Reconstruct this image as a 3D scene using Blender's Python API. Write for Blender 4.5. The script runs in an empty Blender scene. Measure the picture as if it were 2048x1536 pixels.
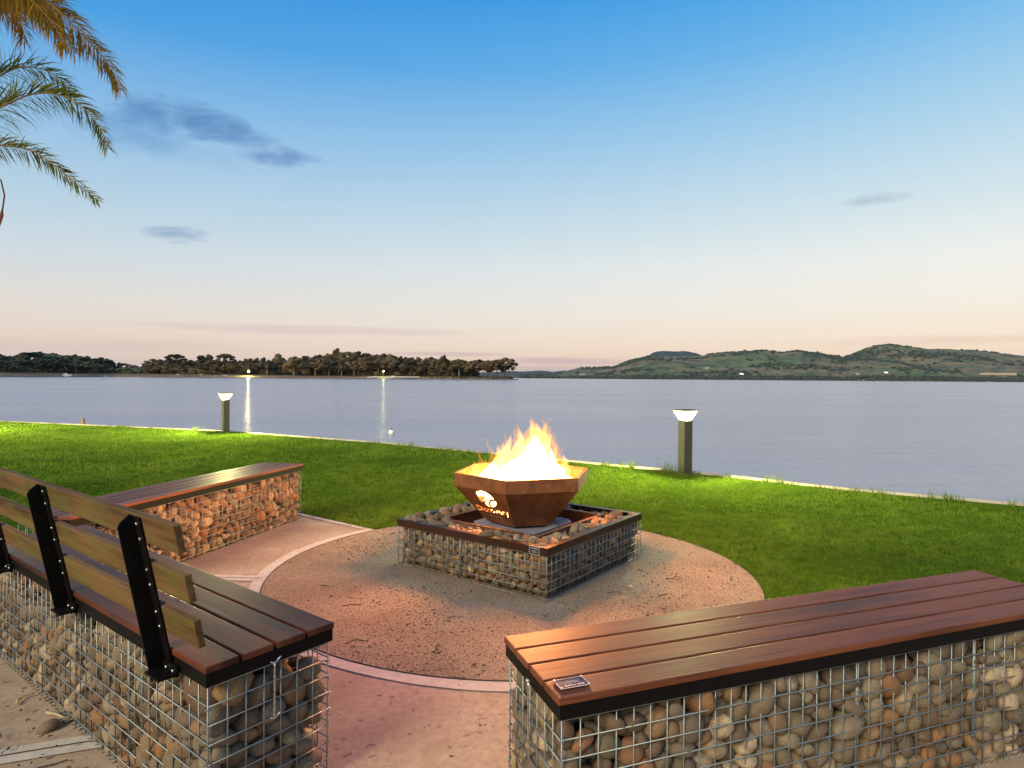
import bpy, bmesh, math, random
import numpy as np
from mathutils import Vector, Matrix, Quaternion, noise
R = math.radians
PI = math.pi
scene = bpy.context.scene
COL = scene.collection

def srgb(r, g, b):
    f = lambda c: (c / 255) / 12.92 if c / 255 <= .04045 else ((c / 255 + .055) / 1.055) ** 2.4
    return (f(r), f(g), f(b))

# ------------------------------------------------------------------ camera
FOCAL_PX, PITCH, ROLL, CAM_H = 1275.8, -0.0098627, 0.0077754, 1.26125
cam_data = bpy.data.cameras.new('camera')
cam_data.sensor_width = 36
cam_data.lens = FOCAL_PX / 2048 * 36
cam_data.clip_start = .05
cam_data.clip_end = 40000
cam = bpy.data.objects.new('camera', cam_data)
COL.objects.link(cam)
cp, sp, cr, sr = math.cos(PITCH), math.sin(PITCH), math.cos(ROLL), math.sin(ROLL)
right0, up0, fwd = Vector((1, 0, 0)), Vector((0, -sp, cp)), Vector((0, cp, sp))
ex = right0 * cr + up0 * sr
ey = up0 * cr - right0 * sr
cam.matrix_world = Matrix.Translation((0, 0, CAM_H)) @ Matrix((ex, ey, -fwd)).transposed().to_4x4()
scene.camera = cam

def horizon_y(u):
    return 755.4 + (u - 1024) * .00777

def at(u, D, y=None):
    """World point at distance D ahead whose photo column is u; y is the photo row (else water level)."""
    z = -.85 if y is None else CAM_H + (horizon_y(u) - y) * D / FOCAL_PX
    return Vector(((u - 1024) / FOCAL_PX * D, D, z))

# ------------------------------------------------------------------ world
world = bpy.data.worlds.new('World')
scene.world = world
world.use_nodes = True
nt = world.node_tree
nt.nodes.clear()
SUN_EL, SUN_AZ = 30, 218          # afterglow from behind and to the left of the camera

class NB:
    """Small helper for wiring math nodes."""
    def __init__(s, nt): s.nt = nt
    def n(s, t, **k):
        o = s.nt.nodes.new(t)
        for a, v in k.items():
            setattr(o, a, v)
        return o
    def link(s, a, b): s.nt.links.new(a, b)
    def put(s, sock, v):
        if isinstance(v, bpy.types.NodeSocket): s.link(v, sock)
        else: sock.default_value = v
    def m(s, op, a, b=None, c=None, clamp=False):
        o = s.n('ShaderNodeMath', operation=op, use_clamp=clamp)
        s.put(o.inputs[0], a)
        if b is not None: s.put(o.inputs[1], b)
        if c is not None: s.put(o.inputs[2], c)
        return o.outputs[0]
    def mix(s, f, a, b, t='RGBA', blend='MIX'):
        o = s.n('ShaderNodeMix', data_type=t, blend_type=blend) if t == 'RGBA' else s.n('ShaderNodeMix', data_type=t)
        i = (6, 7) if t == 'RGBA' else (2, 3)
        s.put(o.inputs[0], f)
        for k, v in zip(i, (a, b)):
            if t == 'RGBA' and isinstance(v, tuple) and len(v) == 3: v = (*v, 1)
            s.put(o.inputs[k], v)
        return o.outputs[2 if t == 'RGBA' else 0]
    def ramp(s, f, stops, interp='LINEAR'):
        o = s.n('ShaderNodeValToRGB')
        o.color_ramp.interpolation = interp
        e = o.color_ramp.elements
        while len(e) > 1: e.remove(e[-1])
        for i, (p, c) in enumerate(stops):
            x = e[0] if i == 0 else e.new(p)
            x.position = p
            x.color = (*c, 1) if not isinstance(c, (int, float)) else (c, c, c, 1)
        s.put(o.inputs[0], f)
        return o.outputs[0]
    def noise(s, vec=None, scale=5, detail=3, rough=.5, dist=0, dims='3D'):
        o = s.n('ShaderNodeTexNoise', noise_dimensions=dims)
        if vec is not None: s.link(vec, o.inputs['Vector'])
        o.inputs['Scale'].default_value = scale
        o.inputs['Detail'].default_value = detail
        o.inputs['Roughness'].default_value = rough
        o.inputs['Distortion'].default_value = dist
        return o.outputs['Fac']
    def mapping(s, vec, scale=(1, 1, 1), loc=(0, 0, 0), rot=(0, 0, 0)):
        o = s.n('ShaderNodeMapping')
        s.link(vec, o.inputs[0])
        s.put(o.inputs['Location'], loc); o.inputs['Scale'].default_value = scale; o.inputs['Rotation'].default_value = rot
        return o.outputs[0]

w = NB(nt)
tc = w.n('ShaderNodeTexCoord')
sep = w.n('ShaderNodeSeparateXYZ')
w.link(tc.outputs['Generated'], sep.inputs[0])
zc = w.m('MAXIMUM', sep.outputs[2], 0.0)
el = w.m('MULTIPLY', w.m('ARCSINE', zc), 180 / PI)            # degrees above the horizon
az = w.m('MULTIPLY', w.m('ARCTAN2', sep.outputs[0], sep.outputs[1]), 180 / PI)
eln = w.m('DIVIDE', el, 90.0)
SKY_L = [(0, (222, 196, 188)), (1.7, (234, 211, 196)), (3.5, (236, 220, 206)), (5.4, (230, 224, 216)), (9, (210, 222, 228)), (12.5, (188, 214, 230)),
         (19.2, (140, 190, 231)), (25.5, (72, 160, 228)), (31, (48, 144, 222)), (40, (42, 126, 206)), (60, (40, 104, 184)), (90, (38, 92, 165))]
SKY_R = [(0, (246, 210, 184)), (1.5, (254, 224, 194)), (3, (255, 234, 209)), (5.9, (250, 243, 229)), (9.5, (242, 244, 239)), (13, (218, 234, 238)),
         (19.7, (172, 213, 238)), (25.9, (118, 188, 237)), (31, (72, 166, 233)), (40, (48, 136, 216)), (60, (40, 104, 184)), (90, (38, 92, 165))]
rampL = w.ramp(eln, [(a / 90, srgb(*c)) for a, c in SKY_L])
rampR = w.ramp(eln, [(a / 90, srgb(*c)) for a, c in SKY_R])
hor = w.m('SQRT', w.m('ADD', w.m('MULTIPLY', sep.outputs[0], sep.outputs[0]), w.m('ADD', w.m('MULTIPLY', sep.outputs[1], sep.outputs[1]), 1e-6)))
side = w.m('MULTIPLY_ADD', w.m('DIVIDE', sep.outputs[0], hor), .82, .5, clamp=True)      # brighter towards the right
base = w.mix(side, rampL, rampR)
# clouds: (azimuth, elevation, half width, half height, opacity, tint)
def sky_dir(u, y):
    return math.degrees(math.atan((u - 1024) / FOCAL_PX)), math.degrees(math.atan((horizon_y(u) - y) / math.hypot(FOCAL_PX, u - 1024)))
cv = w.n('ShaderNodeCombineXYZ')
w.link(az, cv.inputs[0]); w.link(el, cv.inputs[1])
n1 = w.noise(w.mapping(cv.outputs[0], (.22, .6, 1), rot=(0, 0, .10)), 1.0, 6, .62, .8)
n2 = w.noise(w.mapping(cv.outputs[0], (.05, .9, 1), rot=(0, 0, -.02)), 1.0, 4, .5)
CLOUDS = [(355, 238, 125, 34, .8, (92, 138, 192), n1), (450, 270, 90, 22, .7, (98, 144, 196), n1), (262, 262, 95, 45, .5, (98, 150, 208), n1),
          (345, 305, 130, 22, .3, (128, 172, 216), n1),
          (565, 316, 96, 19, .85, (116, 152, 202), n1), (352, 470, 62, 17, .8, (136, 164, 200), n1), (1745, 399, 62, 12, .55, (166, 186, 204), n1),
          (640, 662, 300, 11, .5, (212, 184, 188), n2), (880, 708, 150, 6, .55, (196, 170, 178), n2), (170, 690, 260, 14, .3, (206, 180, 180), n2),
          (1140, 722, 170, 9, .6, (202, 172, 182), n2), (1900, 682, 220, 10, .35, (224, 190, 172), n2), (1085, 742, 170, 12, .5, (178, 164, 182), n2)]
for (u, y, hw, hh, op, tint, nz) in CLOUDS:
    a0, e0 = sky_dir(u, y)
    k = math.degrees(1 / FOCAL_PX)
    dx = w.m('DIVIDE', w.m('SUBTRACT', az, a0), hw * k)
    dy = w.m('DIVIDE', w.m('SUBTRACT', el, e0), hh * k)
    d2 = w.m('ADD', w.m('MULTIPLY', dx, dx), w.m('MULTIPLY', dy, dy))
    v = w.m('ADD', w.m('SUBTRACT', 1.0, d2), w.m('MULTIPLY', w.m('SUBTRACT', nz, .5), 3.2))
    v = w.m('MULTIPLY', v, .85, clamp=True)
    v = w.m('MULTIPLY', v, op, clamp=True)
    base = w.mix(v, base, srgb(*tint))
sky = w.n('ShaderNodeTexSky', sky_type='NISHITA', sun_disc=False)
sky.sun_elevation = R(SUN_EL)
sky.sun_rotation = R(SUN_AZ)
sky.sun_intensity = .3
bg1 = w.n('ShaderNodeBackground'); bg1.inputs[1].default_value = 1.0
w.link(base, bg1.inputs[0])
bg2 = w.n('ShaderNodeBackground'); bg2.inputs[1].default_value = .05
w.link(sky.outputs[0], bg2.inputs[0])
mixs = w.n('ShaderNodeMixShader'); mixs.inputs[0].default_value = .02
w.link(bg1.outputs[0], mixs.inputs[1]); w.link(bg2.outputs[0], mixs.inputs[2])
wo = w.n('ShaderNodeOutputWorld')
w.link(mixs.outputs[0], wo.inputs[0])

sun_data = bpy.data.lights.new('sun', 'SUN')
sun_data.energy = 3.7
sun_data.angle = R(28)
sun_data.color = (1, .86, .56)
sun = bpy.data.objects.new('sun', sun_data)
COL.objects.link(sun)
sd = Vector((math.sin(R(SUN_AZ)) * math.cos(R(SUN_EL)), math.cos(R(SUN_AZ)) * math.cos(R(SUN_EL)), math.sin(R(SUN_EL))))
sun.rotation_euler = sd.to_track_quat('Z', 'Y').to_euler()
sun.location = (0, -20, 30)

scene.view_settings.view_transform = 'Standard'
scene.view_settings.look = 'None'
scene.view_settings.exposure = 0.0
scene.view_settings.gamma = 1
scene.view_settings.use_curve_mapping = False
scene.cycles.use_denoising = True
scene.cycles.max_bounces = 8
scene.cycles.diffuse_bounces = 3
scene.cycles.glossy_bounces = 3
scene.cycles.transparent_max_bounces = 12
scene.cycles.sample_clamp_indirect = 4
scene.cycles.caustics_reflective = False
scene.cycles.caustics_refractive = False

# ------------------------------------------------------------------ helpers
def tag(o, label=None, cat=None, group=None, kind=None):
    if label: o['label'] = label
    if cat: o['category'] = cat
    if group: o['group'] = group
    if kind: o['kind'] = kind
    return o

def empty(name, label, cat, loc=(0, 0, 0), rz=0, group=None):
    o = bpy.data.objects.new(name, None)
    o.empty_display_size = .1
    COL.objects.link(o)
    o.location = loc
    o.rotation_euler = (0, 0, rz)
    return tag(o, label, cat, group)

def link_mesh(name, me, parent=None, mat=None, loc=None):
    if mat is not None and not me.materials: me.materials.append(mat)
    o = bpy.data.objects.new(name, me)
    COL.objects.link(o)
    if parent is not None: o.parent = parent
    if loc is not None: o.location = loc
    return o

class MB:
    """Collects geometry for one mesh object."""
    def __init__(s): s.v = []; s.f = []
    def add(s, vs, fs):
        b = len(s.v)
        s.v += [tuple(p) for p in vs]
        s.f += [tuple(b + i for i in f) for f in fs]
    def box(s, lo, hi, M=None, bev=0):
        x0, y0, z0 = lo; x1, y1, z1 = hi
        if bev <= 0:
            vs = [Vector(p) for p in ((x0, y0, z0), (x1, y0, z0), (x1, y1, z0), (x0, y1, z0), (x0, y0, z1), (x1, y0, z1), (x1, y1, z1), (x0, y1, z1))]
            fs = [(0, 3, 2, 1), (4, 5, 6, 7), (0, 1, 5, 4), (1, 2, 6, 5), (2, 3, 7, 6), (3, 0, 4, 7)]
        else:
            bm = bmesh.new()
            bmesh.ops.create_cube(bm, size=1)
            for q in bm.verts:
                q.co = Vector(((x0 + x1) / 2 + q.co.x * (x1 - x0), (y0 + y1) / 2 + q.co.y * (y1 - y0), (z0 + z1) / 2 + q.co.z * (z1 - z0)))
            bmesh.ops.bevel(bm, geom=bm.edges[:], offset=bev, segments=2, affect='EDGES', profile=.6)
            bm.verts.index_update()
            vs = [q.co.copy() for q in bm.verts]
            fs = [tuple(q.index for q in f.verts) for f in bm.faces]
            bm.free()
        if M is not None: vs = [M @ q for q in vs]
        s.add(vs, fs)
    def tube(s, path, r, n=6, cap=True, radii=None):
        path = [Vector(p) for p in path]
        rings = []
        prev = None
        for i, p in enumerate(path):
            t = (path[min(i + 1, len(path) - 1)] - path[max(i - 1, 0)]).normalized()
            a = Vector((0, 0, 1)) if abs(t.z) < .9 else Vector((1, 0, 0))
            if prev is not None: a = prev
            x = (a - t * a.dot(t)).normalized()
            y = t.cross(x)
            prev = x
            rr = radii[i] if radii else r
            rings.append([p + (x * math.cos(2 * PI * k / n) + y * math.sin(2 * PI * k / n)) * rr for k in range(n)])
        vs = [q for g in rings for q in g]
        fs = []
        for i in range(len(rings) - 1):
            for k in range(n):
                k2 = (k + 1) % n
                fs.append((i * n + k, i * n + k2, (i + 1) * n + k2, (i + 1) * n + k))
        if cap:
            fs.append(tuple(range(n - 1, -1, -1)))
            fs.append(tuple((len(rings) - 1) * n + k for k in range(n)))
        s.add(vs, fs)
    def prism(s, pts, z0, z1, M=None):
        n = len(pts)
        vs = [Vector((x, y, z0)) for x, y in pts] + [Vector((x, y, z1)) for x, y in pts]
        if M is not None: vs = [M @ q for q in vs]
        s.add(vs, [tuple(range(n - 1, -1, -1)), tuple(range(n, 2 * n))] + [(i, (i + 1) % n, n + (i + 1) % n, n + i) for i in range(n)])
    def mesh(s, name, smooth=False):
        me = bpy.data.meshes.new(name)
        me.from_pydata(s.v, [], s.f)
        me.update()
        if smooth: me.polygons.foreach_set('use_smooth', [True] * len(me.polygons))
        return me
    def build(s, name, mat, parent=None, smooth=False, loc=None):
        me = s.mesh(name, smooth)
        return link_mesh(name, me, parent, mat, loc)

def big_mesh(name, verts, faces_n, idx, mat, attr=None):
    """Fast mesh from numpy: verts (N,3), all faces with faces_n corners, idx flat."""
    me = bpy.data.meshes.new(name)
    me.vertices.add(len(verts)); me.vertices.foreach_set('co', np.asarray(verts, np.float32).ravel())
    nf = len(idx) // faces_n
    me.loops.add(len(idx)); me.loops.foreach_set('vertex_index', np.asarray(idx, np.int32))
    me.polygons.add(nf)
    me.polygons.foreach_set('loop_start', np.arange(0, nf * faces_n, faces_n, dtype=np.int32))
    me.polygons.foreach_set('loop_total', np.full(nf, faces_n, np.int32))
    if attr is not None:
        a = me.attributes.new('tone', 'FLOAT', 'POINT')
        a.data.foreach_set('value', np.asarray(attr, np.float32))
    me.update()
    me.validate()
    if mat: me.materials.append(mat)
    return me

def poly_sheet(name, rings, z, mat, holes=(), kind='structure', parent=None):
    """Flat sheet from an outline and holes (2D curve fill)."""
    cu = bpy.data.curves.new(name, 'CURVE')
    cu.dimensions = '2D'; cu.fill_mode = 'BOTH'
    for ring in [rings] + list(holes):
        s = cu.splines.new('POLY')
        s.points.add(len(ring) - 1)
        for p, q in zip(s.points, ring): p.co = (q[0], q[1], 0, 1)
        s.use_cyclic_u = True
    tmp = bpy.data.objects.new('tmp', cu)
    COL.objects.link(tmp)
    dg = bpy.context.evaluated_depsgraph_get()
    me = bpy.data.meshes.new_from_object(tmp.evaluated_get(dg))
    bpy.data.objects.remove(tmp); bpy.data.curves.remove(cu)
    me.name = name
    for v in me.vertices: v.co.z = z
    bm = bmesh.new(); bm.from_mesh(me)
    for f in bm.faces:
        if f.normal.z < 0: f.normal_flip()
    bm.to_mesh(me); bm.free()
    me.materials.clear()
    o = link_mesh(name, me, parent, mat)
    if kind: o['kind'] = kind
    return o

# ------------------------------------------------------------------ materials
def new_mat(name):
    m = bpy.data.materials.new(name)
    m.use_nodes = True
    b = NB(m.node_tree)
    p = m.node_tree.nodes['Principled BSDF']
    return m, b, p

def bump(b, p, h, strength=.5, dist=.01):
    o = b.n('ShaderNodeBump')
    o.inputs['Strength'].default_value = strength
    o.inputs['Distance'].default_value = dist
    b.link(h, o.inputs['Height'])
    b.link(o.outputs[0], p.inputs['Normal'])

def simple(name, col, rough=.6, metal=0, var=.15, scale=20, bmp=0, spec=.5):
    m, b, p = new_mat(name)
    t = b.n('ShaderNodeTexCoord')
    nz = b.noise(t.outputs['Object'], scale, 4, .6)
    c = b.mix(nz, tuple(x * (1 - var * 1.5) for x in col), tuple(min(1, x * (1 + var * 1.5)) for x in col))
    b.link(c, p.inputs['Base Color'])
    p.inputs['Roughness'].default_value = rough
    p.inputs['Metallic'].default_value = metal
    p.inputs['Specular IOR Level'].default_value = spec
    if bmp: bump(b, p, nz, bmp, .002)
    return m

def mat_wood(name, dark, light, rough, moss=0, seed=0):
    m, b, p = new_mat(name)
    t = b.n('ShaderNodeTexCoord')
    oi = b.n('ShaderNodeObjectInfo')
    off = b.m('MULTIPLY', oi.outputs['Random'], 37.0)
    cx = b.n('ShaderNodeCombineXYZ'); b.link(off, cx.inputs[0]); b.link(off, cx.inputs[1]); b.link(off, cx.inputs[2])
    vec = b.mapping(t.outputs['Object'], (1.2, 28, 28), cx.outputs[0])
    g1 = b.noise(vec, 1.0, 6, .62, .7)
    vec2 = b.mapping(t.outputs['Object'], (1.8, 6, 6), cx.outputs[0])
    g2 = b.noise(vec2, 1.0, 3, .5)
    g3 = b.noise(b.mapping(t.outputs['Object'], (3, 130, 130), cx.outputs[0]), 1.0, 4, .6)
    f = b.m('ADD', b.m('MULTIPLY', g1, .55), b.m('MULTIPLY', g2, .5))
    f = b.m('ADD', f, b.m('MULTIPLY', b.m('SUBTRACT', oi.outputs['Random'], .5), .22))
    mid = tuple((a + c) / 2 for a, c in zip(dark, light))
    c = b.ramp(f, [(.36, dark), (.5, mid), (.64, light)])
    p.inputs['Specular IOR Level'].default_value = .2
    c = b.mix(b.m('MULTIPLY', b.ramp(g3, [(.55, 0), (.68, 1)]), .5), c, tuple(x * .5 for x in dark))
    if moss:
        mo = b.noise(b.mapping(t.outputs['Object'], (4, 9, 16), cx.outputs[0]), 1.0, 5, .65, .4)
        mk = b.ramp(mo, [(.42, 0), (.62, 1)])
        sn = b.n('ShaderNodeSeparateXYZ'); b.link(t.outputs['Normal'], sn.inputs[0])
        face_ = b.ramp(b.m('MULTIPLY_ADD', sn.outputs[1], -.5, .5), [(.6, 0), (.8, 1)])
        c = b.mix(b.m('MULTIPLY', b.m('MULTIPLY', mk, moss), face_), c, (.12, .125, .03))
        mo2 = b.noise(b.mapping(t.outputs['Object'], (2.5, 14, 9), cx.outputs[0]), 1.0, 4, .6)
        c = b.mix(b.m('MULTIPLY', b.ramp(mo2, [(.55, 0), (.72, 1)]), .55), c, (.055, .04, .02))
    b.link(c, p.inputs['Base Color'])
    b.link(b.m('MULTIPLY_ADD', g1, .25, rough - .1), p.inputs['Roughness'])
    bump(b, p, b.m('ADD', g1, b.m('MULTIPLY', g3, .6)), .25, .0015)
    return m

M = {}
M['plank'] = mat_wood('oiled_plank', (.042, .012, .006), (.195, .058, .024), .47)
M['slat'] = mat_wood('weathered_slat', (.045, .019, .007), (.20, .105, .038), .65, moss=.55)
M['black_steel'] = simple('black_steel', (.006, .005, .0045), .55, .1, .3, 30, 0, .12)
M['brown_steel'] = simple('brown_steel', (.05, .022, .013), .45, .5, .35, 12, .1)
M['green_steel'] = simple('bollard_paint', (.05, .052, .038), .5, .2, .15, 9)
M['zinc'] = simple('galvanised_wire', (.25, .28, .28), .45, .6, .2, 60)
M['bolt'] = simple('bolt_zinc', (.6, .6, .58), .3, .9, .1, 60)
M['plaque'] = simple('engraved_plaque', (.03, .028, .04), .25, .3, .2, 200)
M['silver'] = simple('silver_print', (.62, .58, .58), .4, .4, .1, 200)
M['white'] = simple('white_paint', (.75, .74, .7), .5, 0, .05, 3)
M['farm_wall'] = simple('farm_wall', (.38, .34, .28), .8, 0, .1, .1)
M['car_glass'] = simple('dark_glass', (.02, .025, .03), .1, 0, .1, 3)
M['tyre'] = simple('tyre_rubber', (.02, .02, .02), .8, 0, .1, 3)

def mat_rust():
    m, b, p = new_mat('rusted_fire_steel')
    t = b.n('ShaderNodeTexCoord')
    a = b.noise(t.outputs['Object'], 7, 6, .65, .4)
    c = b.noise(t.outputs['Object'], 60, 4, .7)
    f = b.m('ADD', b.m('MULTIPLY', a, .7), b.m('MULTIPLY', c, .35))
    col = b.ramp(f, [(.3, (.06, .02, .008)), (.5, (.19, .064, .021)), (.7, (.30, .12, .04))])
    b.link(col, p.inputs['Base Color'])
    p.inputs['Roughness'].default_value = .6
    p.inputs['Metallic'].default_value = .25
    bump(b, p, c, .3, .002)
    return m
M['rust'] = mat_rust()

def mat_stone(name, island):
    m, b, p = new_mat(name)
    t = b.n('ShaderNodeTexCoord')
    if island:
        rnd = b.n('ShaderNodeNewGeometry').outputs['Random Per Island']
    else:
        rnd = b.n('ShaderNodeObjectInfo').outputs['Random']
    col = b.ramp(rnd, [(0, (.19, .17, .13)), (.1, (.10, .09, .07)), (.2, (.26, .17, .085)), (.3, (.16, .145, .11)), (.42, (.36, .30, .21)),
                       (.5, (.09, .062, .04)), (.6, (.26, .245, .20)), (.7, (.28, .135, .05)), (.76, (.17, .16, .135)), (.86, (.12, .072, .04)),
                       (.93, (.48, .44, .36)), (1, (.21, .13, .06))], 'CONSTANT')
    col = b.mix(1.0, col, (1.12, .90, .68), blend='MULTIPLY')
    off = b.m('MULTIPLY', rnd, 91.0)
    cx = b.n('ShaderNodeCombineXYZ')
    for i in range(3): b.link(off, cx.inputs[i])
    vec = b.mapping(t.outputs['Object'], (1, 1, 1), cx.outputs[0])
    sc = 1.0 if not island else 20
    n1_ = b.noise(vec, 1.3 * sc, 4, .6, .5)
    n2_ = b.noise(vec, 7 * sc, 5, .7)
    c = b.mix(b.ramp(n1_, [(.38, 0), (.66, .75)]), col, (.20, .13, .075))
    c = b.mix(b.m('MULTIPLY', b.ramp(n2_, [(.35, 1), (.6, 0)]), .35), c, (.09, .07, .045))
    c = b.mix(b.m('MULTIPLY', b.ramp(n2_, [(.6, 0), (.75, 1)]), .35), c, (.5, .45, .36))
    b.link(c, p.inputs['Base Color'])
    p.inputs['Roughness'].default_value = .72
    bump(b, p, n2_, .35, .12 if not island else .004)
    return m
M['stone'] = mat_stone('river_stone', False)
M['stone_fill'] = mat_stone('river_stone_fill', True)

def mat_gravel():
    m, b, p = new_mat('crushed_granite')
    t = b.n('ShaderNodeTexCoord')
    v = t.outputs['Object']
    a = b.noise(v, 1.1, 5, .6, .3)
    f = b.noise(v, 90, 4, .75)
    g = b.noise(v, 260, 2, .6)
    vo = b.n('ShaderNodeTexVoronoi'); vo.inputs['Scale'].default_value = 130; b.link(v, vo.inputs['Vector'])
    c = b.ramp(a, [(.3, (.24, .155, .09)), (.5, (.37, .26, .16)), (.7, (.48, .36, .235))])
    c = b.mix(b.ramp(f, [(.38, .75), (.55, 0)]), c, (.10, .06, .04))
    c = b.mix(b.m('MULTIPLY', b.ramp(g, [(.58, 0), (.7, 1)]), .5), c, (.55, .45, .36))
    b.link(c, p.inputs['Base Color'])
    p.inputs['Roughness'].default_value = .95
    h = b.m('ADD', b.m('MULTIPLY', f, 1.0), b.m('MULTIPLY', vo.outputs['Distance'], .6))
    h = b.m('ADD', h, b.m('MULTIPLY', b.noise(v, 9, 4, .6), 1.6))
    bump(b, p, h, .8, .008)
    return m
M['gravel'] = mat_gravel()

def mat_concrete(name, lo, hi, speck=1.0):
    m, b, p = new_mat(name)
    t = b.n('ShaderNodeTexCoord')
    v = t.outputs['Object']
    a = b.noise(v, 1.6, 6, .62, .5)
    f = b.noise(v, 34, 5, .7)
    g = b.noise(v, 170, 3, .7)
    s = b.noise(v, 23, 2, .5)
    c = b.mix(b.ramp(a, [(.32, 0), (.68, 1)]), lo, hi)
    c = b.mix(b.m('MULTIPLY', b.ramp(f, [(.35, 1), (.6, 0)]), .4), c, tuple(x * .62 for x in lo))
    c = b.mix(b.m('MULTIPLY', b.ramp(s, [(.66, 0), (.70, 1)]), .55 * speck), c, (.07, .045, .03))
    c = b.mix(b.m('MULTIPLY', b.ramp(g, [(.6, 0), (.7, 1)]), .3), c, tuple(min(1, x * 1.5) for x in hi))
    b.link(c, p.inputs['Base Color'])
    p.inputs['Roughness'].default_value = .85
    bump(b, p, b.m('ADD', b.m('MULTIPLY', f, .5), g), .35, .002)
    return m
M['concrete'] = mat_concrete('broomed_concrete', (.37, .25, .155), (.56, .42, .28))
M['kerb'] = mat_concrete('pale_kerb_concrete', (.54, .46, .36), (.70, .61, .49), .4)
M['seawall'] = mat_concrete('seawall_concrete', (.38, .31, .19), (.62, .53, .36))

def mat_lawn():
    m, b, p = new_mat('lawn_soil')
    t = b.n('ShaderNodeTexCoord')
    a = b.noise(t.outputs['Object'], .8, 5, .65)
    f = b.noise(t.outputs['Object'], 45, 4, .7)
    c = b.mix(b.ramp(a, [(.35, 0), (.65, 1)]), (.045, .10, .006), (.08, .16, .009))
    c = b.mix(b.ramp(f, [(.4, .6), (.6, 0)]), c, (.04, .07, .008))
    b.link(c, p.inputs['Base Color'])
    p.inputs['Roughness'].default_value = 1
    p.inputs['Specular IOR Level'].default_value = 0
    bump(b, p, f, .6, .02)
    return m
M['lawn'] = mat_lawn()

def mat_blade():
    m, b, p = new_mat('grass_blades')
    at_ = b.n('ShaderNodeAttribute', attribute_name='tone')
    t = b.n('ShaderNodeTexCoord')
    a = b.noise(t.outputs['Object'], .38, 6, .7, .4)
    a2 = b.noise(t.outputs['Object'], 3.2, 4, .7)
    f = b.m('ADD', b.m('MULTIPLY', at_.outputs['Fac'], .34), b.m('ADD', b.m('MULTIPLY', a, .60), b.m('MULTIPLY_ADD', a2, .5, -.20)))
    c = b.ramp(f, [(.25, (.048, .085, .010)), (.5, (.098, .172, .017)), (.7, (.18, .27, .030)), (.9, (.34, .37, .08))])
    b.link(c, p.inputs['Base Color'])
    p.inputs['Roughness'].default_value = .75
    p.inputs['Specular IOR Level'].default_value = .1
    tr = b.n('ShaderNodeBsdfTranslucent')
    b.link(c, tr.inputs[0])
    mx = b.n('ShaderNodeMixShader'); mx.inputs[0].default_value = .4
    out = m.node_tree.nodes['Material Output']
    b.link(p.outputs[0], mx.inputs[1]); b.link(tr.outputs[0], mx.inputs[2]); b.link(mx.outputs[0], out.inputs[0])
    return m
M['blade'] = mat_blade()

def mat_leaf(name, lo, hi, transl=.3, scale=.6, obj_rand=.25):
    m, b, p = new_mat(name)
    t = b.n('ShaderNodeTexCoord')
    oi = b.n('ShaderNodeObjectInfo')
    rp = b.n('ShaderNodeNewGeometry').outputs['Random Per Island']
    a = b.noise(t.outputs['Object'], scale, 3, .6)
    f = b.m('ADD', b.m('MULTIPLY', a, .6), b.m('MULTIPLY', rp, .35))
    f = b.m('ADD', f, b.m('MULTIPLY', b.m('SUBTRACT', oi.outputs['Random'], .5), obj_rand))
    c = b.ramp(f, [(.25, lo), (.75, hi)])
    b.link(c, p.inputs['Base Color'])
    p.inputs['Roughness'].default_value = .6
    p.inputs['Specular IOR Level'].default_value = .2
    tr = b.n('ShaderNodeBsdfTranslucent'); b.link(c, tr.inputs[0])
    mx = b.n('ShaderNodeMixShader'); mx.inputs[0].default_value = transl
    b.link(p.outputs[0], mx.inputs[1]); b.link(tr.outputs[0], mx.inputs[2])
    b.link(mx.outputs[0], m.node_tree.nodes['Material Output'].inputs[0])
    return m
M['gum_leaf'] = mat_leaf('gum_foliage', (.030, .026, .012), (.15, .10, .045), .1, .25, .5)
M['wood_leaf'] = mat_leaf('dark_foliage', (.02, .03, .02), (.075, .082, .05), .1, .25, .4)
M['bush_leaf'] = mat_leaf('hill_scrub', (.032, .046, .036), (.065, .085, .058), .1, .02, .1)
M['palm_warm_lit'] = mat_leaf('warm_lit_palm_leaf', (.27, .155, .012), (.50, .34, .04), .35, 3, .0)  # orange light on the upper fronds, put into the leaf colour
M['palm_green'] = mat_leaf('green_palm_leaf', (.09, .12, .012), (.27, .28, .04), .35, 3, .0)
M['palm_stem'] = simple('palm_stem', (.22, .13, .03), .6, 0, .3, 10)
M['palm_bark'] = simple('palm_bark', (.12, .08, .05), .9, 0, .3, 14, .6)
M['bark_pale'] = simple('pale_gum_bark', (.42, .33, .26), .8, 0, .3, .5)
M['bark_dark'] = simple('dark_gum_bark', (.10, .075, .055), .9, 0, .3, .5)
M['twig'] = simple('dry_twig', (.06, .038, .025), .9, 0, .3, 60)
M['chip'] = simple('pale_wood_chip', (.5, .38, .22), .9, 0, .2, 60)
M['litter'] = simple('leaf_litter', (.07, .045, .03), .9, 0, .4, 60)

def mat_water():
    m, b, p = new_mat('lake_water')
    t = b.n('ShaderNodeTexCoord')
    v = t.outputs['Object']
    a = b.noise(b.mapping(v, (.30, 1.1, 1)), 1.0, 4, .6, .2)
    c = b.noise(b.mapping(v, (.03, .12, 1)), 1.0, 4, .55)
    d = b.noise(b.mapping(v, (1.6, 4.0, 1)), 1.0, 3, .6)
    p.inputs['Base Color'].default_value = (.20, .21, .29, 1)
    p.inputs['IOR'].default_value = 1.33
    b.link(b.m('MULTIPLY_ADD', c, .12, .17), p.inputs['Roughness'])
    h = b.m('ADD', b.m('MULTIPLY', a, 1.0), b.m('ADD', b.m('MULTIPLY', c, 3.0), b.m('MULTIPLY', d, .3)))
    bump(b, p, h, .35, .12)
    return m
M['water'] = mat_water()

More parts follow.
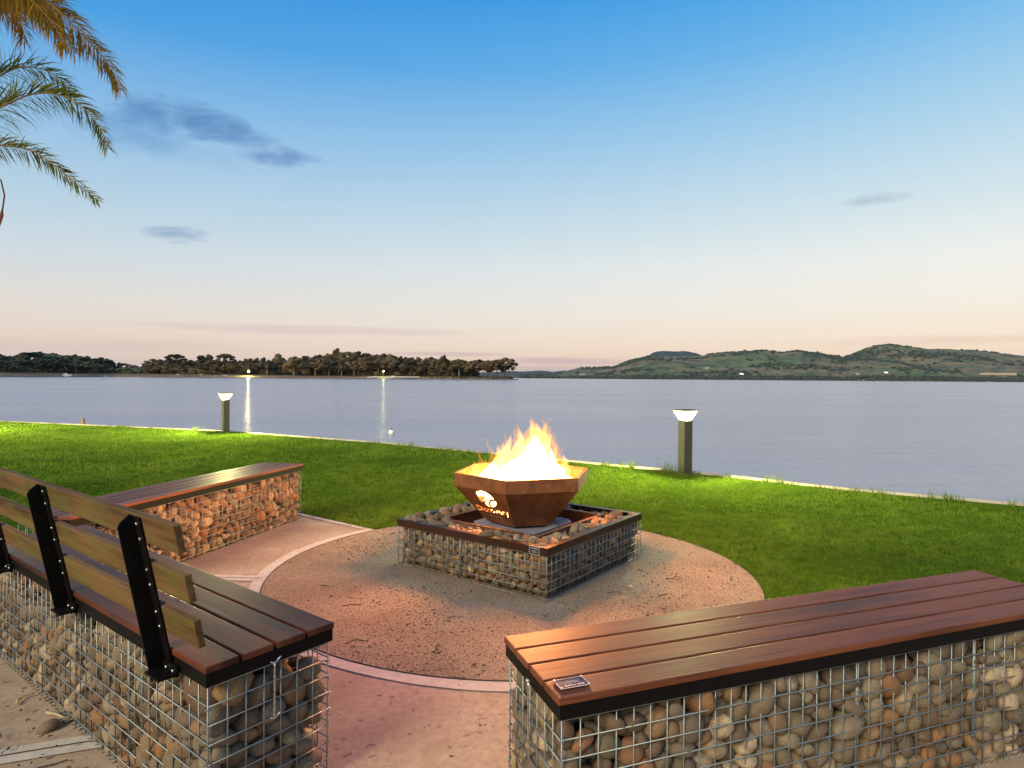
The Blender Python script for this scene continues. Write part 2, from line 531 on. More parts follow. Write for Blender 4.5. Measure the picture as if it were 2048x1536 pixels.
def mat_hill(name, cols, bush=1.0):
    m, b, p = new_mat(name)
    t = b.n('ShaderNodeTexCoord')
    v = t.outputs['Object']
    a = b.noise(v, .0035, 6, .62, .6)
    g = b.noise(v, .016, 6, .7, .3)
    s = b.noise(v, .05, 5, .7)
    c = b.ramp(a, [(.34, cols[0]), (.47, cols[1]), (.56, cols[2]), (.68, cols[1])])
    c = b.mix(b.m('MULTIPLY', b.ramp(g, [(.47, 0), (.58, 1)]), .85 * bush), c, cols[3])
    c = b.mix(b.m('MULTIPLY', b.ramp(s, [(.5, 0), (.62, 1)]), .6 * bush), c, cols[3])
    b.link(c, p.inputs['Base Color'])
    p.inputs['Roughness'].default_value = 1
    p.inputs['Specular IOR Level'].default_value = .1
    bump(b, p, g, .5, 12)
    return m
M['hill'] = mat_hill('grazed_hillside', ((.12, .19, .075), (.17, .18, .09), (.26, .19, .12), (.055, .08, .062)))
M['hill_dark'] = mat_hill('wooded_hill', ((.055, .08, .085), (.06, .085, .09), (.065, .085, .09), (.045, .068, .075)), .4)
M['range'] = simple('far_range', (.05, .07, .08), 1, 0, .1, .001, 0, .1)

def mat_shore():
    m, b, p = new_mat('peninsula_ground')
    t = b.n('ShaderNodeTexCoord')
    v = t.outputs['Object']
    s = b.n('ShaderNodeSeparateXYZ'); b.link(v, s.inputs[0])
    a = b.noise(v, .03, 5, .65)
    h = b.m('ADD', s.outputs[2], b.m('MULTIPLY', a, .6))
    c = b.ramp(b.m('MULTIPLY_ADD', h, .25, .3), [(.1, (.06, .036, .024)), (.22, (.14, .08, .05)), (.36, (.30, .175, .11)), (.6, (.22, .13, .075)), (.85, (.13, .11, .045))])
    c = b.mix(b.ramp(b.noise(v, .12, 5, .7), [(.45, 0), (.6, .7)]), c, (.06, .065, .028))
    b.link(c, p.inputs['Base Color'])
    p.inputs['Roughness'].default_value = 1
    return m
M['shore'] = mat_shore()

def mat_emit(name, col, s):
    m = bpy.data.materials.new(name); m.use_nodes = True
    b = NB(m.node_tree)
    m.node_tree.nodes.remove(m.node_tree.nodes['Principled BSDF'])
    e = b.n('ShaderNodeEmission'); e.inputs[0].default_value = (*col, 1); e.inputs[1].default_value = s
    b.link(e.outputs[0], m.node_tree.nodes['Material Output'].inputs[0])
    return m
LAMP = (1, .90, .36)
M['lamp_glass'] = mat_emit('lit_lamp_pane', (1, .95, .50), 3.2)
_nt = M['lamp_glass'].node_tree; _b = NB(_nt)
_tr = _b.n('ShaderNodeBsdfTransparent'); _mx = _b.n('ShaderNodeMixShader'); _mx.inputs[0].default_value = .45
_b.link(_tr.outputs[0], _mx.inputs[1]); _b.link(_nt.nodes['Emission'].outputs[0], _mx.inputs[2]); _b.link(_mx.outputs[0], _nt.nodes['Material Output'].inputs[0])
M['bulb'] = mat_emit('lit_bulb', (1, .9, .45), 40)
M['window_lit'] = mat_emit('lit_window', (1, .8, .5), 2.5)

def mat_flame(name, col, s):
    m = bpy.data.materials.new(name); m.use_nodes = True
    b = NB(m.node_tree)
    m.node_tree.nodes.remove(m.node_tree.nodes['Principled BSDF'])
    e = b.n('ShaderNodeEmission'); e.inputs[0].default_value = (*col, 1); e.inputs[1].default_value = s
    ab = b.n('ShaderNodeVolumeAbsorption'); ab.inputs[0].default_value = (.7, .45, .25, 1); ab.inputs[1].default_value = 9
    ad = b.n('ShaderNodeAddShader'); b.link(e.outputs[0], ad.inputs[0]); b.link(ab.outputs[0], ad.inputs[1])
    b.link(ad.outputs[0], m.node_tree.nodes['Material Output'].inputs['Volume'])
    return m
M['flame_core'] = mat_flame('flame_core', (1, .64, .28), 85)
M['flame_tongue'] = mat_flame('flame_tongue', (1, .54, .14), 34)
M['flame_wisp'] = mat_flame('flame_wisp', (1, .38, .07), 11)

def mat_ember():
    m = bpy.data.materials.new('glowing_embers'); m.use_nodes = True
    b = NB(m.node_tree)
    m.node_tree.nodes.remove(m.node_tree.nodes['Principled BSDF'])
    t = b.n('ShaderNodeTexCoord')
    a = b.noise(t.outputs['Object'], 22, 4, .6)
    c = b.ramp(a, [(.35, (1, .32, .05)), (.6, (1, .62, .22))])
    e = b.n('ShaderNodeEmission'); b.link(c, e.inputs[0]); b.link(b.m('MULTIPLY_ADD', a, 12, 4), e.inputs[1])
    b.link(e.outputs[0], m.node_tree.nodes['Material Output'].inputs[0])
    return m
M['ember'] = mat_ember()

# ================================================================== SETTING
FC = Vector((.0091, 4.1551, 0)); FR = 1.5353       # gravel circle
PC = Vector((.0816, 4.3867, 0)); PANG = .92718     # fire pit centre and turn
# -- lake
g = MB(); g.add([(-16000, -60, -.85), (16000, -60, -.85), (16000, 16000, -.85), (-16000, 16000, -.85)], [(0, 1, 2, 3)])
tag(g.build('lake_water', M['water']), kind='structure')
# -- shoreline of the lawn
SH = [(-60, 30), (-30, 23.4), (-18, 18.7), (-13.5, 16.87), (-6.5, 14.42), (-2.28, 12.02), (-.02, 10.33), (1.8, 8.98), (2.36, 8.68), (3.88, 7.33), (5.25, 6.50), (7.6, 4.7), (14, -.5), (40, -18)]
def lerp_shore(x):
    for (a, b_), (c, d) in zip(SH, SH[1:]):
        if a <= x <= c: return b_ + (d - b_) * (x - a) / (c - a)
    return SH[-1][1]
def offset_line(pts, d):
    out = []
    for i, p in enumerate(pts):
        a = Vector(pts[max(i - 1, 0)]); b_ = Vector(pts[min(i + 1, len(pts) - 1)])
        t = (b_ - a).normalized()
        out.append((p[0] + t.y * d, p[1] - t.x * d))
    return out
SW_IN = offset_line(SH, .07)       # towards the lawn
SW_OUT = offset_line(SH, -.06)
wallm = MB()
n = len(SH)
vs = [(*p, .004) for p in SW_IN] + [(*p, .012) for p in SW_OUT] + [(*p, -1.3) for p in SW_OUT] + [(*p, -1.3) for p in SW_IN]
fs = []
for i in range(n - 1):
    for k in range(4):
        a, c = k * n, ((k + 1) % 4) * n
        fs.append((a + i, a + i + 1, c + i + 1, c + i))
wallm.add(vs, fs)
sw = wallm.build('sea_wall', M['seawall'])
tag(sw, 'low concrete lake wall edging the lawn along the water', 'wall')
# ground under everything on our side of the lake
ground_poly = SW_IN + [(40, -60), (-60, -60)]
CIRC = [(FC.x + FR * math.cos(2 * PI * k / 120), FC.y + FR * math.sin(2 * PI * k / 120)) for k in range(120)]
CONC = [(-1.15, 5.23), (-1.95, 5.84), (-2.30, 5.90), (-2.92, 3.55), (-3.6, 3.3), (-4.2, 1.5), (-4.2, -6), (4.2, -6), (4.2, 1.6), (2.3, 2.72), (1.37, 3.42), (.2, 4.0)]
poly_sheet('lawn', ground_poly, 0, M['lawn'])
poly_sheet('concrete_path', CONC, .004, M['concrete'])
poly_sheet('gravel_circle', CIRC, .008, M['gravel'])
# kerb band round the part of the circle that borders concrete
a0, a1 = math.atan2(5.23 - FC.y, -1.15 - FC.x), 2 * PI + math.atan2(3.42 - FC.y, 1.37 - FC.x)
nn = 90
ring = []
for k in range(nn + 1):
    a = a0 + (a1 - a0) * k / nn
    ring.append((FC.x + (FR + .001) * math.cos(a), FC.y + (FR + .001) * math.sin(a)))
for k in range(nn, -1, -1):
    a = a0 + (a1 - a0) * k / nn
    ww = .078 + .006 * math.sin(a * 7)
    ring.append((FC.x + (FR + ww) * math.cos(a), FC.y + (FR + ww) * math.sin(a)))
poly_sheet('kerb_band', ring, .0075, M['kerb'])
# thin steel edging standing between band and gravel
em = MB()
for k in range(nn):
    a, b_ = a0 + (a1 - a0) * k / nn, a0 + (a1 - a0) * (k + 1) / nn
    q = []
    for (aa, rr) in ((a, FR - .006), (b_, FR - .006), (b_, FR - .001), (a, FR - .001)):
        q.append((FC.x + rr * math.cos(aa), FC.y + rr * math.sin(aa)))
    em.prism(q, -.01, .0105)
tag(em.build('garden_edging', M['litter']), kind='structure')
def strip(name, p, q, wd, z, mat):
    p, q = Vector(p), Vector(q); t = (q - p).normalized(); nrm = Vector((-t.y, t.x)) * wd / 2
    return poly_sheet(name, [tuple(p + nrm), tuple(q + nrm), tuple(q - nrm), tuple(p - nrm)], z, mat)
# control joints: pale trowelled bands with a dark saw cut in each
for (p, q) in (((-1.535, 3.93), (-2.9, 3.98)), ((-1.25, 2.23), (-3.6, 1.35))):
    strip('joint_band', p, q, .10, .0095, M['kerb'])
    strip('saw_cut', p, q, .006, .0125, M['litter'])
strip('path_edge', (-1.13, 5.19), (-2.28, 6.05), .05, .009, M['kerb'])

# -- grass blades
def inside(poly, x, y):
    poly = np.array(poly); c = np.zeros(len(x), bool)
    j = len(poly) - 1
    for i in range(len(poly)):
        xi, yi = poly[i]; xj, yj = poly[j]
        m_ = ((yi > y) != (yj > y)) & (x < (xj - xi) * (y - yi) / (yj - yi + 1e-12) + xi)
        c ^= m_; j = i
    return c
rng = np.random.default_rng(4)
def scatter(n, x0, x1, y0, y1, dmin, dmax):
    x = rng.uniform(x0, x1, n); y = rng.uniform(y0, y1, n)
    shy = np.interp(x, [p[0] for p in SW_IN], [p[1] for p in SW_IN])
    k = (y < shy - .02) & (np.abs(x) < .93 * y + 1.0)
    d = np.hypot(x, y)
    k &= (d >= dmin) & (d < dmax)
    jit = .02
    k &= ~inside(CONC, x + rng.normal(0, jit, n), y + rng.normal(0, jit, n))
    k &= np.hypot(x - FC.x, y - FC.y) > FR + rng.normal(.0, .012, n)
    # bare strip along the wall in places
    nz = np.array([noise.noise(Vector((a * .9, 3.3, 0))) for a in x[k]])
    xs, ys = x[k], y[k]
    bare = (shy[k] - ys) < (.10 + .22 * np.clip(nz + .25, 0, 1))
    keep = ~bare | (rng.random(len(xs)) < .12)
    return xs[keep], ys[keep]
BV, BT = [], []
def blades(x, y, per, rad, hmin, hmax, wid, bias=0.0):
    n_ = len(x)
    X = np.repeat(x, per) + rng.normal(0, rad, n_ * per); Y = np.repeat(y, per) + rng.normal(0, rad, n_ * per)
    N = len(X)
    big = np.repeat(np.array([noise.noise(Vector((a * 1.1, b_ * 1.1, 0))) for a, b_ in zip(x, y)]), per)
    hh = rng.uniform(hmin, hmax, N) * (1 + .5 * big)
    th = rng.uniform(0, 2 * PI, N); lean = rng.uniform(.1, .95, N) * hh; la = rng.uniform(0, 2 * PI, N)
    wx, wy = np.cos(th) * wid * rng.uniform(.6, 1.3, N), np.sin(th) * wid * rng.uniform(.6, 1.3, N)
    v = np.zeros((N, 3, 3), np.float32)
    v[:, 0] = np.c_[X - wx, Y - wy, np.zeros(N)]; v[:, 1] = np.c_[X + wx, Y + wy, np.zeros(N)]
    v[:, 2] = np.c_[X + np.cos(la) * lean, Y + np.sin(la) * lean, hh]
    BV.append(v.reshape(-1, 3))
    tone = np.clip(rng.normal(.5, .22, N) + big * .35 + bias, 0, 1)
    BT.append(np.repeat(tone, 3))
x, y = scatter(52000, -8, 8, 2.5, 8, 0, 6.4); blades(x, y, 18, .018, .012, .031, .0021)
x, y = scatter(46000, -11, 9, 4, 12, 6.4, 10); blades(x, y, 10, .025, .015, .036, .0038)
x, y = scatter(60000, -17, 8, 7, 20, 10, 26); blades(x, y, 6, .035, .018, .045, .0070)
# longer fringe against the wall
shx = rng.uniform(-15, 7, 900)
fr = np.array([max(0, noise.noise(Vector((a * .7, 8.1, 0)))) for a in shx])
k = rng.random(900) < fr * 1.5
shx = shx[k]
shy = np.interp(shx, [p[0] for p in SW_IN], [p[1] for p in SW_IN]) - rng.uniform(.02, .10, len(shx))
blades(shx, shy, 10, .03, .03, .075, .004)
for (tx, ty, hh_, cnt) in ((1.62, 8.95, .15, 8), (1.35, 9.15, .11, 6), (3.2, 7.8, .13, 6), (4.6, 6.78, .13, 8), (5.3, 6.35, .16, 8), (-1.9, 11.6, .12, 5), (2.15, 8.62, .2, 4), (-7.1, 14.4, .16, 4)):
    xx = rng.normal(tx, .09, cnt); blades(xx, rng.normal(ty, .05, cnt), 12, .03, hh_ * .5, hh_, .004, .2)
V_ = np.concatenate(BV); T_ = np.concatenate(BT)
gme = big_mesh('grass', V_, 3, np.arange(len(V_)), M['blade'], T_)
tag(link_mesh('grass', gme), 'short green lawn grass growing down to the lake wall', 'grass', kind='stuff')

# -- loose gravel
N = 15000
aa = rng.uniform(0, 2 * PI, N); rr = FR * np.sqrt(rng.random(N)) * .995
gx, gy = FC.x + rr * np.cos(aa), FC.y + rr * np.sin(aa)
dens = np.array([noise.noise(Vector((a * 1.3, b_ * 1.3, 2))) for a, b_ in zip(gx, gy)])
k = rng.random(N) < np.clip(.45 + dens * 1.3, .08, 1)
gx, gy = gx[k], gy[k]
N = len(gx)
s_ = rng.lognormal(math.log(.0034), .42, N)
octv = np.array([(1, 0, 0), (-1, 0, 0), (0, 1, 0), (0, -1, 0), (0, 0, 1), (0, 0, -1)], float)
octf = np.array([(0, 2, 4), (2, 1, 4), (1, 3, 4), (3, 0, 4), (2, 0, 5), (1, 2, 5), (3, 1, 5), (0, 3, 5)])
ang = rng.uniform(0, 2 * PI, N)
P = octv[None] * (s_[:, None, None] * rng.uniform(.6, 1.3, (N, 6, 1)))
P[:, :, 2] *= .7
ca, sa = np.cos(ang)[:, None], np.sin(ang)[:, None]
PX = P[:, :, 0] * ca - P[:, :, 1] * sa + gx[:, None]; PY = P[:, :, 0] * sa + P[:, :, 1] * ca + gy[:, None]
PZ = P[:, :, 2] + .008 + s_[:, None] * .3
gv = np.stack([PX, PY, PZ], 2).reshape(-1, 3)
gi = (octf[None] + (np.arange(N) * 6)[:, None, None]).ravel()
tag(link_mesh('gravel', big_mesh('gravel', gv, 3, gi, M['stone_fill'])), 'fine loose gravel strewn over the round pit floor', 'gravel', kind='stuff')

# -- leaf litter on concrete, left corner and path
lx = np.concatenate([rng.normal(-1.75, .28, 260), rng.uniform(-.7, .15, 46), rng.uniform(-2, -.8, 30)])
ly = np.concatenate([rng.normal(2.15, .24, 260), rng.uniform(1.2, 2.6, 46), rng.uniform(3.9, 5.2, 30)])
N = len(lx)
ls = rng.uniform(.003, .010, N); la_ = rng.uniform(0, 2 * PI, N)
q = np.array([(-1, -.4), (1, -.3), (.7, .5), (-.6, .45)])
lv = np.zeros((N, 4, 3))
for i in range(4):
    ox, oy = q[i]
    lv[:, i, 0] = lx + (ox * np.cos(la_) - oy * np.sin(la_)) * ls; lv[:, i, 1] = ly + (ox * np.sin(la_) + oy * np.cos(la_)) * ls
    lv[:, i, 2] = .017 + rng.uniform(-.001, .004, N)
tag(link_mesh('leaf_litter', big_mesh('leaf_litter', lv.reshape(-1, 3), 4, np.arange(N * 4), M['litter'])), 'dark crumbs of leaf litter scattered on the concrete', 'leaf litter', kind='stuff')

# ================================================================== STONES
def variant(k, sub=2):
    r = random.Random(100 + k)
    bm = bmesh.new(); bmesh.ops.create_icosphere(bm, subdivisions=sub, radius=1)
    e = r.uniform(2.0, 2.9)
    ax = (r.uniform(.85, 1.1), r.uniform(.62, .85), r.uniform(.38, .62))
    planes = [(Vector((r.gauss(0, 1), r.gauss(0, 1), r.gauss(0, 1))).normalized(), r.uniform(.78, .95)) for _ in range(5)]
    off = Vector((r.uniform(0, 50),) * 3)
    for v in bm.verts:
        p = v.co.normalized()
        q = (abs(p.x) ** e + abs(p.y) ** e + abs(p.z) ** e) ** (-1 / e)
        p = p * q
        for n_, d in planes:
            s = p.dot(n_) - d
            if s > 0: p -= n_ * s * .75
        p *= 1 + .10 * noise.noise(p * 1.3 + off)
        v.co = Vector((p.x * ax[0], p.y * ax[1], p.z * ax[2]))
    me = bpy.data.meshes.new('stone'); bm.to_mesh(me); bm.free()
    me.polygons.foreach_set('use_smooth', [True] * len(me.polygons))
    me.materials.append(M['stone'])
    return me
STONE = [variant(k) for k in range(12)]
STONE_LO = []
for k in range(12):
    me = variant(k, 1)
    v = np.empty(len(me.vertices) * 3); me.vertices.foreach_get('co', v)
    f = np.empty(len(me.loops), np.int32); me.loops.foreach_get('vertex_index', f)
    STONE_LO.append((v.reshape(-1, 3), f)); bpy.data.meshes.remove(me)

# settled positions of the stones in the long cage and in the square ring cage
# eight whole numbers per stone: x, y, z in mm, rotation (quaternion x, y, z times 99), size in mm, shape
BENCH_FILL = [
77,25,16,-13,13,78,34,10,68,141,18,-2,71,-69,29,6,36,331,24,-13,17,-62,48,0,205,37,17,-72,66,-13,40,10,168,252,14,95,6,8,30,2,
169,350,29,7,-75,-17,33,4,323,42,21,70,69,-1,56,9,200,231,12,16,17,40,24,7,456,25,12,92,-32,-14,28,10,332,313,34,14,-11,-63,63,5,
514,139,15,-79,53,-21,32,2,511,258,29,96,18,1,51,5,613,45,21,17,-96,14,56,9,601,232,30,42,-88,-14,68,4,681,333,17,45,86,18,40,4,
754,108,27,-42,-86,22,57,2,735,320,32,27,2,70,61,8,799,21,42,53,-57,47,49,10,877,137,26,5,-15,36,44,6,783,349,13,-96,19,6,30,4,
930,131,17,-16,-1,86,39,8,936,310,35,-86,-41,5,71,6,976,91,21,16,-8,50,41,3,1013,298,18,-17,8,-21,44,9,1158,40,25,-23,7,93,47,7,
1151,255,28,4,13,-52,58,11,1229,93,20,-3,-97,-18,36,1,1231,340,18,-98,8,12,42,4,1333,26,14,-16,6,89,32,8,1366,137,29,-6,-22,-76,52,1,
1400,333,27,4,-24,72,50,1,1459,23,29,-22,-47,-82,49,2,1488,331,31,95,15,-20,63,0,1619,77,37,21,76,17,46,1,1626,126,15,-8,29,94,36,2,
1596,277,23,79,-56,-11,45,6,1681,30,16,-36,91,-16,39,10,1676,334,24,16,6,11,50,11,1785,24,17,96,14,12,40,4,1753,335,27,-15,-24,-90,49,0,
1864,44,22,-4,-20,-68,55,10,1985,257,19,64,75,3,50,9,1865,298,33,-95,-17,19,67,2,2040,77,19,-61,74,21,37,7,2048,233,23,6,22,76,42,1,
2078,335,30,-72,39,-37,45,0,20,132,31,61,42,-39,33,6,54,182,33,-29,6,14,60,7,125,280,30,-8,21,96,60,7,124,30,17,18,23,53,37,2,
122,130,19,34,-91,11,40,11,196,321,39,-30,61,-41,55,8,263,49,49,2,-61,-40,68,0,347,108,14,10,98,-4,32,4,236,262,25,57,-78,-10,59,4,
409,58,45,-19,0,43,80,1,335,228,24,93,-31,-7,43,7,418,274,30,17,-7,-61,75,9,520,76,25,-48,85,15,58,11,428,144,18,-16,6,83,34,3,
448,346,21,9,-95,-26,45,2,536,43,69,5,18,4,57,5,571,301,23,61,-77,9,43,6,736,28,13,-98,-1,-14,34,9,681,273,19,-4,13,1,39,11,829,79,29,-6,-18,53,57,0,
879,236,22,-23,-17,-34,40,11,827,307,45,21,10,-80,80,1,930,23,34,82,-3,9,54,8,949,259,60,34,-21,42,34,5,884,338,13,34,-92,-13,31,10,
1100,26,18,69,68,-13,35,7,1090,239,22,-76,-33,-46,31,2,1170,97,18,22,-5,-54,36,7,1237,284,19,16,-96,-16,44,11,1314,131,13,23,-7,-57,24,1,
1201,143,28,82,-45,-27,40,7,1311,277,26,8,96,11,54,0,1385,46,30,61,74,-22,61,0,1369,241,37,-46,-41,63,54,0,1402,281,74,-16,-8,-88,54,5,
1515,135,22,-38,89,-6,43,7,1433,271,26,-26,0,0,49,6,1575,340,27,57,39,40,36,5,1582,98,23,-38,72,-25,34,2,1639,284,23,43,20,85,31,3,
1695,128,29,15,-14,-56,58,0,1765,236,23,97,-5,-16,44,1,1742,291,15,6,17,82,31,11,1820,124,23,-6,20,-79,42,1,1834,231,23,-97,-5,-2,41,5,
1818,334,30,34,-18,91,50,10,1979,49,23,-60,-76,10,50,11,1877,128,26,69,69,-13,48,6,1946,331,27,28,93,11,50,1,2073,52,51,64,8,-66,51,6,
2013,142,34,-58,-55,29,65,2,2075,276,37,-50,-57,-57,42,6,109,72,21,-39,-16,59,36,8,18,207,70,-58,-58,39,36,3,40,265,36,24,-11,8,55,1,
196,101,15,6,9,-52,36,4,173,230,53,32,90,-25,32,3,246,140,49,82,-17,32,42,6,283,356,14,-60,18,-7,27,2,330,55,92,-36,74,-30,67,7,
341,108,47,80,48,30,43,11,495,19,31,14,-49,84,37,10,564,99,61,31,31,-32,34,0,542,345,23,-3,62,-75,43,6,687,54,30,-85,-47,20,57,6,
722,135,80,31,90,23,74,4,668,282,63,76,-63,-6,65,4,890,68,60,-31,77,-7,55,9,856,228,63,18,-95,1,33,1,877,89,16,-38,90,2,30,3,983,227,45,52,69,-1,57,10,
1027,345,41,-47,-71,-41,52,0,1016,29,17,-16,-96,17,42,4,1038,102,23,10,1,48,41,5,999,353,11,11,-96,-17,26,4,1220,33,21,-60,-76,15,42,0,
1111,94,29,-65,72,0,55,1,1113,332,29,-16,-14,-9,60,8,1280,23,54,-54,39,61,57,4,1314,70,17,94,27,8,40,4,1186,319,38,-46,-32,80,42,5,
1373,90,58,-23,24,-92,34,4,1314,246,77,-93,-24,-22,58,5,1468,69,39,-41,39,60,49,11,1554,118,16,-65,58,-39,30,2,1535,273,33,-30,14,21,44,5,
1548,51,32,22,-6,-59,64,7,1562,229,49,-27,-1,-94,34,10,1546,341,69,49,11,-67,40,3,1679,48,59,-44,-3,67,55,5,1635,130,58,-5,36,77,44,3,
1696,256,25,16,-8,-64,52,11,1736,48,26,2,-25,-69,54,2,1782,272,60,-46,-34,-74,57,3,1767,337,75,73,60,20,47,0,1929,22,16,24,-5,-45,33,0,
1909,225,25,-75,-62,10,70,9,1911,349,66,19,56,-77,40,3,2081,11,23,53,-51,60,30,9,2082,96,27,60,53,53,35,7,1996,346,13,-6,14,-87,31,9,
54,75,33,-57,79,-14,63,7,127,104,53,-7,3,-94,33,4,30,277,92,-27,-92,13,43,7,236,99,48,-31,-41,-63,40,3,141,343,25,38,-48,-23,35,8,
294,124,25,-41,-81,-12,38,11,252,339,33,17,67,69,43,1,459,111,96,10,40,34,80,2,403,123,68,88,4,27,38,0,525,101,84,-74,-1,66,36,5,
478,319,62,94,-26,-14,60,3,628,127,37,88,-42,-15,67,1,580,256,78,10,-17,95,41,6,629,321,23,37,89,19,45,6,732,42,59,-93,-25,22,53,8,
658,116,94,-1,-27,74,51,3,745,274,43,31,-92,-18,34,9,785,85,57,62,-76,-9,37,8,916,321,101,-85,39,-28,59,7,929,72,15,-32,-93,-9,33,4,
993,292,66,92,-8,-34,42,3,1050,41,60,-5,2,-10,66,6,1018,89,62,-13,-43,-85,28,7,1110,278,12,12,11,53,30,4,1204,15,67,77,-13,-4,35,4,
1186,85,62,21,-40,28,43,0,1213,253,62,-47,84,24,74,10,1234,47,69,64,61,-27,50,4,1277,338,39,7,-95,9,49,4,1336,27,50,70,-31,-56,34,2,
1313,77,63,-5,-52,-44,47,8,1336,342,12,51,83,17,34,9,1454,120,37,9,92,-26,59,4,1461,349,94,29,72,-51,50,10,1536,43,88,-41,-87,15,49,7,
1615,338,39,66,-9,69,44,5,1610,21,54,46,48,-29,49,8,1817,61,58,-2,-13,-20,75,4,1805,298,93,-7,-93,21,32,1,1845,341,74,7,-97,19,44,3,
1918,80,30,-17,26,41,44,3,1969,229,47,-79,47,5,51,9,1987,353,42,86,-22,-33,29,2,2045,17,26,-70,-38,-42,34,2,2071,155,21,-22,-6,57,42,7,
2073,330,74,85,30,40,43,4,37,114,68,-16,97,-7,32,3,114,198,74,69,53,7,60,9,120,276,92,-23,-10,-25,66,3,173,64,45,22,-30,-45,64,4,
201,278,81,17,86,43,37,6,228,71,86,-86,11,-9,31,8,281,257,72,-1,14,-85,70,1,421,40,104,-97,4,16,38,10,372,240,60,16,13,-57,51,6,
592,99,86,24,-15,77,42,4,560,345,65,31,-4,15,41,8,628,37,92,-27,-48,-63,68,1,539,236,72,69,-41,-37,34,7,605,305,59,-4,-26,86,40,0,
697,122,13,31,-91,-21,26,6,689,354,66,-38,48,71,37,8,865,37,11,-6,-16,87,27,9,846,338,110,-5,-16,98,47,10,946,74,45,28,95,2,50,9,
987,335,102,-39,16,-63,47,0,976,73,80,-62,-69,32,43,4,1054,254,38,-55,31,69,53,7,1151,41,73,0,-24,-70,51,11,1131,141,73,21,25,82,55,11,
1115,323,90,15,95,-16,69,0,1227,97,68,-64,-4,-55,39,4,1277,110,41,-35,55,-75,45,3,1408,52,78,58,-78,16,61,9,1342,332,85,50,59,-37,69,5,
1485,30,76,25,44,-3,48,8,1526,341,117,-61,-49,-61,41,4,1512,97,56,-5,91,-25,32,11,1607,248,67,-15,-24,74,50,4,1642,32,105,-33,29,-81,39,6,
1763,142,37,-39,14,-81,53,8,1680,298,71,-87,-47,-3,80,10,1776,30,82,-28,89,-15,37,10,1752,313,111,-64,-74,-12,41,0,1923,25,76,-56,-8,-11,53,11,
1923,238,64,1,-2,58,24,1,2011,17,17,60,28,22,26,9,2072,196,78,55,-42,-41,68,9,2027,327,31,49,-45,-63,48,6,35,44,78,7,-4,77,58,9,
66,224,71,-6,-4,-82,41,1,95,338,37,57,67,-42,51,9,196,114,68,-43,3,20,36,4,189,244,74,-8,50,48,33,10,292,114,66,34,26,-4,35,5,
233,331,123,53,25,-15,76,7,387,96,102,77,-62,-6,45,9,331,324,97,1,16,-44,57,7,522,47,125,83,52,9,53,4,575,133,80,-3,-95,-1,24,8,
410,310,82,-14,-26,69,65,4,650,90,143,14,6,-98,57,7,543,292,64,55,35,45,40,2,712,39,114,96,4,-22,53,1,621,251,119,-81,-27,-47,45,0,
859,22,37,-44,-18,87,42,2,764,240,30,-35,-53,-4,38,3,996,13,64,53,34,-59,35,9,928,106,73,81,-57,-6,35,7,886,266,55,-46,60,-44,28,4,
1109,25,92,17,2,-81,32,0,1019,268,92,36,-38,81,41,1,1110,75,80,-18,9,41,37,8,1067,101,89,78,53,-3,47,5,1233,254,113,25,95,8,48,0,
1278,90,88,-1,-12,86,34,1,1247,145,103,-43,36,-79,61,8,1272,298,81,9,34,29,37,0,1394,21,131,-19,51,82,38,1,1380,225,116,-49,86,-5,46,9,
1500,82,85,-31,22,90,24,3,1444,125,92,-5,-5,-36,69,10,1497,295,107,-78,4,-8,70,7,1585,117,71,-6,27,-64,50,2,1578,267,96,96,-13,-7,28,5,
1737,74,71,36,-56,-27,52,2,1640,267,116,-3,-4,-98,51,4,1828,144,111,20,0,14,47,0,1807,338,116,-12,-97,12,48,0,1981,122,69,42,11,-88,42,9,
1939,134,26,-31,-90,26,51,8,1940,292,63,16,-95,-21,52,8,2024,38,65,19,81,2,51,1,2087,232,42,-67,-25,-68,30,4,2012,264,58,3,19,90,47,3,
129,107,88,31,-87,35,54,9,33,148,96,78,55,-26,55,0,48,333,118,-51,-42,-65,66,5,123,30,55,32,94,1,39,7,124,344,79,-63,34,1,49,2,
364,142,77,40,66,-59,38,9,309,92,150,-65,57,-33,52,1,408,138,142,-81,42,-38,46,5,394,257,121,12,-18,-1,80,10,474,21,91,-70,-5,-68,32,5,
541,141,121,-12,19,84,57,11,512,299,118,-12,6,-71,73,7,587,68,119,5,-32,-79,36,5,630,349,76,51,-41,62,45,11,738,104,126,2,95,24,56,9,
807,132,122,-14,92,30,45,3,665,255,103,46,86,-11,35,4,852,50,82,19,-18,-67,56,9,835,251,98,-9,-48,-86,46,11,757,311,88,-67,70,-2,80,9,
923,26,93,93,14,-11,47,6,879,108,122,-33,29,-76,51,2,936,254,102,-91,-5,17,45,4,1086,32,120,95,10,12,55,9,994,114,115,-62,26,28,49,11,
1208,62,107,-18,-49,7,40,9,1106,242,83,52,-75,-36,58,11,1337,25,90,-97,-7,17,36,6,1177,231,123,-79,-7,-17,49,11,1167,353,12,-96,11,15,24,3,
1366,132,72,58,0,-11,27,6,1364,142,122,-73,-29,34,40,4,1464,229,178,-84,-50,10,33,10,1499,38,138,34,-64,-22,48,9,1470,234,71,-28,-14,-7,46,11,
1418,326,131,34,-4,-86,54,11,1598,64,100,-34,49,-67,51,0,1558,295,67,50,-16,-21,38,0,1684,90,105,77,-8,24,60,8,1738,355,101,53,-55,57,29,7,
1909,104,73,5,3,95,57,8,1939,180,71,50,1,8,80,2,1871,253,91,-42,-89,11,63,3,2058,44,118,19,97,-9,57,11,2083,111,104,-42,-74,30,35,3,
2003,334,80,87,-45,0,49,1,99,40,89,21,-32,-60,40,5,102,221,108,44,32,-82,26,7,34,249,140,75,-50,-35,59,11,214,26,93,27,17,69,34,1,
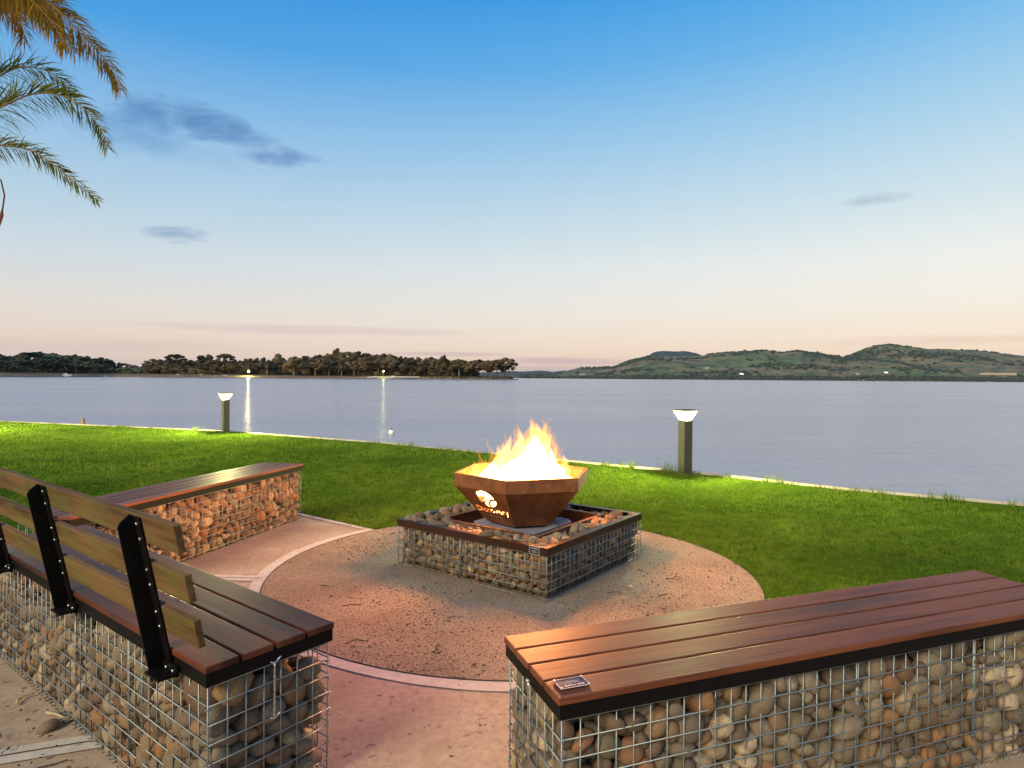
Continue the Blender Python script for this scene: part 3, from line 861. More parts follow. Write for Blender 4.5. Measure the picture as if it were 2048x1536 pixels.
252,115,95,-13,-14,65,41,0,148,329,116,-6,22,23,41,7,247,45,126,-5,10,-10,61,11,313,293,141,-86,-40,-26,52,11,373,32,139,88,-33,-29,41,7,
346,133,128,-43,-67,57,51,6,384,340,152,69,-43,28,58,3,502,77,158,-34,86,-15,49,4,567,255,160,0,0,53,69,6,587,101,144,-54,-35,-16,31,7,
579,349,117,39,-47,34,40,0,755,45,150,34,-3,85,55,3,782,279,129,5,-4,78,45,4,797,60,97,3,-14,-76,59,4,874,303,161,-62,68,21,80,5,
851,114,143,79,47,32,25,10,1048,306,64,-23,-83,-5,50,2,1126,110,159,-43,-67,34,36,4,1065,333,128,-18,96,9,60,4,1155,76,106,-3,-7,-71,54,10,
1197,330,117,82,22,-36,67,4,1262,44,114,64,75,-8,48,4,1282,130,130,25,-9,89,45,8,1284,259,120,32,-84,-27,30,7,1327,92,109,14,-11,-97,33,3,
1337,251,134,-6,-15,-55,48,11,1582,232,131,-15,-81,-47,27,1,1542,306,154,83,4,-43,39,9,1545,84,119,-34,16,48,53,8,1625,227,100,-75,62,-17,24,8,
1631,351,85,83,-39,6,28,11,1720,40,131,-31,94,0,66,2,1631,125,96,-11,-8,-68,27,4,1679,335,150,38,35,-44,65,1,1776,99,103,47,-45,-30,61,6,
1833,349,144,35,-1,92,29,3,1830,98,91,40,-89,7,25,6,1892,144,102,0,46,87,34,6,1914,312,125,11,-27,94,79,3,2074,49,184,-62,36,-67,60,4,
2043,119,79,61,-69,-17,58,7,2055,326,126,-44,-78,-39,59,4,90,136,67,46,-55,68,37,3,62,196,104,-1,5,24,38,10,139,241,146,-12,0,98,41,8,
142,71,79,-49,-25,20,32,7,200,252,122,-4,27,-52,56,4,245,100,153,-62,-12,22,52,9,381,114,181,-10,-4,93,44,5,381,252,191,-21,4,-69,74,3,
451,71,170,18,-26,-14,61,10,471,318,170,-32,44,-67,33,1,512,356,80,10,19,10,25,2,578,61,163,24,6,-38,48,10,601,300,104,-33,-89,-12,43,5,
717,115,166,-89,19,-27,41,3,680,306,120,5,11,98,66,10,809,93,133,-2,-88,-40,35,9,739,239,117,-19,20,56,41,10,932,65,88,-36,-59,-39,27,4,
1022,51,129,-84,29,-43,62,7,1059,286,168,71,63,28,80,8,1189,20,124,-10,60,-77,44,10,1169,280,118,23,14,-52,42,4,1258,25,152,9,-95,-26,42,8,
1209,263,155,91,-30,-3,47,8,1377,70,116,-28,-34,-2,58,8,1400,135,142,-35,55,-66,46,5,1370,350,148,10,-82,52,36,1,1522,120,147,-37,1,85,60,3,
1571,271,128,22,-32,-87,43,2,1458,336,163,35,44,49,34,4,1570,29,146,-73,-38,-24,63,11,1587,328,109,36,54,74,63,2,1599,125,132,94,-22,1,56,5,
1742,115,131,-58,54,-31,30,10,1740,230,111,-29,-51,80,41,5,1771,21,114,30,-23,-91,38,2,1838,85,127,81,-49,22,39,4,1828,283,133,17,-21,-89,39,1,
1844,38,119,38,-89,18,51,3,1841,343,176,-87,23,41,37,7,1986,82,59,1,89,-42,35,8,2057,206,143,19,-13,1,49,5,2076,271,149,-52,64,-34,43,5,
55,59,132,-88,45,4,70,7,23,154,154,-52,68,-28,48,2,89,274,139,69,-69,2,43,2,154,28,98,60,63,-31,48,0,105,164,137,38,91,6,73,11,
236,270,160,12,-97,-12,68,9,454,268,196,-42,-5,90,44,3,317,237,161,15,98,3,43,8,432,18,144,76,20,-25,42,11,450,339,145,-12,56,-38,42,0,
536,22,162,9,-30,19,36,0,638,36,174,29,0,67,50,1,655,254,171,77,-60,17,51,0,695,22,183,71,29,-45,44,6,738,255,155,-99,-7,-4,58,4,
860,36,121,56,77,19,46,9,831,239,156,-30,87,15,55,9,930,93,107,-88,-4,-4,37,2,889,240,207,88,22,11,60,6,1047,105,145,-46,28,32,35,4,
1158,114,143,74,-36,-47,37,7,1137,273,171,-5,-77,-30,53,1,1197,69,142,-14,4,97,39,9,1249,139,172,31,-39,-41,33,5,1273,350,115,-10,84,-51,40,3,
1326,34,134,95,16,21,45,7,1385,279,137,-57,42,10,38,5,1450,63,143,23,17,70,63,6,1459,140,136,-16,-30,92,30,4,1537,254,163,-14,20,74,42,1,
1515,28,200,-1,48,47,37,5,1552,342,167,-2,-95,24,37,1,1796,40,151,94,-4,7,40,8,1705,138,146,8,-8,-97,49,10,1669,238,155,96,-5,-10,60,2,
1809,105,168,21,96,-9,67,5,1795,238,155,15,4,-97,49,1,1771,312,149,-1,-5,-90,51,10,1864,97,98,-47,82,-18,29,8,1944,260,86,-60,9,36,30,9,
1988,41,105,51,-74,-16,45,6,2048,132,152,30,1,-77,62,7,2001,250,117,-26,-3,24,71,6,69,39,195,21,-12,-31,61,2,29,202,195,-77,-62,5,41,5,
40,276,194,-7,43,-14,52,7,200,99,109,-5,-19,25,42,11,317,18,145,-46,-33,-27,33,3,289,275,183,-12,3,-98,38,4,390,49,178,-3,-6,40,43,7,
320,335,209,-10,-90,-38,47,5,407,11,185,48,-33,54,25,11,485,132,209,-7,33,52,63,0,548,341,162,8,90,-39,53,6,658,131,184,-13,-8,98,41,5,
623,344,136,-90,-26,25,35,6,693,76,186,5,24,-83,42,7,754,333,165,-72,66,16,50,0,844,56,171,32,-7,-89,69,7,785,144,162,25,-25,-33,41,1,
799,251,196,-96,12,0,51,0,1015,144,199,-69,51,-16,72,7,1109,110,121,-36,-51,47,35,7,943,347,144,-31,21,0,39,8,1147,52,145,85,-45,24,43,4,
1208,345,162,-18,14,42,34,5,1252,84,161,-17,50,-7,50,9,1266,304,120,92,13,-33,38,10,1322,105,155,-7,96,25,61,10,1411,326,184,5,10,-54,51,5,
1467,38,192,-12,-12,46,50,2,1442,264,153,31,-82,46,39,11,1587,87,174,-39,-89,-20,39,1,1592,247,175,-8,-82,-40,40,7,1658,355,106,19,-50,83,28,6,
1662,59,176,-13,2,51,69,5,1717,275,135,-31,51,56,51,0,1740,67,175,-47,86,-1,34,0,1795,292,183,-47,-83,27,33,5,1922,73,126,-25,-3,-89,70,11,
1992,93,127,-63,38,38,34,5,1865,287,175,-66,69,24,57,4,1966,125,104,-88,23,-9,37,3,2045,204,211,14,33,-86,54,3,1945,255,146,-42,88,-17,37,4,
22,28,222,62,45,62,41,1,33,109,182,0,98,9,40,5,115,320,169,-16,-96,-2,68,8,145,64,155,-22,15,-39,75,1,199,336,205,91,5,35,55,8,
333,50,199,-42,-13,40,49,6,303,350,157,-31,-59,-73,46,8,513,27,192,94,-28,-9,33,10,440,134,189,3,57,23,30,3,570,29,200,3,10,87,42,11,
479,274,163,6,38,-90,26,7,548,352,210,-17,89,18,32,9,611,83,216,-17,2,39,60,11,585,90,293,2,-2,-24,29,1,706,351,140,-99,5,0,34,6,
781,25,189,-10,-16,-96,37,7,771,110,184,47,70,48,47,8,736,283,202,40,-46,-23,47,2,889,115,185,-62,-47,-54,37,11,806,337,153,-54,-6,75,43,3,
941,63,155,90,36,18,80,7,974,298,146,-19,-79,55,43,0,1095,47,171,-11,5,-49,57,7,1154,33,192,-37,-92,-2,41,1,1215,344,205,9,-24,15,40,0,
1215,44,199,-51,-1,85,57,1,1191,115,181,40,-2,60,56,1,1283,311,171,9,2,11,80,11,1378,49,186,-11,-16,-14,80,9,1357,254,186,15,0,63,63,7,
1419,282,224,30,1,81,67,8,1483,93,181,-83,0,-5,32,11,1359,357,187,11,9,7,24,6,1476,14,238,-56,12,30,34,10,1603,308,160,40,18,78,49,4,
1681,61,261,42,54,40,80,0,1734,229,195,96,23,0,67,4,1763,99,226,-90,-40,-5,80,11,1833,247,198,9,11,-92,49,8,1777,342,181,8,-6,-94,36,7,
1912,102,189,-11,26,-4,71,7,1978,183,155,10,33,-55,68,2,1941,335,183,-16,22,-2,38,2,1999,51,164,22,-96,13,69,6,2068,294,231,-8,-8,61,45,5,
2029,259,181,20,-32,-85,62,2,124,139,185,49,-76,-34,36,11,69,121,164,-89,19,-24,25,5,75,228,175,-47,23,73,36,0,208,96,211,1,-48,68,46,6,
183,140,160,69,-4,-62,65,0,28,348,204,-38,70,36,46,2,287,26,167,14,89,-34,37,10,258,323,198,15,44,11,49,2,430,63,221,-7,8,-53,64,3,
354,264,254,-15,58,-65,32,5,403,323,239,13,-30,93,79,6,512,58,227,17,-91,-7,58,0,516,299,208,65,66,34,70,6,683,116,223,7,-12,-56,45,9,
610,257,211,3,37,61,46,1,654,325,179,0,-17,-97,70,8,733,54,218,35,-91,8,63,4,778,314,195,-90,-36,16,35,5,821,105,201,18,-41,-28,37,7,
839,277,193,-87,44,-11,28,9,1042,38,192,-21,-20,69,40,8,1005,293,195,87,1,-28,31,1,1089,95,147,-40,67,59,24,4,1146,341,287,-64,6,-74,51,2,
999,260,184,-31,-34,-52,36,0,1126,84,212,75,59,1,54,8,1127,334,172,6,-11,5,36,3,1331,21,214,-7,-60,68,34,4,1202,291,187,-18,-4,96,39,11,
1357,102,199,-28,-1,-23,40,8,1375,338,249,18,52,-57,47,8,1452,82,209,-10,-18,-2,34,3,1433,104,186,49,35,-14,27,0,1493,289,185,-96,19,-11,52,11,
1618,36,230,42,83,22,50,0,1495,347,166,31,-58,34,44,6,1595,138,233,93,-33,9,57,8,1658,285,172,-11,67,64,47,2,1736,20,185,34,-48,75,54,9,
1886,355,175,92,6,7,27,8,1904,21,181,2,82,56,48,8,1907,225,188,-9,34,79,49,1,2009,123,196,-3,-7,95,55,4,2071,319,175,98,12,6,33,3,
2007,322,199,-40,-36,31,68,7,36,89,239,74,37,-17,50,6,75,161,186,-2,8,70,50,9,81,275,222,95,-6,-21,27,0,184,47,211,-83,43,-4,55,2,
142,211,225,-71,-48,-41,80,1,160,265,188,-63,72,1,46,4,241,41,176,5,95,-20,52,10,236,145,190,-2,27,-55,44,9,322,281,228,-37,75,-7,46,0,
361,29,231,-4,16,-8,40,3,415,142,239,-14,-53,-53,56,7,475,339,278,61,54,-45,57,9,464,26,258,-92,17,6,41,7,551,114,240,-9,76,53,49,10,
501,247,237,-82,-36,-37,44,9,619,104,264,12,-3,76,48,0,591,332,211,1,-16,-62,43,4,733,104,241,0,49,44,50,2,704,254,206,-12,-68,67,47,9,
827,37,230,93,10,25,54,7,810,355,198,-22,-49,-80,34,4,955,38,226,2,-12,-98,70,6,957,295,206,-39,-56,63,55,3,1018,76,179,-72,-22,21,30,7,
993,242,230,-60,-28,-25,41,4,982,344,182,17,-73,50,52,7,1104,101,261,6,-9,38,62,11,1205,235,210,-19,34,43,46,3,1104,350,209,77,10,-19,37,3,
1292,82,194,-9,-42,54,53,3,1271,225,188,10,10,-80,46,5,1337,338,212,-94,-30,2,45,8,1368,52,267,-15,7,92,76,6,1359,124,236,83,30,44,33,4,
1492,311,233,-66,-71,20,71,9,1621,110,197,48,-82,19,37,11,1628,303,227,-24,-22,73,77,5,1723,253,250,-17,97,7,66,0,1712,308,196,46,-20,85,50,5,
1761,24,264,-86,16,44,42,6,1817,313,191,23,85,29,28,2,1942,129,262,-70,-24,-18,66,0,1925,168,178,9,92,-35,26,8,1967,358,153,-50,-43,-62,29,10,
2003,26,223,-12,-70,68,52,2,1983,188,220,-48,59,-49,43,3,1941,278,190,26,33,85,58,0,137,32,225,83,50,22,39,7,36,243,238,26,-21,93,43,8,
68,313,217,-20,8,-33,34,0,240,43,240,-38,38,-52,62,0,150,100,198,-1,-13,-98,35,8,152,327,198,-31,-51,49,24,4,275,92,200,3,3,-35,48,4,
231,263,219,-17,12,-31,58,6,291,45,221,40,-1,-85,33,0,215,312,248,-84,-49,-17,24,6,470,15,185,58,-30,65,33,2,487,131,281,-76,-58,-8,63,0,
551,245,224,43,-5,76,41,4,568,48,249,-69,66,-10,51,4,555,327,258,86,-26,-40,48,3,635,18,210,12,-38,90,34,9,790,131,231,-36,-10,-13,45,3,
737,347,204,-8,96,14,38,9,780,72,239,45,-11,-37,38,2,818,250,239,7,-10,51,52,9,804,284,157,35,-3,71,26,3,896,113,258,-56,80,-9,75,5,
843,321,233,-42,87,15,59,4,1081,115,204,23,-74,-53,51,4,950,242,264,34,-20,-84,58,8,1014,316,250,89,-21,-25,80,6,1107,21,223,78,-24,-7,39,7,
1163,310,206,-14,-24,-90,41,10,1278,18,203,29,-65,49,50,9,1257,295,227,-78,12,-34,44,11,1305,30,255,46,-43,-14,41,4,1422,333,288,-48,-84,-16,53,7,
1437,59,243,-12,-10,65,53,8,1452,134,227,35,75,48,42,1,1509,227,229,10,98,-7,33,11,1571,17,208,54,17,-3,33,7,1566,283,182,-16,-88,23,29,5,
1450,358,192,83,17,-10,24,0,1722,37,324,-43,-76,5,47,5,1715,344,274,-47,-63,-41,59,11,1742,122,268,65,-66,33,26,7,1860,130,250,-19,11,-36,52,2,
1787,314,224,2,-9,-37,69,4,1932,41,248,9,-62,-68,63,0,1931,180,222,-31,41,-78,50,0,1866,272,265,-34,30,81,27,4,2027,91,247,32,-93,8,72,3,
2077,150,223,54,-17,-65,41,1,2083,248,199,2,-76,-24,33,7,71,35,250,18,16,90,54,2,53,204,245,30,58,-60,42,11,33,242,284,-34,-91,18,45,1,
148,156,271,-68,-25,45,39,0,100,266,194,12,-98,-4,37,4,344,111,214,-64,63,-40,49,7,122,349,223,-18,86,42,40,6,346,41,273,-7,9,-16,53,4,
310,241,309,47,29,-23,51,3,283,307,262,-29,-41,63,75,9,452,76,262,89,27,-18,42,9,547,127,298,20,-6,91,36,8,423,245,266,-13,13,19,74,9,
636,35,267,-9,-89,-12,61,2,659,258,248,9,-28,-78,51,1,610,313,260,46,0,77,64,10,670,84,248,2,-11,-66,38,0,697,321,258,-27,-59,66,69,7,
816,88,234,92,-25,20,33,2,770,329,243,-62,73,24,52,6,889,250,254,97,12,17,39,11,910,301,244,-43,-16,87,48,7,989,101,229,32,-46,62,49,9,
1027,250,281,-8,11,-93,39,5,1190,70,258,28,-52,-64,76,4,1179,138,239,29,75,-6,37,0,1106,297,219,38,-71,-32,39,6,1240,109,213,-40,-75,39,36,11,
1257,248,244,-36,60,69,42,6,1404,124,265,-20,-79,-5,53,6,1332,289,239,-3,-81,-54,47,6,1503,87,232,-62,58,-38,50,9,1529,135,259,5,-39,-82,42,10,
1546,231,234,81,-35,-38,24,6,1549,74,213,-95,-15,-22,56,11,1559,342,205,-89,-32,8,38,6,1641,104,310,-7,33,91,45,0,1692,278,305,-22,-24,-61,61,1,
1854,48,237,2,-54,18,66,1,1783,352,278,40,-51,39,43,9,1987,158,326,7,-3,-69,52,10,1845,344,229,-20,84,0,33,10,2057,26,262,6,-87,-46,52,9,
2032,180,279,1,-2,-96,80,7,1958,319,254,-94,5,-22,73,11,29,150,227,41,19,72,47,11,74,347,246,-26,-29,91,35,10,174,18,252,85,17,-17,39,2,
143,119,228,-9,-8,92,49,4,179,331,253,-25,83,-18,58,2,285,117,262,11,9,95,71,1,234,352,262,-49,-55,-62,35,6,379,99,273,-90,-30,-17,48,10,
630,321,317,-89,-41,11,61,8,482,20,312,-2,71,63,38,3,656,260,299,-2,-29,-62,53,8,530,54,288,-5,-9,84,62,7,637,353,221,56,-39,12,32,5,
707,144,255,65,68,13,36,7,741,352,293,22,61,-55,34,5,814,92,271,87,42,-23,39,6,818,295,270,-44,-8,-2,37,7,949,45,297,-95,17,20,70,8,
875,310,288,-57,60,-35,66,2,1042,46,258,-41,-61,60,64,1,1031,137,291,-96,-18,5,62,8,1092,314,278,-35,4,-89,74,4,1230,18,316,-5,80,58,44,4,
1139,228,263,-2,-88,4,42,7,1139,270,238,10,25,-79,40,0,1266,86,250,-27,-72,-1,48,1,1319,134,229,-84,-31,41,31,11,1280,344,248,19,75,-55,59,8,
1346,23,314,-10,44,84,38,6,1352,306,284,7,7,-92,49,10,1426,90,286,-20,39,-78,38,11,1415,254,275,91,8,11,48,9,1530,25,238,-46,2,-49,33,11,
1550,259,220,-90,-32,-12,43,4,1759,232,293,-60,-75,21,51,0,1795,183,402,24,-82,-26,44,0,1755,80,288,-50,-80,-17,50,1,1790,284,269,-65,-74,8,42,2,
1971,17,272,-28,-76,-48,33,0,1954,232,229,91,-4,15,38,6,1841,255,239,78,14,9,32,9,2008,31,296,5,-23,-70,33,4,2031,261,278,-72,14,27,47,10,
1952,248,276,-72,63,-3,56,7,123,33,265,71,-56,39,37,6,75,156,232,-38,12,-82,45,1,13,325,227,-50,66,-17,28,3,98,77,219,22,91,-30,40,8,
190,130,275,31,-3,67,51,7,123,294,232,-75,27,-19,51,5,271,36,294,-27,-18,31,45,5,246,348,297,-92,-24,26,31,8,290,18,254,81,-8,3,33,1,
332,307,329,-44,10,-58,80,4,436,102,298,14,-68,44,39,9,551,106,329,76,63,4,46,10,524,295,287,-3,94,11,48,3,616,37,352,-33,-15,92,69,6,
616,108,321,52,0,79,43,1,498,244,284,16,-68,-70,33,4,753,37,272,-97,7,11,62,3,759,248,264,-35,28,67,46,3,845,42,295,15,-12,96,59,11,
831,230,279,-98,5,11,50,1,765,298,274,47,85,10,31,4,947,316,311,-90,37,-13,65,6,1094,48,321,-4,-89,33,72,7,1098,335,331,46,-76,-16,43,7,
1221,90,312,12,45,63,30,5,1205,274,230,90,36,-8,40,11,1303,74,287,87,15,29,40,0,1251,138,260,-18,-29,-83,34,4,1307,345,320,-53,-71,-15,39,7,
1348,101,324,-32,-68,-64,52,1,1343,129,272,31,48,-75,41,3,1368,333,322,17,0,-42,46,8,1488,33,286,-48,28,63,58,2,1545,342,264,-66,45,16,53,1,
1584,60,279,3,98,-9,80,11,1578,132,270,-42,-36,-39,24,1,1612,307,286,9,-27,-20,44,4,1729,133,318,58,80,9,36,7,1640,240,301,-27,-84,45,43,3,
1657,342,300,16,88,-6,39,10,1808,37,274,8,-30,-58,48,2,1765,309,302,-32,26,88,47,1,1981,75,313,10,91,3,59,5,1879,308,233,-62,58,-32,52,9,
2056,30,337,49,-30,55,56,3,2081,123,287,-29,-67,1,37,11,2055,322,267,-10,-5,64,55,9,28,91,316,66,12,70,48,5,27,167,283,42,63,48,46,6,
35,314,262,27,-2,74,55,4,198,20,295,26,-64,64,42,11,170,237,309,-16,-18,39,53,1,124,338,272,40,-88,20,41,8,317,83,333,10,70,18,60,1,
205,202,370,-38,20,0,33,3,223,264,281,1,-23,48,72,11,319,20,326,63,50,-46,39,2,373,350,313,-64,-27,-57,41,2,568,43,372,14,-50,-49,32,8,
450,284,305,48,-69,26,59,1,673,80,295,-27,-7,-3,56,10,593,249,328,93,-11,-31,25,7,789,28,322,-91,-13,-23,42,9,722,117,292,-74,36,-18,36,6,
730,257,317,74,64,7,56,1,884,21,325,56,-20,-17,38,0,804,317,318,-4,-20,-32,73,11,848,118,293,-31,-2,79,41,3,878,350,344,66,15,-41,38,5,
1099,125,304,-1,15,1,39,2,1016,258,324,21,-15,53,49,8,1093,265,331,88,-2,-46,39,1,1150,100,311,23,-16,74,51,6,1188,324,244,88,-41,17,61,4,
1254,41,285,-39,74,29,56,4,1207,239,267,15,-14,95,38,5,1450,81,317,-43,71,-13,35,8,1436,247,316,-16,26,-46,28,6,1475,97,281,-15,69,22,51,8,
1489,322,290,68,61,23,57,2,1560,121,306,-7,0,94,40,3,1546,241,299,36,91,11,34,2,1593,247,246,47,-12,-78,25,8,1652,44,340,31,6,-77,56,9,
1655,353,400,22,-80,54,34,2,1797,80,326,-85,-21,27,73,9,1869,232,304,-91,14,29,51,11,1983,21,355,-3,-81,-55,51,10,1936,191,300,-82,12,16,61,0,
1849,295,262,-41,-12,49,32,4,2011,113,292,-88,-17,-27,30,4,2078,268,309,-54,22,-75,49,11,2027,308,311,71,-50,-15,44,10,72,73,277,-15,28,4,35,11,
81,165,297,-86,-19,45,72,10,78,280,261,-47,-81,-9,43,4,237,59,303,73,46,-4,36,10,126,197,294,85,-39,-15,34,11,115,275,290,-69,-62,-9,49,1,
227,19,330,23,37,-41,31,2,300,222,375,-41,-5,-43,45,2,429,341,349,26,-47,67,53,1,367,71,301,-36,-85,17,36,6,366,181,360,-34,-37,45,80,6,
417,340,298,-8,22,-95,30,1,480,65,310,12,97,-5,36,10,512,356,289,76,-20,-1,30,11,656,110,331,5,58,33,37,11,542,261,321,27,-13,-11,37,9,
677,19,299,37,-48,74,45,8,698,337,327,95,-18,-11,44,8,780,33,357,-58,74,18,38,8,873,197,357,-15,-84,-27,36,8,766,298,372,60,78,4,80,10,
920,114,339,0,-24,-70,68,2,895,265,352,30,87,-30,60,10,974,291,371,8,-30,71,56,8,1024,23,324,-23,-66,70,45,3,1027,348,300,-96,-24,3,29,11,
1180,51,348,-37,88,-24,63,3,1172,247,239,-15,75,-3,25,8,1166,270,310,-16,30,79,64,7,1271,106,308,-18,-21,-75,49,7,1288,297,279,-30,-53,12,39,2,
1301,63,330,-96,3,18,32,3,1423,335,337,-40,-84,33,33,3,1511,113,320,-36,-67,35,56,4,1435,291,310,8,27,-95,46,4,1559,42,337,-10,1,-16,63,9,
1543,284,273,26,17,-33,49,1,1707,89,330,-52,12,36,34,7,1606,349,312,19,63,-74,51,9,1804,24,339,33,-60,71,45,5,1809,258,306,-22,-4,-94,51,0,
1876,106,344,33,-23,45,39,0,1883,132,306,66,69,23,54,3,1838,335,269,-17,-13,0,42,11,2054,75,306,25,-6,48,51,0,2072,171,379,-69,-60,-22,39,0,
2069,340,300,96,23,10,37,11,96,63,315,84,52,-3,64,2,74,234,244,-69,-41,-6,24,10,64,337,301,-91,-39,6,44,7,125,93,264,-30,-24,89,49,5,
263,130,322,-10,-24,29,49,7,231,252,338,16,7,58,52,3,133,19,327,-70,11,24,44,9,280,291,316,78,-59,1,32,6,421,44,288,18,94,14,42,8,
292,160,372,-62,75,0,49,10,467,240,361,42,-64,17,38,1,538,21,343,56,61,-38,43,0,564,351,309,81,8,-6,37,7,576,103,368,9,32,-44,35,3,
552,305,343,-38,-3,38,49,0,739,66,337,-9,76,43,39,5,651,269,349,4,9,-94,66,8,855,78,344,-71,-10,-18,40,6,800,133,318,-80,48,21,43,10,
840,231,392,0,99,-1,54,4,949,165,374,14,-51,-81,46,0,957,250,393,-43,-71,-46,41,5,920,342,369,7,-97,1,41,5,978,82,340,-46,7,-87,53,0,
1028,330,360,-81,-11,-30,65,1,1030,96,333,-75,15,62,42,1,1151,336,354,-76,50,-37,44,1,1249,116,357,54,-77,31,55,3,1247,258,305,12,-55,-42,57,6,
1402,42,331,91,-34,-5,55,11,1342,263,328,-5,-44,75,74,5,1325,340,364,15,-75,-54,40,7,1522,19,317,9,-94,-11,25,1,1399,292,346,-80,18,52,27,6,
1398,261,309,12,-42,36,30,10,1450,214,375,-59,40,62,45,5,1578,305,331,-74,56,24,63,11,1749,93,376,-61,55,-53,46,8,1699,138,347,94,-28,8,46,4,
1644,309,337,-51,-49,47,38,10,1888,36,325,-93,-1,-22,63,3,1780,233,372,77,-52,-31,54,3,1723,327,339,27,95,3,52,8,1911,78,283,49,77,13,40,7,
1937,125,321,86,-47,-16,29,10,1904,265,255,-47,25,-81,36,10,2059,96,353,8,-23,-92,51,2,2029,229,317,-8,95,-23,37,10,2019,353,280,-48,39,67,34,0,
26,28,294,-59,-52,-31,48,6,31,208,348,51,-62,50,50,6,52,266,331,-19,55,33,53,1,183,75,309,-78,-21,27,70,10,155,336,311,-24,-7,-11,62,9,
274,37,356,-19,90,10,53,1,169,239,357,-17,-38,-82,39,10,249,332,331,41,-89,12,47,10,395,94,317,78,-51,-24,38,4,433,199,401,21,-85,-1,46,1,
395,298,333,52,75,19,34,6,510,56,358,-73,-22,9,63,9,497,144,350,68,-10,-58,48,1,505,330,324,-75,-58,12,46,9,629,97,381,-20,72,-60,46,7,
534,169,372,90,-27,-25,57,9,679,91,377,68,-7,26,33,7,563,222,400,-4,27,-84,50,7,667,345,371,-79,-17,0,49,6,893,103,384,-72,-66,-16,38,2,
772,210,355,-12,-43,-19,35,0,856,305,377,78,-44,-18,46,7,932,34,372,6,-37,90,61,4,901,169,364,67,-54,-31,35,1,958,351,389,85,12,-49,34,6,
961,116,387,-14,-26,-88,46,0,1007,107,372,25,89,15,30,7,1034,263,369,-90,17,36,49,8,1143,101,362,-18,-10,95,45,11,1124,175,369,0,73,-30,61,7,
1130,269,363,-18,-97,12,50,7,1191,149,393,-17,9,-97,53,10,1195,339,295,-43,-67,55,44,8,1340,63,387,-73,6,-14,80,6,1452,357,326,-36,-50,-41,26,7,
1584,107,357,91,32,-13,76,8,1442,278,358,-85,-41,22,61,0,1495,334,338,94,-15,8,47,10,1679,87,372,-20,-40,-78,38,8,1503,250,329,61,-71,-23,62,6,
1541,326,308,-70,-44,-20,32,9,1740,30,371,-48,-73,-18,43,7,1779,156,356,12,94,5,50,4,1683,336,371,68,63,-5,45,7,1857,83,385,70,67,21,69,4,
1739,162,378,76,59,2,49,8,1845,309,325,-21,18,69,67,8,1972,116,368,11,-4,-93,80,4,1909,317,303,-40,-43,46,60,11,2076,92,397,-67,-58,21,44,8,
2055,141,330,-60,-25,16,42,6,1957,337,313,51,38,61,39,2,22,45,366,57,51,38,40,5,120,126,360,-37,-4,3,76,3,30,148,373,-52,-42,27,54,0,
217,66,352,-78,-19,28,55,8,239,169,350,82,-46,-21,33,10,179,347,357,3,-88,44,47,3,362,73,366,67,-49,-52,52,10,247,218,378,19,40,36,41,5,
276,275,360,83,-13,-50,39,7,382,24,322,-13,72,-67,53,11,442,70,330,-75,63,1,49,9,481,337,382,7,53,39,46,8,475,101,362,-42,-41,-78,51,4,
478,197,367,6,-34,93,31,7,539,349,341,-46,72,-45,24,3,526,31,405,-76,-6,36,47,5,601,141,365,41,78,-44,39,7,601,308,361,-20,53,-65,34,5,
685,69,345,-30,63,-70,39,2,327,40,396,-6,-63,75,33,4,706,235,356,-13,-9,10,32,6,837,31,349,64,-47,-40,42,0,828,148,363,20,9,-30,68,4,
905,291,390,-32,-27,-89,44,0,1233,14,359,13,-52,82,26,5,994,211,388,78,39,-16,39,11,1034,298,414,-93,-32,-8,36,11,1096,99,333,-45,-21,83,26,2,
999,192,359,33,77,-51,39,2,983,355,316,-38,-48,-69,27,3,1116,49,380,-4,3,91,50,7,1208,285,354,-50,-5,-49,61,9,1195,72,405,5,-38,-89,50,5,
1272,230,365,0,-17,-90,39,3,1250,330,313,41,-48,-1,62,2,1412,95,360,-55,23,-11,54,6,1378,322,406,-64,68,28,66,7,1479,40,343,79,58,-12,49,9,
1544,354,321,-32,45,56,28,2,1623,19,355,-59,71,35,28,7,1582,220,356,-18,-4,30,77,3,1616,343,376,-42,26,0,43,7,1793,62,390,-88,7,-29,42,11,
1710,204,390,-8,94,-5,42,5,1752,267,341,-56,73,35,45,11,1853,194,383,1,-26,-12,57,10,1923,160,340,-73,-14,34,32,7,1873,349,347,81,12,-11,41,3,
1941,65,405,-17,-34,78,59,9,1964,322,375,-31,76,-54,62,5,2030,69,384,-22,-26,59,40,9,2081,205,333,-70,-13,66,42,8,2042,334,344,90,-24,-33,46,1,
61,21,352,24,-17,17,35,6,28,278,397,-75,41,-42,59,3,189,291,348,61,21,11,45,0,212,19,371,-17,79,-57,36,6,124,221,327,-90,30,-29,44,4,
100,326,380,-50,-48,-22,80,6,332,14,378,-49,27,33,33,8,309,325,406,-61,38,67,34,11,235,340,369,74,-62,-13,33,3,412,61,389,-56,33,-49,74,8,
330,252,400,14,-98,7,45,0,393,300,378,-59,-77,-20,56,11,466,41,405,60,74,4,40,6,470,137,402,-4,83,51,38,1,475,287,367,-45,-6,-44,53,11,
526,108,379,61,-11,76,46,2,398,265,418,11,-4,95,53,7,596,353,355,-8,-65,-67,39,11,719,27,338,-47,14,0,54,9,628,168,410,-60,-5,-58,70,1,
648,221,373,94,-30,-9,39,2,777,86,323,-69,-20,-57,54,4,704,158,403,5,2,51,31,10,701,223,401,-14,5,-22,59,6,1007,155,404,18,15,92,54,0,
926,202,397,62,28,-6,47,3,990,334,412,61,-78,-2,34,7,974,18,327,-49,72,43,32,2,1025,153,362,-10,16,1,37,4,1078,218,392,90,3,3,61,0,
1069,110,382,45,26,54,68,0,1196,215,367,26,95,-6,50,0,1109,322,404,-11,57,37,60,7,1469,119,378,-61,29,71,44,5,1273,174,381,-91,-11,6,49,5,
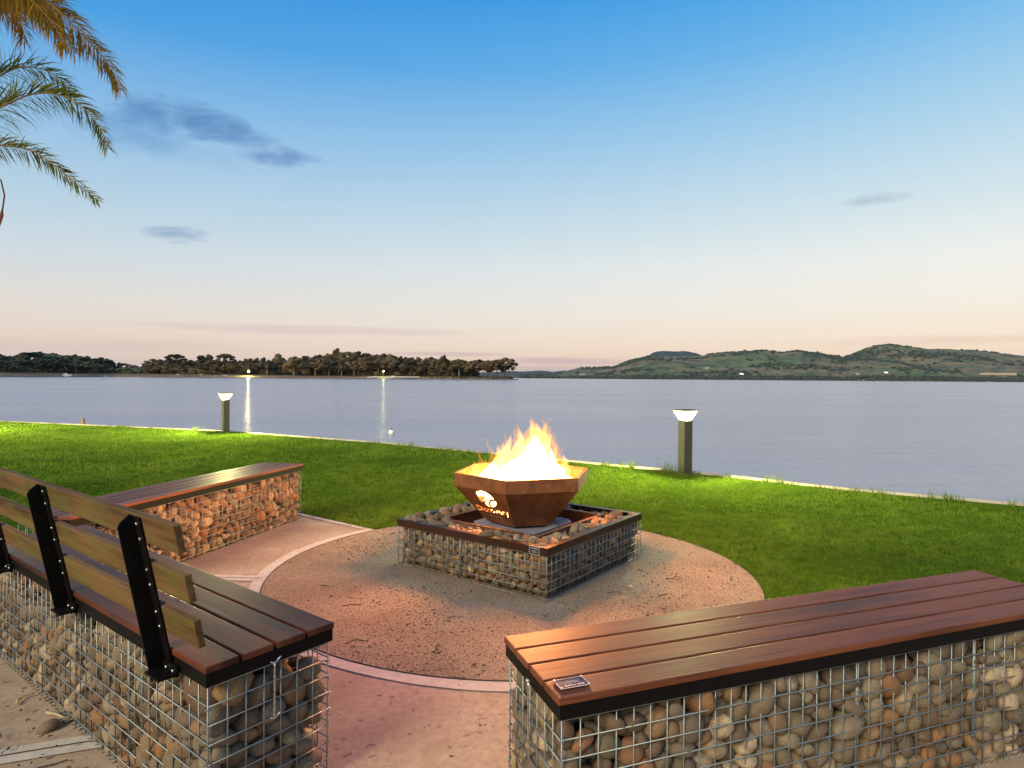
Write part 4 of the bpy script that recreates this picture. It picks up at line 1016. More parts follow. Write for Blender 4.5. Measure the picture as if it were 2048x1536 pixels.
1275,284,344,36,-67,-55,32,11,1429,30,392,58,-42,67,55,9,1411,152,377,28,-77,-39,41,0,1457,344,385,45,67,-51,50,3,1488,71,375,95,9,-24,50,2,
1517,257,389,-88,9,-7,47,8,1580,296,381,-68,-55,10,42,2,1517,12,356,23,59,-56,24,3,1614,257,397,-3,-6,-7,42,10,1621,293,371,88,31,33,33,7,
1673,28,394,79,-26,11,54,6,1643,172,354,12,47,-19,48,9,1680,268,373,-5,-37,-71,58,3,2046,31,407,-11,16,-69,28,6,1898,250,359,86,26,17,53,9,
1805,323,371,-23,-7,88,62,7,1956,175,395,82,16,19,31,5,1914,194,370,37,-42,-79,56,10,1904,349,199,-48,85,-14,26,2,2074,15,384,54,-7,8,31,11,
2042,183,348,-8,59,-61,37,2,2020,297,379,-91,16,-35,39,10,113,47,356,5,-94,9,37,9,154,304,368,-15,-77,-5,29,10,115,268,349,26,-44,-77,45,8,
234,170,390,59,19,-24,30,3,219,122,358,11,-98,-4,39,6,224,329,402,9,5,95,46,4,292,108,402,30,89,26,70,4,196,253,387,-40,2,-78,40,1,
281,340,383,-40,-51,26,38,5,250,54,392,16,-24,-5,39,10,425,147,359,20,41,-78,50,2,334,345,377,-95,12,-15,36,7,407,147,419,53,-61,0,43,7,
513,230,378,-63,-6,74,37,3,552,311,398,66,71,8,70,11,762,123,393,-1,15,-97,51,1,580,71,400,-42,-86,25,40,6,582,258,368,-2,99,3,43,9,
720,52,386,81,-57,3,53,1,489,191,406,13,-31,3,42,9,624,279,394,-59,-78,14,46,7,838,86,401,-24,-22,29,65,5,676,19,409,-49,50,26,34,6,
705,309,420,20,-13,0,75,7,791,18,391,32,-49,71,43,4,1007,247,423,-19,-95,-14,46,1,1073,277,392,16,96,13,40,0,1019,55,372,53,-51,22,46,2,
1071,184,357,-24,-1,-86,44,9,1055,351,412,-19,41,-8,28,1,1056,18,388,26,51,-73,40,11,1126,109,394,19,-35,-84,33,5,1229,336,403,-40,68,46,71,10,
1292,23,352,-36,-61,-68,57,9,1364,212,393,-2,10,-93,66,5,1291,274,390,1,6,99,61,9,1543,184,406,11,-44,-41,37,8,1497,167,383,-29,-53,-78,55,10,
1510,215,386,23,30,-85,35,6,1536,289,366,-77,-61,1,40,9,1590,26,392,-35,52,50,41,6,1613,105,411,3,6,79,69,4,1533,345,367,44,-79,30,44,9,
1779,23,401,15,-55,75,43,3,1492,213,417,-7,-46,50,35,5,1657,205,382,66,-20,-38,31,2,2044,349,394,-57,4,23,40,3,1676,144,388,10,-36,22,52,5,
1752,308,407,15,-25,-69,68,11,2029,181,385,21,-94,-18,25,3,1980,246,345,-15,-16,-33,80,4,2052,239,397,-19,-20,86,42,3,2023,21,389,79,10,-59,28,7,
2075,238,365,72,-64,12,33,5,2075,304,373,-51,32,-76,48,7,184,102,406,-18,5,-97,53,8,85,201,348,57,-70,6,45,2,17,331,324,21,-58,-15,47,9,
147,35,373,25,38,80,48,10,135,201,380,-85,-29,-41,52,11,
]
PIT_FILL = [
112,110,24,-89,31,-16,41,0,135,179,33,-19,10,91,60,1,162,302,25,-12,-50,33,36,0,153,353,29,-69,-14,-40,39,6,10,505,13,-74,-48,43,21,2,
151,579,15,12,-17,0,36,10,24,615,12,17,6,31,29,10,170,775,15,41,-27,-64,21,3,40,829,22,8,-21,90,43,5,17,882,25,17,50,25,33,0,
29,1067,21,-38,-89,-11,41,0,17,1132,13,38,-90,-5,24,6,163,122,17,-3,-1,96,40,4,100,1159,21,-20,78,51,31,9,203,163,21,4,-51,-85,35,6,
210,1153,14,49,-63,-32,22,9,332,164,19,21,-69,36,25,1,339,1020,23,13,-96,-20,43,1,421,134,32,30,-2,57,58,8,416,1147,18,13,18,-45,33,1,
512,147,31,23,56,-24,42,7,516,1056,23,-94,20,-14,46,6,646,34,18,26,94,-12,40,11,516,1150,15,18,-3,-38,29,3,719,42,28,95,14,8,58,0,
686,1146,20,29,4,-94,29,5,768,25,21,22,81,21,29,3,806,1146,16,-3,-12,-13,37,4,800,42,18,-11,18,78,36,2,881,1124,26,10,8,-63,60,10,
965,37,19,-6,-16,-58,41,11,949,1141,18,6,-16,49,31,1,1041,27,24,5,-28,-95,47,6,1140,126,25,18,-25,-85,45,4,1030,255,14,-27,94,-1,32,4,
1111,371,17,-91,-33,0,34,7,1049,452,30,16,56,72,44,4,1154,571,15,-58,78,-3,29,6,1022,588,24,77,-57,-24,48,0,1014,637,15,25,-1,33,33,2,
1132,818,20,11,-18,-91,48,8,1138,896,19,13,97,8,43,11,1153,1154,10,-7,25,95,21,0,1121,1157,22,-19,78,52,31,8,103,37,16,-88,43,-10,38,10,
158,248,32,67,5,-67,39,1,14,284,31,71,7,-67,33,10,21,357,11,9,-95,-26,23,2,42,463,19,21,-1,-26,45,8,162,499,28,40,70,-44,32,2,162,671,18,51,56,57,33,6,
155,737,42,-58,1,81,53,11,155,807,27,-17,-26,-69,36,5,141,888,24,19,-10,-61,55,10,18,956,14,8,19,77,27,7,107,1129,25,48,19,12,41,9,
212,81,15,-50,-66,30,25,4,188,1010,41,-48,-59,-56,45,8,301,31,22,13,-19,-94,44,7,259,1072,19,-20,-95,19,46,8,437,26,13,-11,-12,-77,27,11,
414,1090,22,-19,-95,20,45,0,474,13,16,-2,-57,81,23,5,456,1033,26,76,59,20,52,0,532,93,26,22,7,-70,51,0,461,1071,9,15,-5,-44,22,4,
575,144,26,5,-24,72,48,1,650,1147,14,-26,-16,67,24,10,724,165,28,-63,46,24,33,11,723,1064,21,-22,-7,62,42,7,787,154,38,27,60,-73,46,5,
826,1037,20,0,-98,-9,47,10,900,53,18,-77,-58,10,34,1,979,1016,24,96,16,14,45,6,1026,197,16,-41,-89,10,37,10,936,1064,11,-60,-77,15,24,4,
1153,54,26,-43,-39,56,41,4,1082,120,10,15,-11,97,21,11,1128,253,19,43,88,-10,44,10,1039,304,24,5,28,-6,39,1,1004,498,44,65,-4,-68,33,8,
1011,461,11,-22,17,-55,23,3,1156,621,16,-61,60,-43,30,2,1133,751,21,-4,26,-95,43,3,1025,849,20,-10,-75,-64,37,6,1012,941,12,-1,10,-37,28,4,
1047,900,21,-16,-97,-1,49,4,1068,1142,20,-95,13,-11,41,7,36,62,20,-23,-95,4,45,11,54,122,15,6,-18,-97,37,10,77,237,13,41,87,10,25,2,
114,326,21,29,91,26,40,11,153,433,16,-89,33,-16,33,6,38,576,21,12,11,22,50,9,24,703,17,11,8,-72,33,3,96,697,32,13,-14,-84,60,5,45,745,13,94,-25,1,35,9,
21,882,65,-27,40,-86,27,10,154,962,27,-35,-46,68,45,3,22,1157,35,45,52,-38,30,10,169,43,31,85,-47,-4,60,7,185,1137,15,-11,14,-59,36,9,
233,129,20,15,4,31,35,1,285,1016,32,57,6,-80,41,9,380,159,18,8,10,-5,33,3,386,1010,49,85,2,24,35,4,418,35,44,-42,-12,-82,35,1,
471,1123,18,20,6,91,45,10,459,82,33,-71,61,33,50,5,567,1016,15,-15,2,12,36,10,495,170,59,-61,22,49,21,4,664,1073,26,68,70,9,60,8,
654,15,50,-15,-9,-13,31,2,730,1132,21,-78,57,-15,39,5,870,105,24,27,-2,-14,52,2,758,1015,35,-41,35,68,47,1,895,150,47,72,33,-27,55,3,
874,1153,69,-73,-23,-5,32,6,984,134,26,-98,-3,12,60,11,1006,1066,13,91,37,-2,29,4,1066,74,19,4,-28,-95,36,6,1144,196,14,87,-45,13,37,9,
1146,319,17,-57,77,-5,41,9,1128,427,28,-14,-21,88,60,2,1156,481,22,-52,20,-72,34,4,1003,531,19,55,-40,-45,29,8,1074,640,20,-7,-16,-91,49,9,
1049,692,30,-29,-1,18,59,6,1012,817,26,38,38,-60,33,9,1148,871,59,-11,-54,38,39,3,1138,967,39,17,79,25,52,5,1127,1035,27,18,96,-8,50,6,
25,15,20,-56,7,18,29,7,33,244,24,-46,-7,11,40,3,71,280,17,5,20,-16,31,1,43,327,27,-7,20,-97,48,1,98,392,25,8,-20,-95,60,8,119,528,21,0,-18,37,51,10,
140,635,32,-60,54,8,44,1,154,687,72,-43,72,3,41,11,27,785,22,-69,-48,-38,31,11,45,922,29,8,-67,73,45,4,107,940,14,3,19,-97,35,9,
111,1021,18,53,81,18,42,8,240,22,33,83,21,-40,38,8,159,1067,33,-22,6,-7,60,1,287,162,30,-77,-14,-23,41,11,243,1029,58,-82,0,-46,60,7,
377,30,18,98,2,-7,49,9,354,1132,25,-2,-16,97,52,11,379,157,71,-1,-72,-19,44,2,399,1016,15,-1,18,91,34,8,475,127,11,-1,21,-92,23,0,
513,1035,55,-11,95,16,25,4,565,27,19,-34,72,-58,36,2,630,1014,36,-82,1,-54,44,6,646,152,21,-96,11,16,40,3,659,1008,11,9,-19,-94,25,8,
843,162,17,10,-96,-17,34,2,782,1092,25,-7,9,-67,44,5,848,53,27,92,-20,28,45,0,1016,981,61,-26,-19,-69,36,4,1010,62,53,50,-80,28,53,5,
1003,1133,18,-93,29,-11,42,11,1117,45,57,32,-13,-93,60,7,1075,176,24,-75,-61,10,44,5,1068,234,14,83,53,-3,31,4,1037,387,24,47,86,-14,58,10,
1012,437,65,-72,5,-61,50,8,1034,513,30,22,57,56,43,8,1110,595,30,-15,13,-14,44,2,1013,727,67,-74,-22,62,41,5,1022,742,17,-12,-97,-16,38,11,
1003,881,20,56,15,77,28,9,1051,978,25,22,96,-14,60,10,1005,1141,63,-86,-20,40,35,4,71,77,46,-25,-94,5,49,10,55,186,30,-20,-8,58,60,0,
115,242,15,-17,-97,2,33,8,161,292,63,-30,-30,58,36,10,156,468,26,66,40,-33,31,5,142,574,75,86,-9,39,58,7,86,618,37,-25,-57,76,51,11,
26,767,43,-57,72,35,32,4,114,780,21,-55,-79,22,42,2,163,846,107,-37,-46,24,33,7,51,993,33,63,73,-21,60,5,47,1131,35,-86,3,29,58,9,
261,134,60,-76,44,-29,41,1,203,1122,59,-26,-11,57,53,11,266,31,45,-63,1,-65,25,7,234,1141,20,-50,-32,51,31,5,334,122,18,82,-51,-20,36,0,
341,1071,13,17,-96,16,32,10,365,110,31,-18,-87,24,36,10,389,1048,35,-25,-55,-72,44,8,519,45,52,34,3,-81,60,11,511,1008,27,77,-29,18,36,0,
596,76,20,9,-20,94,40,3,564,1141,26,71,53,37,39,7,644,108,15,15,-18,-94,30,0,682,1143,52,-68,64,-20,34,11,692,168,40,57,18,-78,22,6,
805,1015,64,66,30,63,33,1,936,159,97,17,63,75,49,4,854,1006,46,74,8,-28,38,8,910,16,26,4,-70,-68,37,10,1070,1070,14,-18,-1,97,26,5,
1069,25,94,10,54,-82,45,5,1079,236,47,-37,-86,30,44,11,1024,234,40,98,-8,-15,32,6,1006,279,44,73,-9,-64,37,10,1042,414,56,27,58,25,25,10,
1130,528,16,-17,-96,-17,37,4,1143,691,22,22,4,-92,40,1,1060,641,55,-8,16,-83,37,2,1079,788,14,3,30,88,33,2,1011,885,87,68,-24,68,41,7,
1089,995,61,-14,7,-96,46,1,1129,1103,31,7,-16,4,54,1,80,20,54,59,-8,4,53,9,106,191,84,22,-10,9,59,9,46,283,45,-4,-4,-99,25,3,142,325,49,14,-42,89,21,0,
45,429,38,-14,96,18,44,4,33,518,25,90,23,-17,38,4,27,666,40,32,-27,55,42,5,80,788,50,24,96,-4,47,8,109,836,33,-9,-14,98,41,3,72,883,38,66,50,-20,46,1,
163,894,75,-65,22,-50,34,0,146,1158,26,27,-64,48,28,8,194,114,52,-3,-3,99,59,9,152,1002,85,0,-42,28,42,5,294,162,75,-21,-13,95,29,9,
243,1090,52,-12,45,87,34,1,331,153,52,26,21,-4,35,10,260,1119,12,82,-49,-7,25,0,389,76,19,50,-9,-83,26,2,448,1007,72,6,61,78,39,10,
477,163,29,57,-48,61,36,2,518,1106,19,31,2,44,30,4,620,118,28,29,76,-24,29,2,562,1081,17,73,10,23,30,6,704,113,27,-62,74,-3,54,0,
700,1013,12,18,-24,-87,28,2,761,84,25,74,-39,-14,36,11,776,1150,47,63,-34,6,39,0,814,97,53,26,-16,40,48,5,900,1032,19,65,-73,-6,44,8,
1053,124,52,2,-57,57,57,2,1042,1042,31,-36,-1,-20,34,5,1133,187,48,38,-12,-85,48,8,1008,196,43,-16,28,-69,27,4,1100,320,39,10,95,23,54,7,
1142,369,44,59,-7,61,38,11,1099,490,23,-25,92,26,44,8,1010,559,50,17,12,35,27,7,1155,546,45,5,65,37,31,7,1123,721,61,3,1,-72,58,8,
1027,789,44,-81,3,42,47,3,1081,840,14,-9,-8,-72,30,8,1053,899,110,-23,-47,35,31,10,1094,1133,64,-96,18,-14,51,8,25,124,39,-15,-43,-29,36,4,
21,89,78,-63,73,-17,33,5,117,283,33,19,-53,79,41,0,119,312,67,2,-8,23,34,10,17,465,77,-75,-24,60,41,4,28,569,57,28,-18,55,36,0,
164,635,87,-6,61,-9,43,9,99,667,77,-73,-66,6,36,8,35,842,72,-78,55,26,52,0,16,908,64,-11,80,-42,26,2,86,1074,26,50,-80,28,44,2,
140,1119,24,51,-11,49,32,4,238,147,100,82,21,51,42,3,211,1020,105,14,83,-13,41,11,290,110,23,-55,35,-34,41,6,279,1142,37,-4,-87,13,51,2,
300,28,58,70,67,-1,33,8,318,1069,59,90,26,-10,60,5,417,67,13,-20,15,-46,27,2,470,1133,54,80,-54,-20,45,9,463,44,70,67,70,22,47,5,
500,1013,69,41,-9,-88,37,2,529,138,66,29,-91,-12,28,1,607,1121,21,51,-83,17,40,7,625,163,75,61,-53,40,36,11,717,1092,57,-13,-14,-96,43,1,
787,30,67,6,61,36,51,2,767,1048,83,-44,9,77,60,7,926,110,12,63,75,16,33,9,939,1023,76,2,73,8,55,6,985,116,68,-94,-7,6,42,10,971,1091,40,60,77,15,60,7,
1063,53,55,33,49,10,27,5,1035,194,55,-6,20,-78,40,2,1005,232,81,-24,56,-47,32,11,1089,395,56,-21,-94,25,46,3,1085,469,62,-3,-2,83,50,3,
1062,554,46,12,-85,6,60,7,1013,651,57,29,-25,67,30,7,1066,755,41,40,-89,-13,39,1,1106,799,51,93,-21,24,46,9,1064,944,67,-21,88,38,41,10,
1005,934,55,-58,-11,77,36,10,958,1118,76,-20,19,83,24,3,22,28,70,-54,-10,80,42,3,161,310,138,64,9,66,33,1,109,239,58,10,95,21,55,6,
16,343,66,-12,82,-28,27,1,77,490,22,60,-20,-64,30,0,82,531,41,-39,-31,83,31,6,75,575,62,-71,18,-45,46,7,47,722,63,-17,30,90,60,2,
165,725,93,-31,2,93,23,10,110,955,49,-95,21,-11,41,1,43,1044,65,-23,-25,92,45,6,86,1138,70,16,9,15,42,1,189,152,96,-88,4,45,38,4,
205,1158,90,-53,-38,-54,29,10,250,74,28,4,12,-32,43,7,268,1016,166,-42,-10,-88,41,3,355,54,53,-3,8,70,48,7,362,1123,71,23,-27,-35,45,2,
409,95,58,20,3,-95,38,2,400,1084,66,81,51,0,48,2,573,121,73,68,-66,-28,60,10,543,1017,57,-73,30,59,35,10,674,140,62,-3,-26,44,43,5,
590,1054,36,-78,-20,44,51,6,710,95,78,39,-82,-38,53,5,668,1112,61,34,89,21,29,9,762,123,22,50,73,-41,33,7,820,1131,68,9,-52,44,47,6,
922,97,73,-42,82,-3,60,2,886,1036,74,41,-67,-32,54,8,968,16,60,-31,73,42,32,0,1044,1090,37,77,47,-3,47,0,1083,80,80,-11,91,-36,42,0,
1102,127,45,-20,-32,64,42,3,1135,270,61,-97,6,6,51,0,1031,261,70,16,60,41,40,10,1017,506,100,-61,-56,32,53,7,1146,499,63,62,-50,55,31,7,
1107,574,58,-4,-97,-13,26,8,1152,790,74,40,-7,75,29,8,1032,847,62,-76,-49,39,37,3,1063,903,57,-15,-89,-32,42,9,1024,945,106,-20,-9,-78,46,4,
1148,1145,66,2,54,46,35,11,110,70,59,-87,-42,18,41,9,77,135,57,-89,31,26,32,5,167,342,79,18,43,-65,25,2,25,383,21,22,-57,-78,28,10,
109,461,27,45,-23,-82,39,2,47,536,62,-68,-55,-28,38,0,28,620,52,41,-79,-41,38,6,138,680,112,94,-2,30,51,9,113,755,92,7,17,96,55,11,
61,915,80,-2,21,23,55,9,46,981,97,58,-77,18,58,1,30,1105,75,19,-5,76,45,9,141,21,74,83,-51,0,29,7,213,1110,116,-44,-80,-11,42,0,
219,163,198,-72,-41,-32,33,3,256,1021,126,39,-9,91,51,9,283,152,101,-7,9,-83,36,0,390,1144,65,-64,66,-2,30,8,425,164,120,19,77,-56,40,4,
487,1027,109,65,46,7,44,4,597,143,117,-71,65,20,50,0,527,1092,65,-18,-10,-96,60,7,593,35,42,7,10,-9,38,10,640,1145,37,-5,-13,-51,29,6,
739,35,93,55,40,66,46,1,731,1145,57,93,2,31,35,4,736,159,81,-33,44,56,41,7,658,1153,63,8,-31,-64,24,11,876,19,52,71,-48,43,32,10,
877,1022,151,56,6,-11,56,5,949,69,39,24,93,0,38,11,1005,1036,73,10,2,47,50,11,1036,100,92,14,-20,-40,45,10,1152,225,43,9,89,39,25,9,
1006,164,63,-56,45,-31,29,3,1023,361,80,51,38,37,57,0,1153,459,76,5,-62,24,41,9,1117,529,53,-9,-95,12,34,8,1135,633,41,70,57,-17,41,7,
1156,684,77,58,-12,75,28,4,1051,747,81,36,88,24,39,6,1091,849,55,2,-38,-61,56,4,1152,1079,78,48,72,25,34,3,1082,1059,79,-58,-29,20,60,11,
120,52,89,11,98,-7,41,9,21,216,55,13,1,79,28,10,40,261,80,-23,-40,76,48,5,66,316,64,-34,-89,16,50,9,135,431,79,-3,95,1,60,4,142,500,85,-45,-63,61,56,1,
158,608,136,-24,-50,44,41,3,16,655,80,35,33,66,31,6,145,818,68,-5,-7,-5,44,3,119,939,90,30,-6,72,51,4,107,1017,57,59,42,64,36,6,
86,1015,81,39,71,56,21,7,66,17,111,66,39,-51,35,3,111,1099,52,35,63,-20,34,2,323,42,85,-3,-17,-75,43,10,250,1150,95,78,24,-18,35,6,
370,112,62,-30,29,-89,28,3,334,1111,82,33,-11,-40,23,8,458,165,84,30,65,-61,34,9,535,1011,110,30,-60,55,39,3,486,130,81,-79,-7,-59,46,0,
609,1008,79,-75,-22,-43,35,6,626,138,52,5,76,-49,22,10,674,1046,75,-88,36,5,47,1,665,63,41,-10,11,92,39,10,683,1007,118,-42,-34,-32,36,0,
827,15,44,-74,-39,-25,31,0,847,1068,62,-25,29,-80,56,11,906,42,86,81,10,52,33,5,939,1152,60,-19,-71,66,38,10,924,151,157,52,53,65,44,9,
1015,944,141,8,4,20,29,7,1127,65,110,-6,-1,-99,44,0,1014,161,97,-65,68,24,28,8,1098,299,89,29,-28,6,41,2,1010,336,182,37,-44,-53,45,11,
1019,471,146,-77,28,44,41,4,1085,610,72,22,0,15,46,2,1105,659,45,-6,-39,-81,32,5,1154,725,98,-45,-18,63,30,10,1019,803,99,97,2,3,32,5,
1022,877,153,46,16,75,60,7,1135,1037,73,-40,-12,-59,38,9,1087,1155,100,61,-27,2,28,5,59,62,99,69,30,-11,37,4,32,181,88,-20,45,-57,60,6,
167,321,183,22,-52,-12,26,7,23,308,52,-19,-85,-48,21,10,152,374,150,-19,-67,-19,60,3,34,569,96,-24,91,29,37,6,43,619,93,-84,-31,21,44,3,
29,765,73,-2,47,-87,30,6,11,798,74,67,2,-68,26,8,28,858,116,45,-86,-17,35,10,127,1066,83,85,-26,38,36,2,40,1158,77,65,46,-30,27,10,
160,98,85,-84,48,11,56,4,184,1063,91,-6,85,-43,42,3,233,60,79,52,-39,-72,47,3,267,1114,77,-14,-86,-44,36,6,391,43,89,-13,7,54,50,3,
356,1015,73,0,83,-48,44,2,452,137,59,13,47,-20,26,11,426,1142,57,-35,-49,66,39,2,383,31,133,-27,-23,70,35,5,578,1033,89,35,-91,14,38,0,
649,100,74,-31,79,2,38,10,617,1092,62,67,-70,4,48,10,770,94,85,57,54,47,49,4,713,1006,67,-43,-56,-68,33,2,843,61,84,-95,18,21,60,10,
771,1115,78,48,-12,51,43,6,932,24,69,-59,42,-66,32,3,916,1159,99,16,54,-81,25,8,983,79,99,73,64,19,50,3,980,1001,96,34,-60,43,29,9,
1085,116,91,-42,-16,-66,35,8,1140,95,71,79,23,-31,28,10,1021,204,93,-59,-20,32,39,2,1146,253,120,49,-82,24,30,1,1008,475,204,-70,45,38,26,1,
1151,593,46,70,-65,15,29,9,1016,610,66,-12,-17,-97,35,7,1014,758,114,-55,-40,33,36,3,1145,829,71,-39,73,29,33,11,1011,907,205,-44,-75,45,34,9,
1138,973,95,-90,34,-23,46,11,1045,1110,92,92,9,32,56,5,98,104,78,-36,40,81,33,10,105,137,83,25,-55,78,35,6,145,214,134,82,36,-10,42,1,
136,363,70,-26,92,16,46,2,47,403,81,17,-2,42,59,7,70,482,73,93,-20,25,53,6,16,594,121,7,-28,58,26,8,64,667,68,96,-8,-23,26,5,96,845,97,-4,-73,-66,48,6,
160,930,107,25,55,15,37,3,30,1047,104,11,4,39,38,7,84,1077,69,23,-24,-59,36,3,183,24,84,0,-88,33,42,6,153,1129,79,72,64,15,58,0,
270,20,89,-8,74,54,43,2,291,1093,117,0,1,-11,60,1,331,146,92,-15,-86,-13,48,9,309,1134,63,-82,-28,47,34,0,449,140,103,-40,47,59,36,0,
457,1088,41,30,-11,76,28,2,529,42,10,6,-20,-96,24,8,526,1154,48,2,-87,-45,32,6,607,77,86,38,34,-43,49,7,642,1014,124,-84,41,-5,29,7,
675,137,117,-39,89,-21,60,0,715,1130,85,-47,-45,67,34,3,869,22,114,-74,34,41,43,7,864,1126,73,-64,59,32,22,11,897,131,122,21,-61,26,39,5,
913,1106,70,-44,-84,28,55,2,1016,24,104,-7,-10,62,31,9,976,1157,50,34,-62,33,27,4,1152,134,64,78,-59,-16,37,2,1080,173,90,-9,-91,33,60,3,
1034,243,122,-11,74,-26,28,8,1121,408,94,16,36,7,60,2,1057,428,81,-49,6,-50,32,7,1132,543,85,-2,-16,-67,55,9,1140,647,80,-22,-91,32,38,0,
1039,681,86,-24,16,-92,50,4,1084,772,74,-39,86,-21,28,10,1115,919,52,-28,-25,85,37,1,1063,935,126,67,-57,9,30,11,1152,1143,113,-72,-32,59,35,7,
23,41,153,-30,70,8,49,3,55,120,96,44,17,85,45,2,147,316,97,72,67,15,45,8,97,314,87,7,5,-82,31,9,157,457,131,-10,24,-39,35,2,25,518,87,5,95,10,33,1,
128,546,133,29,25,73,38,1,44,691,114,-11,-8,93,54,0,43,794,105,-92,-29,17,50,7,63,909,119,97,20,8,42,4,99,1017,118,93,-25,-3,55,4,
70,1107,108,-29,-94,-5,60,4,196,68,107,6,-2,28,31,7,173,1018,135,85,45,-13,41,11,318,104,67,37,-78,15,37,5,322,1150,90,-8,-1,-15,32,4,
409,131,72,6,38,-78,25,1,326,1022,128,29,55,-56,60,6,444,106,83,44,-76,-30,29,1,446,1053,85,60,57,-8,60,7,558,32,94,11,-96,-15,44,11,
570,1146,74,98,7,-8,43,6,612,26,67,-41,-81,3,34,11,625,1144,68,0,-47,-62,37,9,782,41,120,-83,-54,8,43,6,669,1124,101,-15,8,-55,58,2,
859,162,102,-31,40,53,34,0,811,1088,116,50,-83,10,51,0,919,20,115,34,-3,11,30,10,859,1062,111,-57,-23,10,40,2,973,150,134,-89,20,36,41,1,
1008,984,136,-81,-8,-55,31,5,1074,75,132,9,-9,-96,53,9,1119,223,93,-8,28,92,60,2,1159,247,84,-24,48,-34,22,6,1083,349,87,-83,34,-6,48,9,
1121,474,101,-19,-20,23,38,9,1154,511,113,7,26,-79,22,1,1033,629,117,-60,-67,-4,60,11,1091,657,80,-28,-29,-48,31,1,1124,753,103,-23,-16,26,46,5,
1058,862,91,17,53,-82,29,10,1028,998,100,59,-6,22,33,11,702,1008,243,0,-59,72,30,4,19,93,123,-45,69,-10,38,4,151,167,121,-17,78,-35,44,9,
20,318,109,63,12,-62,35,6,22,362,101,12,19,-70,33,8,57,448,129,34,69,-60,48,10,91,528,88,54,-12,-82,36,2,25,565,132,57,-77,-25,39,9,
14,741,98,-43,50,-35,30,8,160,737,129,38,66,48,38,3,131,873,67,47,-27,3,41,9,228,1011,249,-63,24,72,33,8,100,1144,147,91,0,33,40,2,
206,25,124,88,19,-30,36,5,125,1151,110,9,86,-46,39,4,283,75,73,1,-67,1,43,0,311,1001,62,63,-9,-19,22,0,375,113,104,14,-35,91,60,4,
388,1022,111,30,12,85,37,0,519,157,99,9,-31,71,30,10,365,1007,174,95,8,22,31,6,486,32,115,97,19,2,47,3,563,1071,112,86,44,-20,54,8,
658,37,79,-5,-4,-99,42,7,641,1097,86,-49,0,-83,35,10,664,67,115,39,-52,-57,35,8,752,1151,97,-5,12,-95,32,2,819,128,108,60,69,-36,60,4,
754,1087,103,-34,-15,-43,26,11,960,19,96,4,-15,98,29,8,879,1126,116,-8,7,-13,57,7,986,102,141,-96,-4,20,33,7,984,1093,80,79,58,10,28,9,
1124,111,77,24,-86,39,21,9,1136,116,107,0,52,83,45,0,1050,294,75,-15,44,10,44,10,1147,362,83,-67,57,38,32,10,1073,438,106,49,-81,-15,39,9,
1082,569,91,-48,-78,18,36,2,1139,598,101,-54,18,58,42,11,1004,674,130,-52,54,-22,29,2,1013,797,151,-66,11,-71,42,3,1094,906,89,-56,81,9,52,8,
1078,880,125,51,2,85,28,5,1104,1116,97,-85,-44,12,27,6,96,32,129,74,-20,-27,45,11,18,254,130,7,57,-6,34,3,109,311,120,12,22,-95,43,3,
93,361,97,70,-13,44,46,0,30,489,115,-24,26,-92,36,2,13,518,123,-7,63,-41,25,1,116,609,121,10,73,-13,51,4,128,713,150,38,85,15,60,8,
127,869,143,0,-8,-98,60,5,111,899,103,9,9,-84,35,10,48,1011,152,-20,-30,-14,49,5,29,1075,139,-90,37,16,41,2,117,81,114,-23,-8,54,39,2,
203,1151,135,11,48,-71,33,10,345,152,157,-38,-31,83,31,10,205,1011,181,-38,-44,-58,44,11,338,62,144,-34,75,-22,60,1,409,1139,106,42,10,-56,43,11,
384,74,121,71,-24,14,29,1,462,1147,92,96,12,14,38,0,525,89,112,17,7,-92,49,0,494,1154,75,35,-15,-91,22,1,609,41,119,-84,-40,4,51,8,
629,1040,96,-15,80,27,34,1,689,28,109,-89,-40,1,37,7,730,1081,89,35,-90,5,28,10,953,32,139,-8,-17,-77,37,9,741,1024,138,-37,-15,33,44,5,
945,96,126,41,-37,-54,39,6,821,1020,115,7,41,-46,42,3,1043,13,122,26,79,54,23,11,943,1078,108,87,-37,-21,45,4,1143,37,164,-81,1,-53,55,0,
1128,171,137,-13,-29,84,56,6,1050,319,123,83,-52,-14,55,10,1005,301,90,-45,-57,60,29,7,1052,393,98,-24,36,34,25,4,1049,468,97,68,53,11,33,6,
1030,567,123,-74,-23,-34,52,8,1097,689,113,80,29,-9,55,1,1007,708,148,36,68,-7,30,9,1030,845,99,-69,-70,-9,27,10,1090,987,113,-54,81,-17,54,7,
1096,1122,146,-30,10,-93,57,7,117,122,116,-46,35,80,28,9,16,207,130,-57,78,8,24,8,128,258,109,16,-8,34,48,9,154,395,245,70,-13,-23,34,8,
16,413,133,-18,-77,3,38,11,70,550,120,-20,69,-60,42,5,76,842,51,-38,-4,83,22,8,68,677,154,-1,-23,-96,33,8,110,250,251,-46,6,-3,33,1,
33,947,151,35,-16,62,47,2,122,1020,145,2,21,96,24,10,91,1070,146,-34,93,3,52,0,194,141,142,-10,33,-93,57,10,153,1104,135,-53,-76,-36,59,7,
270,100,109,-9,25,93,42,9,158,968,251,-83,46,28,28,1,383,161,151,-41,57,66,34,5,357,1068,101,68,-59,-22,38,3,425,76,99,-51,27,-39,27,9,
404,1081,111,-22,-17,62,41,5,535,146,155,80,-14,42,60,6,522,1125,115,6,-1,-93,50,5,618,114,159,4,30,-94,60,0,664,1042,111,-56,-78,14,25,9,
697,80,121,51,-73,-39,34,9,713,1041,105,0,7,-12,34,8,814,41,158,84,-48,-15,51,3,701,1146,122,89,-39,-11,32,7,876,99,106,-69,46,-2,35,2,
1013,1144,100,-27,-1,59,29,10,993,29,122,7,-16,-14,42,9,999,1051,124,15,20,92,58,7,1077,132,135,36,1,22,32,1,1008,217,126,-69,71,4,33,2,
